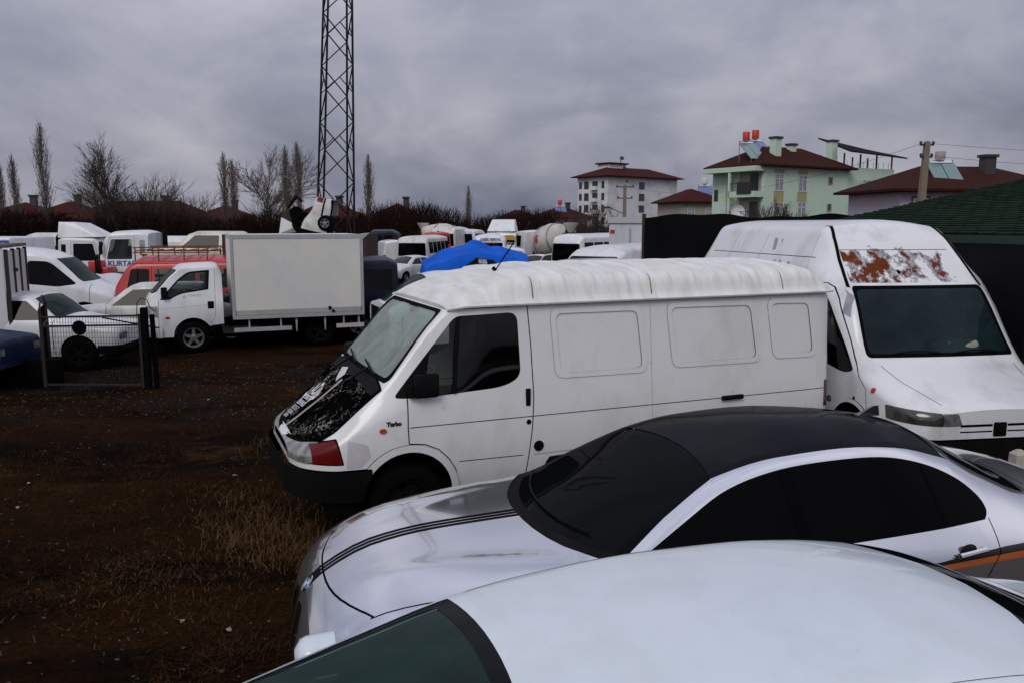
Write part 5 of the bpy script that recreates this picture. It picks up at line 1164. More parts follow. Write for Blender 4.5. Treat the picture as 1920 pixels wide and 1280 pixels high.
# ------------------------------------------------------------------ left cluster
mat('blue_paint', (.005, .014, .045), .5, spec=.2, var=.1, dirt=(.05, .07, .11), dirt_amt=.2)
saloon('saloon_car', 'old white saloon parked behind the wire gate', X_at(250, 15.4), 15.4, math.pi + .06, 'white_b', 4.1, 1.6, 1.37, boxy=True, trim='black_plastic', rim='black_plastic')
saloon('saloon_car', 'grey white saloon between the wire gate and the small lorry', X_at(108, 17.9), 17.9, .16, 'white_c', 4.3, 1.62, 1.34, boxy=True, trim='black_plastic')
van('panel_van', 'white van with a sloping green windscreen left of the red minibus', X_at(246, 21.0), 21.0, math.pi + .20, 'white_a', 5.2, 1.9, 2.06)
saloon('saloon_car', 'blue car whose bonnet shows at the left picture edge', X_at(31, 13.3), 13.3, math.pi, 'blue_paint', 4.3, 1.6, 1.36, boxy=True)
def left_box():
    PS = R(22); t = put('cargo_container', 'white cargo box with dark rusty corner posts at the left edge', 'truck box', -8.95, 14.55, PS)
    sk = MATS['box_skin']; al = mat('post_dark', (.018, .015, .013), .7, var=.4, vscale=10)
    x0, x1, y0, y1, z0, z1 = -2.4, 0, 0, 2.0, .52, 2.20
    MB().box((x0, y0, z0), (x1 - .05, y0 + .03, z1)).build('rear_panel', mat('box_pale', (.70, .71, .71), .5, var=.04), t)
    for k in range(3): MB().box((x1 - .03, .06 + k * .65, z0 + .03), (x1, .06 + k * .65 + .60, z1 - .06)).build('side_panel', mat('box_pinkish', (.56, .52, .51), .5, var=.05), t)
    for k in range(4): MB().box((x1 - .035, -.02 + k * .65, z0), (x1 + .025, .055 + k * .65, z1 - .03)).build('corner_post', al, t)
    MB().box((x0, y0 - .012, z1 - .004), (x1 + .03, y1, z1 + .045)).build('roof_sheet', mat('rusty_roof', (.10, .065, .05), .8, var=.5, vscale=6), t)
    MB().box((x0, y0 - .03, z1 + .01), (x1 - .25, y0 + .4, z1 + .075)).build('roof_edge', MATS['white_b'], t)
    for z in (.9, 1.75): MB().box((x1 + .02, .58, z), (x1 + .06, .74, z + .06)).build('hinge', al, t)
    MB().box((x0, .1, .30), (x1, y1 - .1, .515)).build('chassis', MATS['black_matte'], t)
    basic_wheels(t, (-1.9, -.6), 1.0, .32, .2, 'steel', sides=(-1,)); [setattr(q, 'location', (q.location.x, .35, q.location.z)) for q in t.children if q.name.startswith('wheel')]
left_box()
def sign_box():
    t = put('parked_bus', 'white coach behind the cargo box with a blue rear panel', 'bus', X_at(-60, 22), 22, 0)
    MB().box((-3, 0, .6), (X_at(25, 22) - X_at(-60, 22), 2.2, 2.28), bev=.08).build('body', MATS['white_b'], t, True)
    x1 = X_at(22, 22) - X_at(-60, 22)
    MB().box((-3, -.02, 1.95), (x1, .02, 2.2)).build('blue_panel', mat('sign_blue', (.015, .07, .25), .4), t)
    M = Matrix.Translation((x1 - .14, -.03, 2.09)); MB().tube([M @ Vector((.07 * math.cos(a), 0, .045 * math.sin(a))) for a in [2 * math.pi * i / 16 for i in range(17)]], .008, 6, False).bar(M @ Vector((-.07, 0, 0)), M @ Vector((-.3, 0, .01)), .03, .012).build('blue_panel_mark', mat('sign_pale', (.45, .6, .75), .5), t)
    basic_wheels(t, (-2.2,), .2, .40, .25, 'steel', sides=(-1,))
    MB().box((-3, .1, .25), (x1 - .1, 2.0, .62)).build('underbody', MATS['black_matte'], t)
sign_box()
# ------------------------------------------------------------------ rows of vehicles behind the lorry
mat('dark_blue_paint', (.014, .017, .030), .35, spec=.15, var=.1)
mat('tan_paint', (.42, .38, .34), .4, coat=.2, var=.06, dirt=(.30, .27, .23), dirt_amt=.3)
mat('yellow_paint', (.55, .30, .02), .5, var=.15)
mat('mixer_white', (.66, .64, .58), .5, var=.08, vscale=1.2, dirt=(.36, .32, .26), dirt_amt=.38, dirt_scale=1.2, speck=(.45, .10, .06), speck_amt=-.05, speck_scale=4)
BUS = dict(wb=[(0, .62), (.05, .74), (.15, .82), (.4, .86), (4.2, .86), (4.4, .78)], zs=[(0, .34), (4.4, .34)], zb=[(0, .95), (.4, 1.05), (4.4, 1.08)],
    wr=[(0, .60), (.08, .68), (.35, .72), (4.2, .74), (4.4, .62)], zr=[(0, 1.02), (.08, 1.16), (.42, 1.62), (.6, 1.70), (4.1, 1.72), (4.4, 1.55)], zt=[(0, 1.06), (.08, 1.22), (.4, 1.70), (.6, 1.84), (4.1, 1.86), (4.4, 1.66)])
def minibus():
    PS = .10; t = put('minibus', 'red minibus with a rusty roof rack behind the small lorry', 'minibus', X_at(231, 20.6), 20.6, PS)
    s = loft(BUS, 4.4, .15, rb=.05, rr=.13, extra=(.03, .08, .15, .35, .42), **LOW)
    for a, b in ((.36, .90), (1.02, 1.98), (2.08, 3.0), (3.1, 4.0)): s.both(rnd([(a + .02, 1.08), (a + (.10 if a < .5 else 0), 1.54), (b, 1.54), (b, 1.08)], .06), 'window')
    s.line([(.95, .5), (.95, 1.6)], 'y', 0, .012); s.line([(.62, 1.06), (.62, 1.55)], 'y', 0, .03, 'bar'); s.line([(.1, 1.66), (4.3, 1.68)], 'y', 0, .014)
    s.mark(rnd([(-.64, 1.14), (-.60, 1.60), (.60, 1.60), (.64, 1.14)], .08), 'x', -1, 'screen', hi=.6)
    for cx in (.8, 3.4): s.both(arch(cx, .33, .37, .1, 12), 'hole')
    s.build(dict(body=(lambda c_, i: 'body' if i == 0 else 'door', MATS['red_paint'], 0), window=('side_window', MATS['pane_clear'], -.006), bar=('window_bar', MATS['black_plastic'], 0), screen=('windscreen', MATS['pane_clear'], -.005), gap=('panel_gap', MATS['gap'], -.004)), t)
    for k in range(7): MB().bar((.55 + k * .28, -.62, 1.97), (.55 + k * .28, .62, 1.97), .025).build('rack_slat', MATS['rust'], t)
    for sg in (-1, 1):
        for z in (1.93, 2.05): MB().bar((.5, sg * .64, z), (2.3, sg * .64, z), .028).build('rack_rail', MATS['rust'], t)
        for x in (.55, 1.1, 1.7, 2.25): MB().bar((x, sg * .66, 1.72), (x, sg * .64, 2.06), .025).build('rack_leg', MATS['rust'], t)
    MB().box((.2, -.7, .25), (4.2, .7, .45)).build('underbody', MATS['black_matte'], t); basic_wheels(t, (.8, 3.4), .74, .32)
    for x in (1.4, 2.6): MB().box((x, -.6, .6), (x + .15, .6, 1.3), bev=.05).build('seat', MATS['seat_cloth'], t, True)
minibus()
def covered():
    # a low car under a pale sheet, between the van and the red minibus
    b = bmesh.new(); bmesh.ops.create_grid(b, x_segments=44, y_segments=26, size=1)
    for v in b.verts:
        x, y = v.co.x, v.co.y; e = max(abs(x) ** 4, abs(y) ** 4)
        z = .85 * max(0, 1 - e) ** .35 + .38 * max(0, 1 - (abs(x + .1) / .6) ** 4) * max(0, 1 - abs(y) ** 3) + .02 * math.sin(x * 19 + y * 7) + .018 * math.sin(y * 23 - x * 9)
        v.co = Vector((x * 2.1, y * .95, max(.02, z)))
    vv = [v.co.copy() for v in b.verts]; b.verts.index_update(); ff = [[v.index for v in f.verts] for f in b.faces]; b.free()
    x, y = X_at(205, 23.5), 23.5; o = mesh_obj('covered_car', vv, ff, mat('cover_sheet', (.55, .55, .60), .8, bump=.3, bscale=6), None, True, 80, (x, y, ground_z(x, y)))
    tag(o, 'car under a pale grey sheet beside the red minibus', 'covered car')
covered()
cab('tractor_unit', 'white lorry cab with blue lettering on its door', X_at(204, 30), 30, .12, 'white_a', 2.60, 1.70, 2.1, text='KURTAS')
cab('tractor_unit', 'white lorry cab with tall roof deflector at left', X_at(218, 33), 33, math.pi + .10, 'white_b', 2.45, 1.75, 2.2, deflector=.58, pane='pane_dark')
def red_machine(label, px, Y, w_, h):
    t = put('machine_frame', label, 'machinery', X_at(px, Y), Y, 0)
    m = MATS['red_paint']; MB().box((0, 0, .3), (w_, 1.0, .95), bev=.04).build('body', m, t, True); MB().box((.1, .1, .9), (w_ * .45, .9, h), bev=.05).build('tank', m, t, True); MB().box((w_ * .6, .15, .9), (w_ * .95, .85, h * .85), bev=.05).build('hopper', m, t, True)
    for x in (.2, w_ - .35): MB().bar((x, .5, .0), (x, .5, .35), .12).build('leg', MATS['black_matte'], t)
    for k in range(3): MB().tube([(w_ * .48 + k * .07, .1, .9), (w_ * .48 + k * .07, .1, h * 1.15)], .03, 6).build('pipe', MATS['black_plastic'], t)
red_machine('red machine with upright tank between the two white cabs', 156, 28.2, .80, 1.50)
red_machine('low red machine left of the white tall-deflector cab', 112, 28.2, .75, 1.4)
def coach(label, px, Y, L, H, paint, group=None, z0=.45, W=2.3, psi=0., windows=True, name='parked_bus', cat='bus'):
    t = put(name, label, cat, X_at(px, Y), Y, psi, group); h = H
    c = dict(wb=[(0, W / 2 - .2), (.08, W / 2 - .08), (.25, W / 2), (L - .2, W / 2), (L, W / 2 - .1)], zs=[(0, z0), (L, z0)], zb=[(0, h * .5), (L, h * .5)], wr=[(0, W / 2 - .25), (.25, W / 2 - .12), (L - .2, W / 2 - .12), (L, W / 2 - .25)], zr=[(0, h * .80), (.12, h * .88), (.4, h * .94), (L - .2, h * .94), (L, h * .86)], zt=[(0, h * .84), (.12, h * .93), (.4, h), (L - .2, h), (L, h * .92)])
    s = loft(c, L, .4, rb=.1, rr=.12, extra=(.04, .1, .2, .3), **LOW)
    if windows:
        n = max(2, int(L / 1.05))
        for k in range(n): a = .35 + (L - .6) * k / n; b = .35 + (L - .6) * (k + 1) / n - .08; s.both(rnd([(a, h * .56), (a, h * .84), (b, h * .84), (b, h * .56)], .05), 'window')
    s.mark(rnd([(-W * .42, h * .50), (-W * .40, h * .82), (W * .40, h * .82), (W * .42, h * .50)], .08), 'x', -1, 'screen', hi=.5)
    s.mark(rnd([(-W * .36, h * .58), (-W * .34, h * .82), (W * .34, h * .82), (W * .36, h * .58)], .06), 'x', 1, 'back', lo=L - .4)
    s.build(dict(body=('body', MATS[paint], 0), window=('side_window', MATS['pane_dark'], -.006), screen=('windscreen', MATS['pane_dark'], -.006), back=('rear_window', MATS['pane_dark'], -.006)), t)
    MB().box((.2, -W / 2 + .15, .2), (L - .2, W / 2 - .15, z0 + .05)).build('underbody', MATS['black_matte'], t); basic_wheels(t, (L * .2, L * .78), W / 2 - .14, .40, .25, 'steel')
    return t, s
coach('white flat-roofed coach in the far row left of the tall-deflector cab', 34, 37, 6.0, 2.47, 'cream', psi=.03)
coach('long white bus at the very back left', 60, 46, 4.2, 2.68, 'white_c', psi=.0)
coach('white box trailer in the far row behind the cream car', 288, 36, 2.4, 2.48, 'white_b', windows=False, name='box_trailer', cat='trailer')
# cream car raised on a flat trailer
def trailer():
    x, y = X_at(286, 23.6), 23.6; t = put('flat_trailer', 'flat steel trailer carrying the cream car', 'trailer', x, y, 0, z=ground_z(x, y))
    MB().box((.0, -.95, .86), (4.6, 1.6, 1.02)).build('deck', MATS['rust_dark'], t); MB().box((.2, -.5, .6), (4.4, .5, .86)).build('chassis', MATS['black_matte'], t); basic_wheels(t, (1.6, 2.7), .80, .36, .22, 'steel')
    return ground_z(x, y) + 1.02
zt_ = trailer()
saloon('saloon_car', 'cream old saloon perched high behind the white lorry cab', X_at(286, 23.6) + 4.35, 23.9, math.pi + .16, 'cream', 4.3, 1.6, 1.44, boxy=True, z=zt_)
# upended rear half of a wrecked car on a steel skip
def wreck():
    x, y = X_at(606, 21.6), 21.6
    k = put('steel_skip', 'dark steel skip behind the small lorry holding up the wrecked car', 'skip', x - 2.3, y - .9, 0)
    z0 = ground_z(x, y)
    for a, b, nm in (((0, 0, .15), (3.6, .06, 2.36), 'skip_side'), ((0, 1.84, .15), (3.6, 1.9, 2.36), 'skip_side'), ((0, .06, .15), (.06, 1.84, 2.36), 'skip_end'), ((3.54, .06, .15), (3.6, 1.84, 2.36), 'skip_end'), ((.06, .06, 2.28), (3.54, 1.84, 2.34), 'skip_lid')): MB().box(a, b).build(nm, MATS['rust_dark'], k)
    for x_ in (.3, 3.1): MB().box((x_, .1, 0), (x_ + .2, 1.8, .15)).build('skid', MATS['black_matte'], k)
    top = 2.36 + z0
    t = thing('wrecked_car', 'upended half of a beige wrecked car with one alloy wheel on top of the pile', 'wreck', (x + .36, y, top + .10), 0)
    t.rotation_euler = (0, R(-78), 0); t.scale = (.62, .62, .62)
    s = loft(SALOON, 4.4, .12, x0=3.0, rb=.07, rr=.05, nl=5, nu=3, nc=5)
    s.both(arch(3.42, .31, .335, .1, 12), 'hole'); s.both([(4.2, .60), (4.45, .60), (4.45, .85), (4.2, .85)], 'tail'); s.both([(3.62, .50), (4.4, .50), (4.4, .57), (3.66, .57)], 'trim')
    s.mark([(-.75, .6), (.75, .6), (.75, .82), (-.75, .82)], 'x', 1, 'tail', lo=4.2)
    r = s.build(dict(body=('body', MATS['white_c'], 0), tail=('tail_lamp', MATS['red_lens'], .006), trim=('side_trim', MATS['black_plastic'], .008)), t)
    for o in t.children: o.location.x = -3.42 + .25; o.location.z = -.05
    wheel(t, .25, -.80, .30, .20, 5, 'rim', .62, -1)
    MB().box((-.35, -.7, .2), (.5, .7, .75), bev=.08).build('torn_floor', MATS['black_matte'], t, True)
    p = thing('torn_door_frame', 'bent dark scrap arm sticking up left of the wrecked car', 'scrap', (x - .62, y - .1, top), 0)
    MB().tube([(.12, 0, 0), (.05, 0, .25), (-.22, 0, .72), (-.12, 0, .80)], [.05, .045, .04, .03], 6).build('bent_bar', MATS['rust_dark'], p); MB().tube([(-.20, 0, .70), (.02, 0, .98), (.12, .03, .88), (.16, 0, .84)], [.05, .06, .04, .03], 6).build('torn_bracket', MATS['black_plastic'], p)
    MB().lathe([(.02, -.05), (.17, -.05), (.17, .05), (.02, .05)], 14, Matrix.Translation((.02, -.05, .55)) @ rot_to('-y')).build('hub_disc', MATS['black_matte'], p)
    b = MB(); b.add([(0, 0, 0), (.62, .1, .05), (.50, 0, .20), (.06, .05, .42), (.1, .4, .1)], [(0, 1, 2, 3), (0, 3, 4), (3, 2, 4)]); o = b.build('crumpled_panel', MATS['white_a']); o.location = (x - 1.06, y - .2, top + .02); tag(o, 'crumpled white body panel left of the wrecked car', 'scrap')
    q = thing('engine_scrap', 'dark engine scrap with a second tyre under the wrecked car', 'scrap', (x - .40, y - .25, top), 0)
    wheel(q, 0, 0, .29, .2, 5, 'black_plastic', .62, -1); MB().box((-.25, .1, .0), (.5, .6, .45), bev=.06).build('engine_block', MATS['rust_dark'], q, True)
wreck()
# dark people-carrier behind the lorry's tail, pickup with roll bar, pale vans behind the big van's roof
van('people_carrier', 'dark blue grey people carrier behind the lorry tail', *origin_from(X_at(748, 19.0), 19.0, 4.5, -.9, .28), .28, 'dark_blue_paint', 4.5, 1.85, 1.86, glazed=True, pane='pane_dark', trim='dark_blue_paint', cat='car')
PICK = dict(wb=[(0, .60), (.06, .74), (.2, .84), (.5, .90), (5.0, .91), (5.1, .88)], zs=[(0, .45), (5.1, .5)], zb=[(0, .82), (.4, .95), (1.2, 1.03), (5.1, 1.06)],
    wr=[(0, .52), (.08, .66), (.4, .76), (1.2, .80), (1.5, .74), (2.1, .64), (3.3, .64), (3.55, .72), (3.6, .84), (5.1, .84)], zr=[(0, .88), (.08, .95), (.4, 1.04), (1.2, 1.12), (1.35, 1.16), (2.05, 1.62), (2.4, 1.68), (3.2, 1.67), (3.45, 1.40), (3.55, 1.10), (5.1, 1.10)], zt=[(0, .92), (.08, 1.0), (.4, 1.10), (1.15, 1.18), (1.3, 1.22), (2.0, 1.68), (2.4, 1.74), (3.2, 1.73), (3.45, 1.42), (3.55, 1.12), (5.1, 1.12)])
def pickup():
    PS = .36; ox, oy = origin_from(X_at(716, 15.2), 15.2, 1.25, .0, PS); t = put('pickup_truck', 'stripped white pickup with black roll bar and no front end', 'pickup', ox, oy, PS)
    s = loft(PICK, 5.1, .14, x0=1.20, rb=.07, rr=.07, extra=(1.25, 1.3, 1.35, 2.0), nl=5, nu=4, nc=6)
    s.both(rnd([(1.62, 1.16), (2.14, 1.53), (2.55, 1.58), (2.58, 1.14)], .04), 'window'); s.both(rnd([(2.66, 1.14), (2.64, 1.58), (3.1, 1.57), (3.2, 1.14)], .04), 'window')
    s.mark([(1.32, -.72), (1.26, 0), (1.32, .72), (1.98, .58), (2.02, 0), (1.98, -.58)], 'z', 1, 'screen', only={'body'})
    s.line([(1.42, .5), (1.42, 1.08)], 'y', 0, .012); s.line([(2.62, .5), (2.62, 1.6)], 'y', 0, .010)
    for cx in (4.1,): s.both(arch(cx, .38, .42, .1, 12), 'hole')
    s.mark([(-.85, .3), (.85, .3), (.80, 1.08), (-.80, 1.08)], 'x', -1, 'bulkhead', hi=1.25)
    s.build(dict(body=(lambda c_, i: 'body' if i == 0 else 'door', MATS['white_a'], 0), window=('side_window', MATS['pane_dark'], -.005), screen=('windscreen', MATS['pane_green'], -.004), gap=('panel_gap', MATS['gap'], -.004), bulkhead=('front_bulkhead', MATS['black_matte'], 0)), t)
    MB().tube([(3.0, -.60, 1.70), (3.25, -.58, 1.86), (3.3, -.5, 1.88), (3.3, .5, 1.88), (3.25, .58, 1.86), (3.0, .60, 1.70)], .045, 8).build('roll_bar', MATS['black_plastic'], t, True)
    MB().tube([(2.5, -.58, 1.74), (2.75, -.56, 1.83), (3.9, -.56, 1.83)], .035, 8).build('roof_rail', MATS['black_plastic'], t, True)
    bb = MB().box((3.24, -.52, 1.83), (3.27, .52, 1.95)).build('name_board', MATS['black_plastic'], t)
    v, f = text_mesh('NAVARA', .13, .003); mesh_obj('lettering', [(3.235, -x, 1.89 + y) for x, y, z in v], f, MATS['letter_white'], bb)
    MB().box((1.25, -.8, .3), (5, .8, .5)).build('underbody', MATS['black_matte'], t); basic_wheels(t, (4.1,), .78, .36, .22); MB().box((1.6, -.7, .5), (3.1, .7, 1.08)).build('cabin_trim', MATS['seat_cloth'], t)
    for sg in (-1, 1): MB().box((1.55, sg * .98 - .09, 1.08), (1.68, sg * .98 + .09, 1.25), bev=.03).build('door_mirror', MATS['black_plastic'], t, True)
pickup()
def tarpaulin():
    b = bmesh.new(); bmesh.ops.create_grid(b, x_segments=70, y_segments=54, size=1)
    def h(x, y):
        pk = 2.18 - .55 * abs(x + .05) ** 1.1 * (1.0 if x < -.05 else .52) - .22 * abs(y) ** 1.5
        pk -= .10 * math.exp(-((x - .25) / .12) ** 2) * math.exp(-((y + .35) / .5) ** 2)
        return pk + .030 * math.sin(6 * x + 9 * y) + .022 * math.sin(13 * x - 5 * y + 1) + .05 * math.exp(-((y - .2 * x) / .10) ** 2)
    for v in b.verts:
        x, y = v.co.x, v.co.y; e = max(abs(x), abs(y)); z = h(x, y)
        if e > .86: z -= ((e - .86) / .14) ** 1.3 * 1.15 + .05 * math.sin(22 * (x + y))
        v.co = Vector((x * 1.38 + .02 * math.sin(9 * y), y * 1.25, max(.12, z)))
    vv = [v.co.copy() for v in b.verts]; b.verts.index_update(); ff = [[v.index for v in f.verts] for f in b.faces]; b.free()
    x, y = X_at(888, 19.6), 19.6; t = put('tarpaulin', 'bright blue tarpaulin sheet draped over a load behind the big van', 'tarpaulin', x, y, R(8))
    mesh_obj('sheet', vv, ff, mat('tarp_blue', (.006, .105, .56), .6, spec=.08, var=.12, vscale=3, bump=.25, bscale=8), t, True, 80)
    MB().box((-1.0, -.9, .0), (1.0, .9, 1.25), bev=.1).build('covered_load', MATS['black_matte'], t, True)
tarpaulin()
p_ = thing('yellow_planks', 'bundle of yellow boards leaning behind the lorry box', 'boards', (X_at(686, 22.5), 22.5, ground_z(0, 22.5)), 0)
for k in range(4): MB().bar((-.02 + k * .07, 0, 0), (-.16 + k * .06, .1, 2.3 - .05 * k), .05, .03).build('board', MATS['yellow_paint'], p_)
van('panel_van', 'white hardtop van with green windscreen behind the big van roof', X_at(1066, 19.2), 19.2, 1.0, 'white_b', 4.5, 1.75, 2.10, glazed=True, screen='pane_green')
van('panel_van', 'tan van roof just showing beside the blue tarpaulin', X_at(952, 18.4), 18.4, .55, 'tan_paint', 4.0, 1.7, 1.80)
van('panel_van', 'white panel van in the far row right of the lorry box', X_at(722, 56), 56, -1.25, 'white_a', 4.6, 1.8, 2.15)
coach('dark coach behind the white panel van in the far row', 694, 62, 2.2, 2.75, 'dark_blue_paint', psi=0)
saloon('saloon_car', 'white saloon in front of the far white panel van', X_at(722, 44), 44, 1.05, 'white_b', 4.2, 1.6, 1.42, pane='pane_clear')
coach('white bus facing the yard left of the red cab', 772, 50, 5.5, 2.45, 'white_c', psi=1.40, W=2.1)
cab('lorry_cab', 'small red lorry cab in the far row', X_at(800, 58), 58, .75, 'red_paint', 2.62, 1.5, 1.7, pane='pane_dark')
coach('white box lorry behind the small red cab', 830, 63, 4.5, 2.95, 'white_c', windows=False, name='box_trailer', cat='trailer', psi=1.35, W=2.1)
saloon('saloon_car', 'grey green wreck of a car left of the blue tarpaulin', X_at(806, 34), 34, 1.2, 'tan_paint', 4.0, 1.6, 1.62, boxy=True)
# concrete mixers
def mixer(label, px, Y, psi, cabside, rot=0.):
    t = put('mixer_lorry', label, 'mixer truck', X_at(px, Y), Y, psi)
    M = Matrix.Translation((3.4, 0, 2.05)) @ Matrix.Rotation(R(76), 4, 'Y')
    prof = [(.02, -1.75), (.55, -1.72), (.78, -1.45), (1.12, -.6), (1.15, .1), (.98, .75), (.62, 1.65), (.50, 1.95), (.42, 1.98)]
    d = MB().lathe(prof, 28, M).build('drum', MATS['mixer_white'], t, True, 40)
    for z in (-.6, .7): MB().lathe([(1.165 if z < 0 else 1.03, z - .05), (1.19 if z < 0 else 1.05, z), (1.165 if z < 0 else 1.02, z + .05)], 28, M).build('drum_ring', MATS['steel'], d, True)
    for a in (-40, -100): MB().lathe([(.28, 0), (.20, .015), (.001, .015)], 14, M @ Matrix.Rotation(R(a), 4, 'Z') @ Matrix.Translation((1.12, 0, -.25)) @ rot_to('x')).build('drum_marking', MATS['letter_red'], d)
    MB().lathe([(.20, 0), (.48, .55), (.50, .62)], 16, Matrix.Translation((5.35, 0, 2.62))).build('hopper', MATS['mixer_white'], t, True)
    for sg in (-1, 1): MB().add([(5.35, sg * .10, 1.55), (5.35, sg * .60, 2.15), (5.75, sg * .60, 2.15), (5.75, sg * .10, 1.55), (5.35, sg * .22, 1.55), (5.35, sg * .74, 2.12), (5.75, sg * .74, 2.12), (5.75, sg * .22, 1.55)], [(0, 1, 2, 3), (4, 7, 6, 5), (0, 4, 5, 1), (3, 2, 6, 7), (0, 3, 7, 4), (1, 5, 6, 2)]).build('chute', MATS['mixer_white'], t)
    for sg in (-1, 1): MB().bar((5.2, sg * .55, .9), (5.3, sg * .5, 2.6), .09).build('stand', MATS['rust_dark'], t); MB().bar((1.7, sg * .5, .9), (1.9, sg * .4, 2.0), .10).build('stand', MATS['rust_dark'], t)
    for sg in (-.28, .12): MB().bar((5.5, -.8 + sg * .4, .7), (5.35, -.75 + sg * .4, 2.7), .035).build('ladder_rail', MATS['mixer_white'], t)
    for k in range(8): MB().bar((5.49 - .018 * k, -.92, .85 + .23 * k), (5.49 - .018 * k, -.72, .85 + .23 * k), .028).build('ladder_rung', MATS['mixer_white'], t)
    MB().box((.2, -.5, .65), (6.0, .5, .95)).build('chassis', MATS['black_matte'], t); MB().box((4.9, -.6, .95), (5.5, .6, 1.6), bev=.1).build('pump_box', MATS['rust_dark'], t, True)
    basic_wheels(t, (.9, 3.6, 4.8), 1.0, .5, .28, 'steel')
    s = loft(scale_curves(CAB, 1, 1, 1.06), 1.7, .15, rb=.1, rr=.1, extra=(.06, .28), **LOW); s.mark(rnd([(-.98, 1.75), (-.92, 2.4), (.92, 2.4), (.98, 1.75)], .05), 'x', -1, 'screen', hi=.6); s.both(rnd([(.30, 1.66), (.46, 2.38), (1.16, 2.38), (1.16, 1.66)], .05), 'window')
    s.build(dict(body=('cab_body', MATS['white_b'], 0), screen=('windscreen', MATS['pane_dark'], -.005), window=('side_window', MATS['pane_dark'], -.005)), t)
    return t
mixer('concrete mixer lorry seen from behind, chute and ladder facing the yard', 985, 57, -1.02, 1)
mixer('concrete mixer lorry whose drum shows beside the white deflector cab', 905, 66, 2.75, 1)
def visor(t): MB().box((-.10, -1.0, 2.10), (.12, 1.0, 2.34)).build('sun_visor', MATS['yellow_paint'], t)
cab('tractor_unit', 'white lorry cab with yellow sun visor in front of a mixer drum', X_at(938, 55), 55, 1.42, 'white_a', 2.72, 1.8, 2.2, deflector=.80, pane='pane_dark', bed=visor)
t_, s_ = coach('white minibus with blue lettering on its back, beside the blue tarpaulin', 919, 49.5, 4.8, 2.62, 'white_a', psi=1.60 + math.pi, W=1.95, name='minibus', cat='minibus')
v, f = text_mesh('OZEL SERVIS', .20, .003); mesh_obj('lettering', [(4.83, x, 2.32 + y) for x, y, z in v], f, MATS['letter_blue'], t_); v, f = text_mesh('OKUL TASITI', .14, .002); mesh_obj('lettering', [(4.83, x, 2.12 + y) for x, y, z in v], f, MATS['letter_red'], t_)
van('car_derived_van', 'small white van with a dark rear window right of the lettered minibus', X_at(953, 46), 46, 1.62 + math.pi, 'white_b', 4.0, 1.68, 1.95, glazed=True)
saloon('saloon_car', 'pale saloon roof right of the small white van', X_at(982, 42), 42, 1.2, 'white_b', 4.0, 1.55, 1.52, pane='pane_clear')
saloon('saloon_car', 'grey saloon with green windscreen facing left of the white hardtop van', X_at(1026, 41), 41, 1.35, 'white_c', 4.0, 1.5, 1.58, pane='pane_green')
coach('white minibus with black side windows in the far right row', 1060, 40, 4.4, 2.62, 'white_a', psi=.95, name='minibus', cat='minibus', W=1.9)
coach('second white minibus beyond the black-windowed one', 1112, 46, 4.4, 2.66, 'white_b', psi=.95, name='minibus', cat='minibus', W=1.9)
# ------------------------------------------------------------------ fences, cabin, green-roofed shed
def wavy_sheet(p0, p1, z0, z1, amp=.06, nx=80, nz=16, seed=1, top_wob=.03, bow=0.):
    p0, p1 = Vector(p0), Vector(p1); d = p1 - p0; n = Vector((-d.y, d.x)).normalized(); L = d.length; rn = random.Random(seed); ph = [rn.uniform(0, 6.28) for _ in range(8)]
    v = []; f = []
    for j in range(nz + 1):
        tz = j / nz
        for i in range(nx + 1):
            t = i / nx; s_ = t * L
            o = amp * (math.sin(s_ * 3.1 + ph[0] + 1.5 * tz) + .6 * math.sin(s_ * 7.3 + ph[1] - 2 * tz) + .4 * math.sin(s_ * 1.1 + tz * 5 + ph[2])) * (1 - .75 * tz) + amp * .5 * math.sin(tz * 9 + s_ * 1.7 + ph[3])
            z = z0 + (z1 - z0) * tz + (top_wob * math.sin(s_ * 2.3 + ph[4]) + top_wob * .6 * math.sin(s_ * 5.9 + ph[5])) * tz
            q = p0 + d * t + n * o; v.append((q.x, q.y, z))
    for j in range(nz):
        for i in range(nx): a = j * (nx + 1) + i; f.append((a, a + 1, a + nx + 2, a + nx + 1))
    return v, f
mat('tarp_black', (.0045, .0048, .0055), .42, bump=.5, bscale=3.5, spec=.28)
mat('net_black', (.004, .0045, .005), .7, bump=.3, bscale=6, spec=.1)
t = put('screen_fence', 'tall black screen fence behind the two big white vans', 'fence', 0, 0, 0, z=0)
a_, b_ = (X_at(1206, 15.0), 15.0), (9.5, 16.6)
v, f = wavy_sheet(a_, b_, 0, 2.77, .05, 90, 14, 2); mesh_obj('black_cloth', v, f, MATS['net_black'], t, True, 80)
for k in range(6):
    q = Vector(a_).lerp(Vector(b_), k / 5); MB().tube([(q.x, q.y + .12, -.1), (q.x, q.y + .12, 2.80)], .035, 8).build('post', MATS['rust_dark'], t)
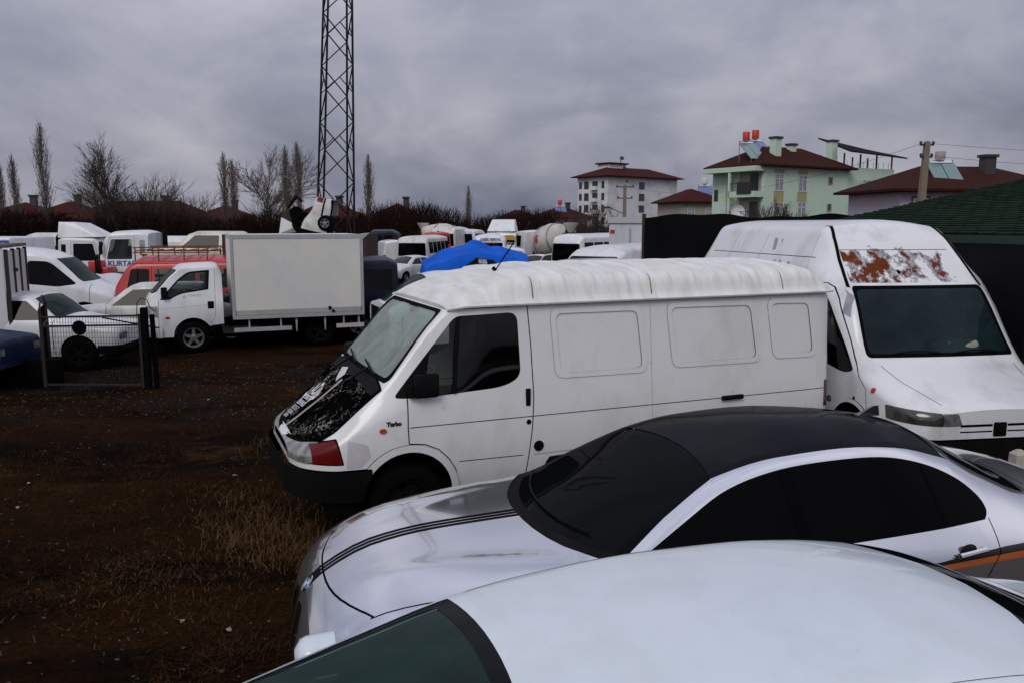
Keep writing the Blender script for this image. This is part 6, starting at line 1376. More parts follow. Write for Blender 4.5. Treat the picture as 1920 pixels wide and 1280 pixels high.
def cabin():
    x, y = X_at(1141, 25.5), 25.5; t = put('site_cabin', 'white panelled cabin beside the black screen fence', 'cabin', x, y, R(-8)); z0 = 0
    W_ = mat('cabin_white', (.62, .65, .68), .55, var=.04, dirt=(.42, .42, .40), dirt_amt=.22, dirt_scale=1.5, stretch=(1, 1, .3))
    for k in range(5): MB().box((k * .62 + .004, 0, .15), (k * .62 + .612, .05, 2.76)).build('wall_panel', W_, t)
    for k in range(4): MB().box((-.002, .05 + k * .6, .15), (.04, .05 + k * .6 + .592, 2.76)).build('wall_panel', W_, t)
    MB().box((-.05, -.05, 2.72), (3.2, 2.5, 2.90)).build('roof_edge', mat('cabin_trim_grey', (.50, .51, .52), .5), t); MB().box((-.02, .0, 0), (3.1, 2.4, .15)).build('base_frame', MATS['steel'], t)
    MB().box((.03, -.012, 2.40), (.17, 0, 2.52)).build('notice', MATS['letter_red'], t); MB().box((.64, -.02, .15), (.67, .0, 2.55)).build('door_trim', MATS['tan_paint'], t)
    MB().box((3.06, .05, .15), (3.10, 2.4, 2.58)).build('end_wall', W_, t); MB().box((.05, 2.40, .15), (3.06, 2.44, 2.58)).build('back_wall', W_, t)
cabin()
def green_shed():
    F_ = Vector((4.6, 13.9)); e = Vector((.28, -.96)); u = Vector((.96, .28)); z0 = 2.50; sl = .186
    t = put('garden_shed', 'long shed with a green shingle roof and black sheet wall at right', 'shed', 0, 0, 0, z=0)
    P = lambda a, d, h=0.: (F_.x + e.x * a + u.x * d, F_.y + e.y * a + u.y * d, z0 + sl * d + h)
    Lr, Dr = 9.5, 6.4
    MB().add([P(0, 0, -.06), P(Lr, 0, -.06), P(Lr, Dr, -.06), P(0, Dr, -.06), P(0, 0, -.012), P(Lr, 0, -.012), P(Lr, Dr, -.012), P(0, Dr, -.012)], [(0, 1, 2, 3), (4, 7, 6, 5), (0, 4, 5, 1), (0, 3, 7, 4), (2, 6, 7, 3), (1, 5, 6, 2)]).build('roof_deck', MATS['black_matte'], t)
    G = [mat('shingle_green_%d' % i, c, .9, var=.3, vscale=30, bump=.4, bscale=80, spec=.1) for i, c in enumerate(((.0085, .024, .0115), (.0065, .019, .009)))]
    rn = random.Random(4); parts = {0: MB(), 1: MB()}; ch = .155; tw = .27; keep = 0
    nrow = int(Dr / ch)
    tabs = []
    for r_ in range(nrow):
        for c_ in range(int(Lr / tw) + 1):
            a0 = c_ * tw + (tw / 2 if r_ % 2 else 0) - tw / 2 + rn.uniform(-.008, .008); a1 = a0 + tw - .012
            a0, a1 = max(-.03, a0), min(Lr, a1)
            if a1 - a0 < .05: continue
            d0 = r_ * ch - .02 + rn.uniform(-.006, .006); d1 = d0 + ch + .03; hh = .014 + rn.uniform(0, .008); cc = .035
            top = [P(a0 + cc, d0, hh), P(a1 - cc, d0, hh), P(a1, d0 + .05, hh - .002), P(a1, d1, .0), P(a0, d1, .0), P(a0, d0 + .05, hh - .002)]
            lowp = [(x, y, z - .02) for x, y, z in top]
            tabs.append((r_ * 1.0 + abs(a0 - 4) * .8, top + lowp, rn.random() < .45))
    tabs.sort(key=lambda q: q[0])
    fc = [(0, 1, 2, 3, 4, 5), (6, 7, 1, 0), (7, 8, 2, 1), (11, 6, 0, 5), (8, 9, 3, 2), (10, 11, 5, 4)]
    for k, (_, vv, alt) in enumerate(tabs):
        if k < 300: MB().add(vv, fc).build('shingle', G[alt], t)
        else: parts[1 if alt else 0].add(vv, fc)
    for k in parts: o = parts[k].build('shingle_field', G[k], t); o['kind'] = 'stuff'
    MB().bar(P(-.02, -.03, -.06), P(Lr, -.03, -.06), .03, .10).build('fascia', mat('fascia_green', (.012, .03, .016), .7), t)
    q0, q1 = Vector(P(-.0, .08)), Vector(P(Lr, .08)); v, f = wavy_sheet((q0.x, q0.y), (q1.x, q1.y), 0, z0 - .06, .07, 120, 30, 9, .0); mesh_obj('sheet_wall', v, f, MATS['tarp_black'], t, True, 80)
    for k in range(6): c = P(.1 + k * 1.8, .2); MB().bar((c[0], c[1], 0), (c[0], c[1], c[2] - .06), .09).build('post', MATS['rust_dark'], t)
    for k in range(6): c = P(.1 + k * 1.8, Dr - .1); MB().bar((c[0], c[1], 0), (c[0], c[1], c[2] - .06), .09).build('post', MATS['rust_dark'], t)
green_shed()
o = MB().add([(-.07, -.07, 0), (.07, -.07, 0), (.07, .07, 0), (-.07, .07, 0), (-.055, -.055, .62), (.055, -.055, .62), (.055, .055, .62), (-.055, .055, .62), (-.02, -.02, .66), (.02, -.02, .66), (.02, .02, .66), (-.02, .02, .66)], [(0, 1, 5, 4), (1, 2, 6, 5), (2, 3, 7, 6), (3, 0, 4, 7), (4, 5, 9, 8), (5, 6, 10, 9), (6, 7, 11, 10), (7, 4, 8, 11), (8, 9, 10, 11), (3, 2, 1, 0)]).build('concrete_post', mat('concrete_pale', (.42, .38, .33), .9, var=.15, vscale=9, bump=.4, bscale=30)); o.location = (X_at(1922, 7.0), 7.0, 0); tag(o, 'short pale concrete post by the rusty van bumper at right edge', 'post')

# ------------------------------------------------------------------ wire gate
def wire_gate():
    RD = mat('gate_red', (.014, .005, .0045), .7, var=.3, vscale=12); BK = MATS['black_matte']
    t = put('wire_gate', 'rusty wire mesh gate leaf in front of the old white saloon', 'gate', X_at(76, 13.0), 13.0, R(-1.5), z=0); L = X_at(263, 13) - X_at(76, 13)
    for z in (.06, 1.0, 1.145): MB().bar((0, 0, z), (L, 0, z + (.03 if z > .5 else 0)), .03).build('rail', RD, t)
    for x in (.0, L): MB().bar((x, 0, .02), (x, 0, 1.20), .04).build('stile', RD, t)
    b = MB()
    for k in range(int(L / .046)): b.bar((.02 + k * .046, .012, .05), (.02 + k * .046, .012, 1.15), .0045)
    for k in range(14): b.bar((.0, .017, .10 + k * .08), (L, .017, .10 + k * .08), .0045)
    b.build('wire_mesh', BK, t)['kind'] = 'stuff'
    MB().bar((1.0, 0, 1.14), (L + .3, .02, .98), .02).build('brace', BK, t); MB().lathe([(.001, -.02), (.10, -.02), (.12, 0), (.10, .02), (.001, .02)], 14, Matrix.Translation((.62, -.02, .98)) @ rot_to('-y')).build('gate_disc', BK, t, True)
    p = put('gate_post', 'dark gate post with bent wire between wire gate and small lorry', 'post', X_at(270, 13.0), 13.0, 0, z=0)
    MB().bar((0, 0, -.05), (0, 0, 1.30), .09).build('post', BK, p); MB().bar((.1, .1, -.05), (.08, .1, 1.18), .06).build('back_post', BK, p); MB().tube([(-.12, 0, 1.15), (-.10, 0, 1.38), (-.03, 0, 1.45), (.06, 0, 1.42), (.10, 0, 1.3), (.16, 0, 1.25)], .008, 6).build('bent_wire', MATS['rust_dark'], p)
    q = put('wire_gate', 'second gate leaf with arched top standing open by the cargo box', 'gate', X_at(74, 13.0), 13.0, R(115), z=0); L2 = 1.15
    for z in (.06, .98): MB().bar((0, 0, z), (L2, 0, z), .03).build('rail', RD, q)
    for x in (.0, L2): MB().bar((x, 0, .02), (x, 0, 1.28), .04).build('stile', RD, q)
    MB().tube([(L2 * i / 12, 0, 1.26 + .18 * math.sin(math.pi * i / 12)) for i in range(13)], .015, 6).build('arched_rail', RD, q)
    b = MB()
    for k in range(int(L2 / .05)): b.bar((.02 + k * .05, .012, .05), (.02 + k * .05, .012, 1.27), .0045)
    for k in range(14): b.bar((.0, .017, .10 + k * .08), (L2, .017, .10 + k * .08), .0045)
    b.build('wire_mesh', BK, q)['kind'] = 'stuff'
    MB().box((X_at(78, 13) - 1.4 - X_at(76, 13), .3, 0), (X_at(80, 13) - X_at(76, 13), .5, .42), bev=.05).build('base_block', BK, t, True)
wire_gate()

# ------------------------------------------------------------------ lattice mast
def lattice_mast():
    x, y = X_at(626, 40), 40.; t = put('lattice_mast', 'tall dark steel lattice mast rising out of the picture', 'mast', x, y, R(24)); t.rotation_euler = (0, R(2.3), R(24))
    m = mat('mast_steel', (.010, .010, .011), .6, .3, spec=.3); Ht = 24.; w0, w1 = .80, .36
    hw = lambda z: w0 + (w1 - w0) * z / Ht; C = ((-1, -1), (1, -1), (1, 1), (-1, 1)); pt = lambda k, z: Vector((C[k % 4][0] * hw(z), C[k % 4][1] * hw(z), z))
    for k in range(4): MB().bar(pt(k, 0), pt(k, Ht), .085).build('leg', m, t)
    z = .4; i = 0
    while z < 18.5:
        dz = 2.0 * hw(z) * 1.02
        for k in range(4):
            a, b = (k, k + 1) if (i + k) % 2 == 0 else (k + 1, k); MB().bar(pt(a, z), pt(b, z + dz), .05).build('brace', m, t)
            if i % 2 == 0: MB().bar(pt(b, z), pt(a, z + dz * .5).lerp(pt(b, z + dz * .5), .5), .04).build('brace', m, t)
        z += dz; i += 1
lattice_mast()

# ------------------------------------------------------------------ houses
mat('tile_red', (.052, .0115, .0088), .85, var=.25, vscale=2.5, bump=.5, bscale=14, spec=.1)
mat('tile_brown', (.042, .0125, .009), .9, var=.35, vscale=3, bump=.5, bscale=14, spec=.1)
mat('wall_white', (.76, .76, .775), .9, var=.04, vscale=.4, dirt=(.48, .47, .46), dirt_amt=.25, dirt_scale=.35, spec=.1)
mat('wall_green', (.60, .76, .60), .9, var=.04, vscale=.8, dirt=(.50, .63, .50), dirt_amt=.25, dirt_scale=.8, spec=.1)
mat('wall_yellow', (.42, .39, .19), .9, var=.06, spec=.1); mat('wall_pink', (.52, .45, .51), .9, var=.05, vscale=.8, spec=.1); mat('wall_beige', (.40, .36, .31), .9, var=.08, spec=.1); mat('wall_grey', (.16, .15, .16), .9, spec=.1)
mat('frame_white', (.70, .70, .71), .5); mat('pane_house', (.045, .05, .06), .08, spec=.4); mat('curtain_pane', (.30, .31, .34), .2, var=.3, vscale=3, spec=.4); mat('frame_dark', (.05, .045, .045), .6)
mat('solar_glass', (.16, .25, .24), .12, coat=.5); mat('solar_blue', (.10, .16, .34), .1, coat=.5); mat('tank_red', (.60, .045, .02), .45); mat('brown_canopy', (.012, .009, .008), .9, spec=.1); mat('rail_dark', (.03, .03, .03), .6)
class House:
    """Plan frame: origin at the near corner, u along the right face, v along the left face (both going away)."""
    def __init__(s, name, label, corner, u, ul, vl, z0, z1, wall, cat='house'):
        s.t = thing(name, label, cat, (corner[0], corner[1], 0), 0); s.u = Vector(u).normalized(); s.v = Vector((-s.u.y, s.u.x)); s.ul, s.vl, s.z0, s.z1 = ul, vl, z0, z1
        s.wall = MATS[wall]; th = .25
        for nm, p, q in (('wall', (0, 0), (ul, 0)), ('wall', (0, vl), (0, 0)), ('wall', (ul, 0), (ul, vl)), ('wall', (ul, vl), (0, vl))):
            A, B = s.P(*p), s.P(*q); d = (B - A).normalized(); n = Vector((d.y, -d.x, 0)); i_ = -n * th
            e = d * 0
            MB().add([A + e, B - d * th * .0, B + i_ - d * th, A + i_ + d * th] + [w_ + Vector((0, 0, z1 - z0)) for w_ in (A + e, B, B + i_ - d * th, A + i_ + d * th)], [(3, 2, 1, 0), (4, 5, 6, 7), (0, 1, 5, 4), (2, 3, 7, 6), (1, 2, 6, 5), (3, 0, 4, 7)]).build(nm, s.wall, s.t)
    def P(s, a, b, z=None): return Vector((s.u.x * a + s.v.x * b, s.u.y * a + s.v.y * b, s.z0 if z is None else z))
    def face(s, side, a, z, out=0.):
        """Point on a face: side 'u' (right) or 'v' (left), a metres from the near corner."""
        return s.P(a, -out, z) if side == 'u' else s.P(-out, a, z)
    def slab(s, name, side, a0, a1, z0, z1, o0, o1, m, parent=None):
        c = [s.face(side, a, z, o) for o in (o0, o1) for a, z in ((a0, z0), (a1, z0), (a1, z1), (a0, z1))]
        f = [(0, 1, 2, 3), (7, 6, 5, 4), (0, 4, 5, 1), (1, 5, 6, 2), (2, 6, 7, 3), (3, 7, 4, 0)]
        return MB().add(c, f).build(name, MATS[m] if isinstance(m, str) else m, parent or s.t)
    def window(s, side, a, z, w_, h, frame='frame_white', pane='curtain_pane', mull=1, surround=None):
        if surround: s.slab('window_surround', side, a - w_ / 2 - .18, a + w_ / 2 + .18, z - h / 2 - .18, z + h / 2 + .18, .0, .03, surround)
        wd = s.slab('window', side, a - w_ / 2, a + w_ / 2, z - h / 2, z + h / 2, .005, .035, pane)
        fr = .07
        for b0, b1, c0, c1 in ((a - w_ / 2 - .02, a + w_ / 2 + .02, z + h / 2 - fr, z + h / 2), (a - w_ / 2 - .05, a + w_ / 2 + .05, z - h / 2 - .02, z - h / 2 + fr), (a - w_ / 2 - .02, a - w_ / 2 + fr, z - h / 2 + fr, z + h / 2 - fr), (a + w_ / 2 - fr, a + w_ / 2 + .02, z - h / 2 + fr, z + h / 2 - fr)): s.slab('frame', side, b0, b1, c0, c1, .035, .07, frame, wd)
        if mull:
            s.slab('mullion', side, a - .035, a + .035, z - h / 2 + fr, z + h / 2 - fr, .035, .062, frame, wd)
            if mull > 1: s.slab('mullion', side, a - w_ / 2 + fr, a - .035, z + h * .20, z + h * .20 + .07, .035, .06, frame, wd); s.slab('mullion', side, a + .035, a + w_ / 2 - fr, z + h * .20, z + h * .20 + .07, .035, .06, frame, wd)
        return wd
    def hip(s, over, rise, m='tile_red', a0=0, a1=None, b0=0, b1=None, ridge=None, thick=.18, name='roof'):
        a1 = s.ul if a1 is None else a1; b1 = s.vl if b1 is None else b1; A0, A1, B0, B1 = a0 - over, a1 + over, b0 - over, b1 + over
        c = [s.P(A0, B0, s.z1 + .01), s.P(A1, B0, s.z1 + .01), s.P(A1, B1, s.z1 + .01), s.P(A0, B1, s.z1 + .01)]; c2 = [p + Vector((0, 0, thick)) for p in c]
        w_ = min(A1 - A0, B1 - B0) / 2
        if A1 - A0 > B1 - B0: r0, r1 = s.P(A0 + w_, (B0 + B1) / 2, s.z1 + thick + rise), s.P(A1 - w_, (B0 + B1) / 2, s.z1 + thick + rise); f = [(4, 5, 9, 8), (6, 7, 8, 9), (7, 4, 8), (5, 6, 9)]
        else: r0, r1 = s.P((A0 + A1) / 2, B0 + w_, s.z1 + thick + rise), s.P((A0 + A1) / 2, B1 - w_, s.z1 + thick + rise); f = [(4, 5, 8), (5, 6, 9, 8), (6, 7, 9), (7, 4, 8, 9)]
        o = MB().add(c + c2 + [r0, r1], [(3, 2, 1, 0), (0, 1, 5, 4), (1, 2, 6, 5), (2, 3, 7, 6), (3, 0, 4, 7)] + f).build(name, MATS[m], s.t); s.roof = o; return o
    def blk(s, name, a, b, z0, w_, d, h, m, parent=None, cap=None):
        M = Matrix.Translation(s.P(a, b, z0)) @ Matrix.Rotation(math.atan2(s.u.y, s.u.x), 4, 'Z'); o = MB().box((-w_ / 2, -d / 2, 0), (w_ / 2, d / 2, h), M).build(name, MATS[m], parent or s.t)
        if cap: MB().box((-w_ / 2 - .12, -d / 2 - .12, h - .15), (w_ / 2 + .12, d / 2 + .12, h + .06), M).build('chimney_cap', MATS[cap], o if o.parent is s.t else s.t)
        return o
def solar(h, a, b, z, n=2, w_=1.0, L=2.0, m='solar_glass', tank='tank_red', base=.2, tilt=42, tank_h=.9):
    g = bpy.data.objects.new('solar_heater', None); g.empty_display_size = .1; link(g, h.t); g.location = h.P(a, b, z)
    ang = math.atan2(h.u.y, h.u.x)
    M0 = Matrix.Rotation(ang - .1, 4, 'Z')
    for k in range(n):
        M = M0 @ Matrix.Translation((k * (w_ + .08), 0, base)) @ Matrix.Rotation(R(tilt), 4, 'X'); MB().box((0, 0, 0), (w_, L, .09), M).build('solar_panel', MATS[m], g)
    zt = base + L * math.sin(R(tilt)); yt = L * math.cos(R(tilt))
    for x in (.1, n * (w_ + .08) - .2): MB().bar(M0 @ Vector((x, yt, -.4)), M0 @ Vector((x, yt, zt + .3)), .06).build('stand_leg', MATS['steel'], g); MB().bar(M0 @ Vector((x, .05, -.2)), M0 @ Vector((x, .05, base)), .05).build('stand_leg', MATS['steel'], g)
    xm = n * (w_ + .08) / 2; M = M0 @ Matrix.Translation((xm, yt + .1, zt + .05))
    MB().lathe([(.001, 0), (.36, 0), (.38, .06), (.38, tank_h - .06), (.34, tank_h), (.001, tank_h)], 18, M @ Matrix.Translation((0, 0, .30))).build('water_tank', MATS[tank], g, True)
    MB().lathe([(.001, -xm * .75), (.24, -xm * .75), (.24, xm * .75), (.001, xm * .75)], 14, M @ rot_to('x')).build('hot_tank', MATS['chrome'], g, True)
# white apartment block
h = House('apartment_block', 'white four-storey apartment block with a dark red hip roof', (23.0, 200), (21, 17), 25.5, 10.5, -4, 13.9, 'wall_white', 'apartment block')
h.hip(1.3, 2.5, 'tile_red'); h.blk('penthouse', 8.0, 6.5, 14.2, 6.0, 4.0, 3.1, 'wall_white'); h.blk('penthouse_roof', 8.0, 6.5, 17.3, 7.0, 5.0, .35, 'tile_red'); h.blk('penthouse_door', 10.4, 4.48, 14.6, .9, .08, 2.2, 'frame_dark')
h.blk('satellite_dish_arm', 10.6, 6.0, 17.6, .12, .12, 1.2, 'rail_dark'); MB().lathe([(.001, 0), (.35, .06), (.55, .18)], 14, Matrix.Translation(h.P(10.8, 5.8, 18.9)) @ Matrix.Rotation(R(70), 4, 'X')).build('satellite_dish', MATS['rail_dark'], h.t)
for k in range(4):
    z = 12.0 - k * 2.85
    h.window('u', 12.0, z, 1.9, 1.7, 'frame_dark', 'pane_house', 1 if k else 0); h.window('u', 6.6, z + .9, .5, .5, 'frame_dark', 'pane_house', 0) if k == 0 else None
    for a, w_, hh in ((1.6, .9, 1.7), (4.3, 1.8, 1.8), (7.3, 1.5, 1.8), (9.4, .9, 1.6)): h.window('v', a, z, w_, hh, 'frame_dark', 'pane_house', 0)
    if k < 3: h.slab('balcony', 'v', 3.3, 5.3, z - 1.25, z - .35, .02, .9, 'wall_white')
h.slab('balcony_bay', 'u', 25.55, 27.4, 3, 10.4, -1.2, -.1, 'wall_white'); h.slab('bay_window', 'u', 25.7, 27.2, 8.0, 9.6, -.1, -.06, 'pane_house'); h.slab('bay_window', 'u', 25.7, 27.2, 4.4, 6.0, -.1, -.06, 'pane_house')
# green house
g = House('green_house', 'pale green three-storey house with balconies and red hip roof', (26.0, 86), (11.2, 7.0), 13.6, 7.2, -3, 8.5, 'wall_green')
g.hip(.75, 2.3, 'tile_brown'); 
for z in (6.9, 4.0, 1.1):
    for a in (2.3, 6.0): g.window('u', a, z, 1.35, 1.75, mull=2); g.slab('painted_band', 'u', a - .75, a + .75, z - 2.0, z - .95, .0, .03, 'wall_yellow') if z > 2 else None; g.slab('painted_band', 'u', a - .75, a + .75, z + .92, z + 1.35, .0, .025, 'wall_yellow')
    g.window('u', 10.6, z + .4, .7, .8, 'wall_yellow', 'pane_house', 0)
    g.window('v', 4.6, z, 1.1, 1.75, mull=2); g.slab('painted_band', 'v', 4.0, 5.2, z - 2.0, z - .95, .0, .03, 'wall_yellow') if z > 2 else None
    g.window('v', 6.6, z - 1.2, .5, 1.2, 'frame_dark', 'pane_house', 0)
    # corner balcony with rounded slab, railing and recess
    g.slab('balcony_recess', 'v', .35, 3.3, z - 1.25, z + 1.25, .01, .03, 'wall_beige'); g.slab('balcony_door', 'v', .7, 1.8, z - 1.2, z + .9, .03, .06, 'pane_house')
    g.slab('balcony_slab', 'v', -.05, 3.5, z - 1.55, z - 1.25, .0, 1.5, 'wall_green'); g.slab('balcony_wall', 'v', -.05, 3.5, z - 1.25, z - .95, 1.38, 1.5, 'wall_green'); g.slab('balcony_wall', 'v', -.05, .07, z - 1.25, z - .95, .03, 1.38, 'wall_green')
    for k in range(12): g.slab('baluster', 'v', .1 + k * .3, .13 + k * .3, z - .95, z - .15, 1.42, 1.45, 'rail_dark')
    g.slab('hand_rail', 'v', .0, 3.5, z - .15, z - .09, 1.40, 1.47, 'rail_dark')
g.slab('balcony_column', 'v', 3.3, 3.55, 1.0, 8.5, 1.25, 1.5, 'wall_green'); g.slab('roof_beam', 'v', -.1, 7.2, 8.0, 8.5, .0, 1.55, 'wall_green')
MB().lathe([(.001, 0), (.5, .08), (.75, .25)], 16, Matrix.Translation(g.face('v', 2.0, 3.8, 1.6)) @ Matrix.Rotation(R(80), 4, 'X')).build('satellite_dish', MATS['frame_white'], g.t)
g.slab('hanging_rug', 'v', .3, 2.2, 5.7, 6.9, 1.5, 1.62, 'rail_dark')
for a, b, w_, hh in ((3.4, 1.6, .9, 1.5), (7.6, 3.0, .8, 1.1), (13.2, 2.0, .9, 1.7)): g.blk('chimney', a, b, 9.6, w_, w_ * .9, hh + .6, 'wall_green', cap='rail_dark')
solar(g, -.3, 1.6, 9.1, 2, 1.0, 2.6, 'solar_glass', 'tank_red'); solar(g, 2.0, 2.4, 9.5, 2, 1.0, 2.6, 'solar_blue', 'tank_red')
g.slab('terrace_wall', 'u', 13.62, 22.6, 5.0, 8.9, -4.0, -.35, 'wall_green'); g.slab('terrace_base', 'u', 13.62, 22.6, -3, 5.0, -4.0, -.2, 'wall_green'); g.window('u', 17.0, 6.9, 1.6, 1.3, mull=2)
for a in (13.6, 16.5, 19.5, 22.4):
    for o_ in (-.6, -3.8): g.slab('pergola_post', 'u', a - .07, a + .07, 8.9, 10.45, o_ - .07, o_ + .07, 'tank_red' if a > 20 else 'rail_dark')
c = [g.face('u', a, z, o_) for a, o_, z in ((13.0, .6, 10.45), (23.6, .6, 10.1), (23.6, -5.0, 11.5), (14.6, -5.0, 12.4))]; MB().add(c + [p + Vector((0, 0, .16)) for p in c], [(3, 2, 1, 0), (4, 5, 6, 7), (0, 1, 5, 4), (1, 2, 6, 5), (2, 3, 7, 6), (3, 0, 4, 7)]).build('pergola_roof', MATS['brown_canopy'], g.t)
for k in range(9): g.slab('terrace_rail', 'u', 14 + k * .95, 14.04 + k * .95, 8.9, 9.6, -.5, -.46, 'frame_white')
# pink house
k_ = House('pink_house', 'pinkish grey single-storey house under a wide brown tiled roof', (29.0, 62), (17, 2.0), 13.5, 7.5, -2, 5.0, 'wall_pink')
k_.hip(.9, 1.95, 'tile_brown'); 
for a in (1.6, 4.2): k_.window('u', a, 3.75, 1.15, 1.5, mull=2, surround='wall_grey')
k_.slab('porch_beam', 'u', 5.2, 13.5, 4.5, 4.95, .0, 1.2, 'wall_pink'); k_.slab('painted_porch_shade', 'u', 5.4, 13.4, 1.0, 4.5, .005, .05, 'wall_grey')  # grey slab on the wall paints in the shade under the porch
for a in (5.3, 9.4, 13.3): k_.slab('porch_post', 'u', a - .15, a + .15, -2, 4.5, .9, 1.18, 'wall_pink')
k_.blk('chimney', 8.6, 2.5, 5.9, .9, .8, 2.0, 'frame_dark', cap='rail_dark'); solar(k_, 3.4, 1.0, 5.5, 2, 1.05, 2.3, 'solar_glass', 'wall_beige', tank_h=.6)
l_ = House('beige_house', 'small beige house between the white block and green house', (24.0, 118), (12, 3.0), 6.5, 8, -3, 5.6, 'wall_beige'); l_.hip(.8, 1.9, 'tile_red'); 
for a in (1.6, 4.4): l_.window('u', a, 4.0, 1.1, 1.7, mull=2)
l_.slab('painted_band', 'u', 2.8, 3.2, -2, 5.5, .0, .03, 'wall_yellow'); solar(l_, 4.2, 2.0, 6.4, 2, 1.0, 2.2, 'solar_blue', 'wall_white')
def small_house(label, px, Y, w_, d, z1, wall, roof, rise=1.6, sd=None, yaw=.15, wins=3, chim=True):
    q = House('low_house', label, (X_at(px, Y), Y), (1, yaw), w_, d, -3, z1, wall); q.hip(.6, rise, roof)
    for i in range(wins): q.window('u', w_ * (i + .5) / wins, z1 - 1.5, 1.0, 1.3, 'frame_white', 'pane_house', 1)
    if chim: q.blk('chimney', w_ * .65, d * .5, z1 + rise * .7, .7, .7, 1.5, 'frame_dark', cap='rail_dark')
    if sd: solar(q, w_ * .3, d * .2, z1 + .6, 2, 1.0, 2.0, 'solar_blue', sd)
    return q
small_house('low brown-roofed house left of the white apartment block', 1022, 150, 9, 8, 3.6, 'wall_beige', 'tile_brown', 2.0, 'tank_red', .3)
small_house('white house with small red roof above the far mixer lorry', 944, 165, 7.5, 6, 3.4, 'wall_white', 'tile_red', 1.8, None, .25, 2)
small_house('long red-roofed house behind the bare trees left of the mast', 125, 100, 16.2, 8, 2.9, 'wall_beige', 'tile_red', 2.4, None, .02, 5)
small_house('red-roofed house behind the cream car, half hidden by scrub', 350, 110, 8.5, 8, 2.9, 'wall_beige', 'tile_red', 2.0, None, .1, 3)
small_house('pale house with red roof at the far left edge', -30, 100, 6.8, 7, 3.5, 'wall_white', 'tile_red', 1.6, None, .05, 3)
small_house('second pale house with red roof near the far left poplar', 78, 105, 5.0, 7, 3.8, 'wall_white', 'tile_red', 1.5, None, .05, 2)
small_house('red-roofed house just behind the foot of the mast', 540, 100, 8.5, 7, 2.9, 'wall_beige', 'tile_red', 2.3, None, -.05, 3)
small_house('reddish house behind the scrub right of the mast', 690, 100, 7.0, 7, 3.0, 'wall_beige', 'tile_red', 2.0, None, .1, 3)
# utility poles and wires
def pole(label, px, Y, h, arms=((0, .7), (-.5, .7)), lean=0., m='pole_concrete', lamp=False):
    t = put('utility_pole', label, 'pole', X_at(px, Y), Y, 0); z = h
    MB().add([(x * w_ + (lean * z if w_ < .17 else 0), y * w_, z_) for w_, z_ in ((.20, -.2), (.12, z)) for x, y in ((-1, -1), (1, -1), (1, 1), (-1, 1))], [(0, 1, 5, 4), (1, 2, 6, 5), (2, 3, 7, 6), (3, 0, 4, 7), (4, 5, 6, 7)]).build('shaft', MATS[m], t)
    for dz, w_ in arms:
        MB().bar((lean * z - w_, 0, z + dz - .15), (lean * z + w_, 0, z + dz - .15), .09).build('cross_arm', MATS['rail_dark'], t)
        for s_ in (-1, 0, 1): MB().lathe([(.05, 0), (.08, .05), (.05, .12), (.001, .14)], 8, Matrix.Translation((lean * z + s_ * w_ * .9, 0, z + dz - .10))).build('insulator', MATS['rail_dark'], t, True)
    if lamp: MB().bar((0, 0, h - 2.6), (-1.3, 0, h - 2.0), .07).build('lamp_arm', MATS['rail_dark'], t); MB().box((-1.9, -.12, h - 2.06), (-1.25, .12, h - 1.90), bev=.03).build('lamp_head', MATS['rail_dark'], t, True)
    return Vector((X_at(px, Y) + lean * z, Y, ground_z(0, Y) + h - .1))
mat('pole_concrete', (.22, .18, .13), .9, var=.2, vscale=4)
w1_ = pole('concrete pole with lamp in front of the white apartment block', 1170, 75, 6.6, ((0, .8), (-1.0, .7)), 0, lamp=True)
w2_ = pole('leaning concrete pole in front of the pink house', 1716, 42, 7.2, ((0, .35), (-.6, .3)), .030)
def wire(label, a, b, sag):
    pts = [a.lerp(b, i / 24) - Vector((0, 0, sag * 4 * (i / 24) * (1 - i / 24))) for i in range(25)]; o = MB().tube(pts, .010, 4, False).build('overhead_wire', MATS['rail_dark']); tag(o, label, 'wire')
wire('overhead wire running right from the leaning pole', w2_ + Vector((.3, 0, 0)), Vector((60, 30, 6.6)), 1.2)
wire('lower overhead wire running right from the leaning pole', w2_ + Vector((.3, 0, -.6)), Vector((60, 31, 5.6)), 1.2)
wire('overhead wire between the two concrete poles', w1_, w2_ + Vector((-.3, 0, 0)), 1.4)
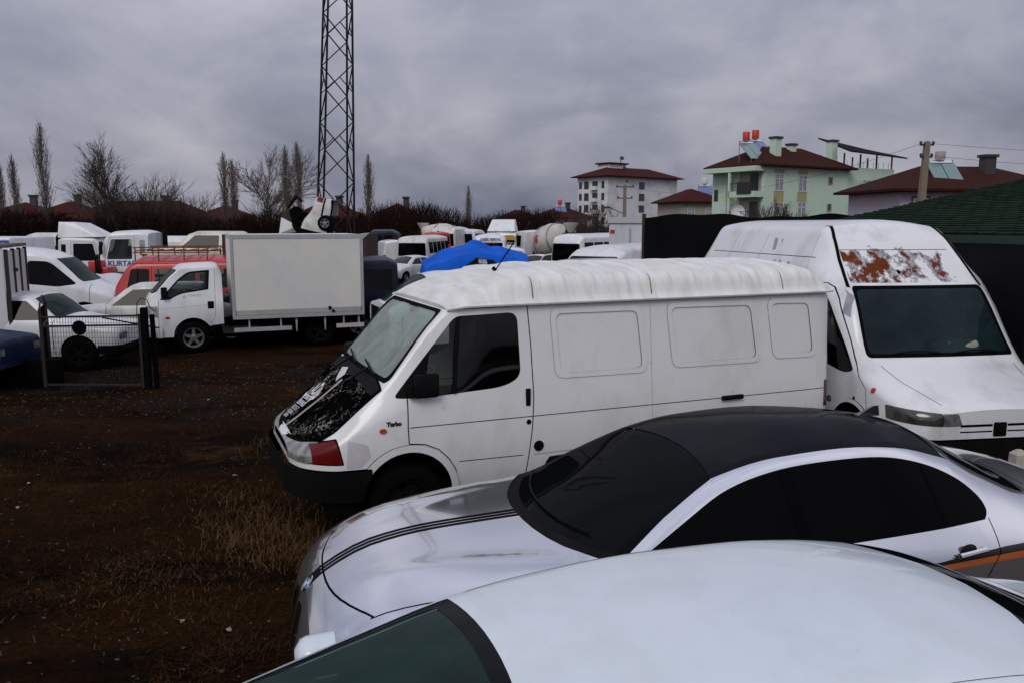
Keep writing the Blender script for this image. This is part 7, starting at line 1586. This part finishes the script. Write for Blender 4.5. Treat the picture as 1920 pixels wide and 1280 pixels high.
# ------------------------------------------------------------------ bare winter trees
BARK = mat('bark_grey', (.085, .070, .060), .9, var=.25, vscale=2, spec=.05); TWIG = mat('twig_brown', (.085, .064, .052), .9, spec=.05); TWIGP = mat('twig_pale', (.185, .150, .125), .9, spec=.05)
def tube_fast(b, p, q, r0, r1, n=4):
    d = (q - p)
    if d.length < 1e-5: return
    d.normalize(); u = d.orthogonal().normalized(); w_ = d.cross(u); base = len(b.v)
    for c, r in ((p, r0), (q, r1)):
        for k in range(n): a = 2 * math.pi * k / n; b.v.append(tuple(c + (u * math.cos(a) + w_ * math.sin(a)) * r))
    for k in range(n): b.f.append((base + k, base + (k + 1) % n, base + n + (k + 1) % n, base + n + k))
def bare_tree(label, px, Y, H, kind, seed, name='bare_tree', group=None, twig=None, zoff=0.):
    rn = random.Random(seed); x = X_at(px, Y); t = put(name, label, 'tree', x, Y, 0, group); tr = MB(); cr = MB()
    def grow(p, d, L, r, depth, b, spread, up):
        n = 3 if depth > 1 else 2; q = p
        for i in range(n):
            d2 = (d + Vector((rn.gauss(0, .10), rn.gauss(0, .10), rn.gauss(0, .06) + up))).normalized(); e = q + d2 * (L / n); r1 = r * (1 - .35 / n)
            tube_fast(b, q, e, r, r1, 5 if depth > 2 else 3); q, d, r = e, d2, r1
            if depth > 0:
                for _ in range(2 if depth > 1 else rn.choice((2, 3))):
                    ax = Vector((rn.gauss(0, 1), rn.gauss(0, 1), rn.gauss(0, .3))); ax = (ax - d * ax.dot(d))
                    if ax.length < .01: continue
                    dd = (d + ax.normalized() * spread * rn.uniform(.6, 1.3)).normalized()
                    grow(q, dd, L * rn.uniform(.5, .75), max(.014, r * rn.uniform(.42, .6)), depth - 1, cr, spread, up)
        if depth > 0: grow(q, d, L * .6, max(.014, r * .7), depth - 1, cr, spread, up)
    if kind == 'poplar':
        q = Vector((0, 0, -.3)); d = Vector((0, 0, 1)); n = 14; r = H * .011
        for i in range(n):
            e = q + Vector((rn.gauss(0, .02), rn.gauss(0, .02), 1)) * (H / n); r1 = r * .86; tube_fast(tr, q, e, r, r1, 6)
            f = i / n
            if f > .12:
                for _ in range(14):
                    a = rn.uniform(0, 6.28); s_ = .29; L = H * (.22 * math.sin(math.pi * min(1, f * .85 + .18)) + .03) * rn.uniform(.6, 1.15)
                    dd = Vector((math.cos(a) * s_, math.sin(a) * s_, 1)).normalized(); p0 = q.lerp(e, rn.random()); p = p0; rr = max(.018, r * .35)
                    for k in range(4):
                        dd = (dd + Vector((math.cos(a) * -.01, math.sin(a) * -.01, .12)) + Vector((rn.gauss(0, .05), rn.gauss(0, .05), 0))).normalized(); p2 = p + dd * L / 4; tube_fast(cr, p, p2, rr, rr * .75, 3); rr = max(.011, rr * .75)
                        for _2 in range(2):
                            a2 = rn.uniform(0, 6.28); d3 = (dd + Vector((math.cos(a2), math.sin(a2), .3)) * .4).normalized(); tube_fast(cr, p2, p2 + d3 * L * .22, .014, .009, 3)
                        p = p2
            q, r = e, r1
    elif kind == 'broad':
        grow(Vector((0, 0, -.3)), Vector((rn.gauss(0, .05), 0, 1)).normalized(), H * .42, H * .016, 4, tr, .62, .05)
    else:                                                            # 'multi': several leaning stems
        for _ in range(5): grow(Vector((rn.gauss(0, .2), rn.gauss(0, .2), -.3)), Vector((rn.gauss(0, .28), rn.gauss(0, .28), 1)).normalized(), H * .36, H * .010, 3, tr, .55, .06)
    tr.build('trunk', BARK, t); cr.build('crown', twig or TWIG, t)
    return t
G_ = 'bare trees along the yard edge'
for lab, px, Y, H, kd, sd in (
    ('small bare poplar at the far left edge', 9, 92, 9.8, 'poplar', 1), ('slim bare poplar second from the left edge', 34, 92, 10.7, 'poplar', 2), ('tallest bare poplar near the left edge', 91, 80, 12.6, 'poplar', 3),
    ('broad bare tree with a forked crown left of the lorry', 222, 78, 11.6, 'broad', 11), ('bushy bare tree beside the forked one', 290, 80, 10.2, 'multi', 5), ('low spreading bare tree behind the cream car', 340, 78, 8.2, 'multi', 6),
    ('leaning bare sapling left of the forked tree', 192, 82, 9.4, 'multi', 12),
    ('slim bare poplar behind the small lorry', 426, 84, 10.2, 'poplar', 7), ('thin bare poplar just right of the slim one behind the lorry', 442, 88, 9.8, 'poplar', 8), ('pale bare tree with open branches left of the mast', 487, 82, 11.6, 'broad', 21),
    ('crooked tall bare trunk left of the mast', 541, 74, 9.9, 'poplar', 10), ('slim bare poplar touching the mast', 563, 74, 10.3, 'poplar', 13), ('bare poplar right of the mast', 695, 86, 10.1, 'poplar', 14), ('small dark poplar in the centre distance', 878, 120, 8.6, 'poplar', 15),
    ('bare shrub in front of the green house balconies', 1452, 60, 6.3, 'multi', 16), ('thin bare sapling below the green house windows', 1490, 62, 5.3, 'multi', 17), ('bare shrub in front of the white apartment block', 1110, 70, 6.4, 'multi', 18), ('bare sapling in front of the pink house', 1570, 58, 4.6, 'multi', 19)):
    bare_tree(lab, px, Y, H, kd, sd, 'bare_poplar' if kd == 'poplar' else 'bare_tree', G_, TWIGP if kd == 'poplar' or px == 487 else None)
def thicket():
    rn = random.Random(5); b = MB(); lv = MB()
    for k in range(8500):
        Y = rn.uniform(74, 94); px = rn.uniform(-60, 1150); x = X_at(px, Y); z = ground_z(x, Y)
        h = rn.uniform(2.3, 3.7) * (1.12 if 650 < px < 860 else 1.0) * (.85 + .25 * abs(math.sin(px * .013 + 1)))
        if px > 1040: h *= .8
        p = Vector((x, Y, z)); d = Vector((rn.gauss(0, .16), rn.gauss(0, .16), 1)).normalized(); r = rn.uniform(.025, .06)
        for i in range(3):
            q = p + d * h / 3; tube_fast(b, p, q, r, r * .7, 3); r *= .7
            for _ in range(2):
                e = (d + Vector((rn.gauss(0, .5), rn.gauss(0, .5), rn.uniform(0, .4)))).normalized(); tube_fast(b, q, q + e * h * rn.uniform(.12, .3), max(.02, r * .8), .013, 3)
            d = (d + Vector((rn.gauss(0, .12), rn.gauss(0, .12), .05))).normalized(); p = q
        if k % 3 == 0:
            for _ in range(10):
                c = Vector((x + rn.gauss(0, .5), Y + rn.gauss(0, .5), z + rn.uniform(.1, h * .75))); s_ = rn.uniform(.10, .24); u = Vector((rn.gauss(0, 1), rn.gauss(0, 1), rn.gauss(0, 1))).normalized(); w_ = u.orthogonal().normalized()
                n0 = len(lv.v); lv.v += [tuple(c + u * s_), tuple(c + w_ * s_ * .6), tuple(c - u * s_), tuple(c - w_ * s_ * .6)]; lv.f.append((n0, n0 + 1, n0 + 2, n0 + 3))
    o = thing('scrub_thicket', 'dense dark brown scrub along the back of the yard', 'scrub'); o['kind'] = 'stuff'
    q = b.build('stems', mat('scrub_stem', (.020, .0105, .0085), .95, spec=.03), o); q['kind'] = 'stuff'
    q = lv.build('dry_leaves', mat('scrub_leaf', (.026, .011, .007), .95, spec=.03), o); q['kind'] = 'stuff'
thicket()
# ------------------------------------------------------------------ dead grass, stones and litter on the near ground
def ground_cover():
    rn = random.Random(12); g = MB(); tall = MB(); st = MB()
    def patch(x, y): return float(vnoise(np.array(x * 1.0), np.array(y * 1.6), 1.6, 9)) * .6 + float(vnoise(np.array(x), np.array(y), .5, 4)) * .4
    def blade(b, x, y, h, w_, bend):
        z = gz(x, y) - .005; a = rn.uniform(0, 6.28); dx, dy = math.cos(a), math.sin(a); s_ = Vector((-dy, dx, 0)) * w_
        p = Vector((x, y, z)); m_ = p + Vector((dx * bend * .35, dy * bend * .35, h * .6)); e = p + Vector((dx * bend, dy * bend, h)); n = len(b.v)
        b.v += [tuple(p - s_), tuple(p + s_), tuple(m_ + s_ * .7), tuple(m_ - s_ * .7), tuple(e)]; b.f += [(n, n + 1, n + 2, n + 3), (n + 3, n + 2, n + 4)]
    k = 0
    while k < 30000:
        Y = 3.0 + 9.5 * rn.random() ** 1.25; x = X_at(rn.uniform(-40, 700), Y); k += 1
        pv = patch(x, Y)
        if pv < .46 or rn.random() > (pv - .40) * 4: continue
        blade(g, x, Y, rn.uniform(.012, .04), rn.uniform(.0025, .005), rn.uniform(.04, .12))
    for cx, cy, n, rad, hh in ((X_at(510, 6.6), 6.6, 900, .30, .26), (X_at(480, 7.2), 7.2, 500, .30, .18), (X_at(560, 6.2), 6.2, 500, .22, .22), (X_at(455, 7.9), 7.9, 350, .35, .14), (X_at(300, 5.9), 5.9, 700, .50, .09), (X_at(235, 5.6), 5.6, 450, .45, .08), (X_at(420, 6.6), 6.6, 450, .45, .09), (X_at(620, 6.4), 6.4, 420, .25, .20), (X_at(585, 8.8), 8.8, 380, .3, .22), (X_at(560, 9.6), 9.6, 380, .35, .22), (X_at(690, 6.35), 6.35, 300, .3, .2), (X_at(775, 6.5), 6.5, 260, .3, .25)):
        for _ in range(int(n * .7)): blade(tall, cx + rn.gauss(0, rad), cy + rn.gauss(0, rad * .8), hh * .45 * rn.uniform(.4, 1.25), rn.uniform(.002, .0042), hh * rn.uniform(.1, .8))
    for _ in range(2600):
        Y = 4 + 12 * rn.random(); x = X_at(rn.uniform(-40, 680), Y); gr = 11 < Y < 15.5
        if not gr and rn.random() > .22: continue
        s_ = rn.uniform(.005, .015) * (1.2 if gr else 1); z = gz(x, Y); n = len(st.v)
        st.v += [(x + rn.gauss(0, .3) * s_ + dx * s_, Y + rn.gauss(0, .3) * s_ + dy * s_, z + dz * s_ * .7) for dx, dy, dz in ((-1, -.6, 0), (.9, -.8, 0), (1, .7, 0), (-.8, .9, 0), (-.4, -.2, 1), (.4, .3, .9))]
        st.f += [(n, n + 1, n + 5, n + 4), (n + 1, n + 2, n + 5), (n + 2, n + 3, n + 4, n + 5), (n + 3, n, n + 4)]
    o = g.build('dead_turf', mat('turf_blade', (.034, .0155, .0062), .95, var=.6, vscale=1.4, spec=.02)); tag(o, 'short dead brown grass over the near ground', 'grass', kind='stuff')
    o = tall.build('dry_grass', mat('straw_blade', (.100, .056, .024), .95, var=.45, vscale=5, spec=.02)); tag(o, 'taller straw-coloured dry grass by the front of the big van', 'grass', kind='stuff')
    o = st.build('gravel', mat('gravel_grey', (.060, .050, .043), .9, var=.8, vscale=40, spec=.1)); tag(o, 'loose grey stones scattered over the dirt', 'gravel', kind='stuff')
    lm = mat('litter_white', (.26, .25, .23), .8)
    labs = ('white paper scrap left of the silver car', 'pale plastic scrap near the bottom left corner', 'small white scrap left of the big van bumper', 'white scrap on the dirt below the wire gate', 'pale scrap in the middle of the dirt', 'torn pale wrapper near the left edge', 'white flake by the gravel strip', 'pale chip right of the wire gate')
    for (px, Y), lab in zip(((412, 5.05), (162, 4.35), (430, 8.4), (35, 8.2), (322, 5.2), (12, 7.4), (383, 12.2), (590, 5.6)), labs):
        x = X_at(px, Y); z = gz(x, Y) + .012; s_ = rn.uniform(.016, .028); a = rn.uniform(0, 3)
        q = [(x + s_ * dx * math.cos(a) - s_ * dy * math.sin(a), Y + s_ * dx * math.sin(a) + s_ * dy * math.cos(a), z + dz) for dx, dy, dz in ((-1, -.6, 0), (1, -.5, .006), (.9, .6, 0), (-.3, .8, .01), (-.9, .3, .004))]
        q2 = [(p[0], p[1], p[2] - .004) for p in q]
        o = mesh_obj('litter_scrap', q + q2, [(0, 1, 2, 3, 4), (9, 8, 7, 6, 5)] + [(i, 5 + i, 5 + (i + 1) % 5, (i + 1) % 5) for i in range(5)], lm); tag(o, lab, 'litter', 'litter on the dirt')
ground_cover()
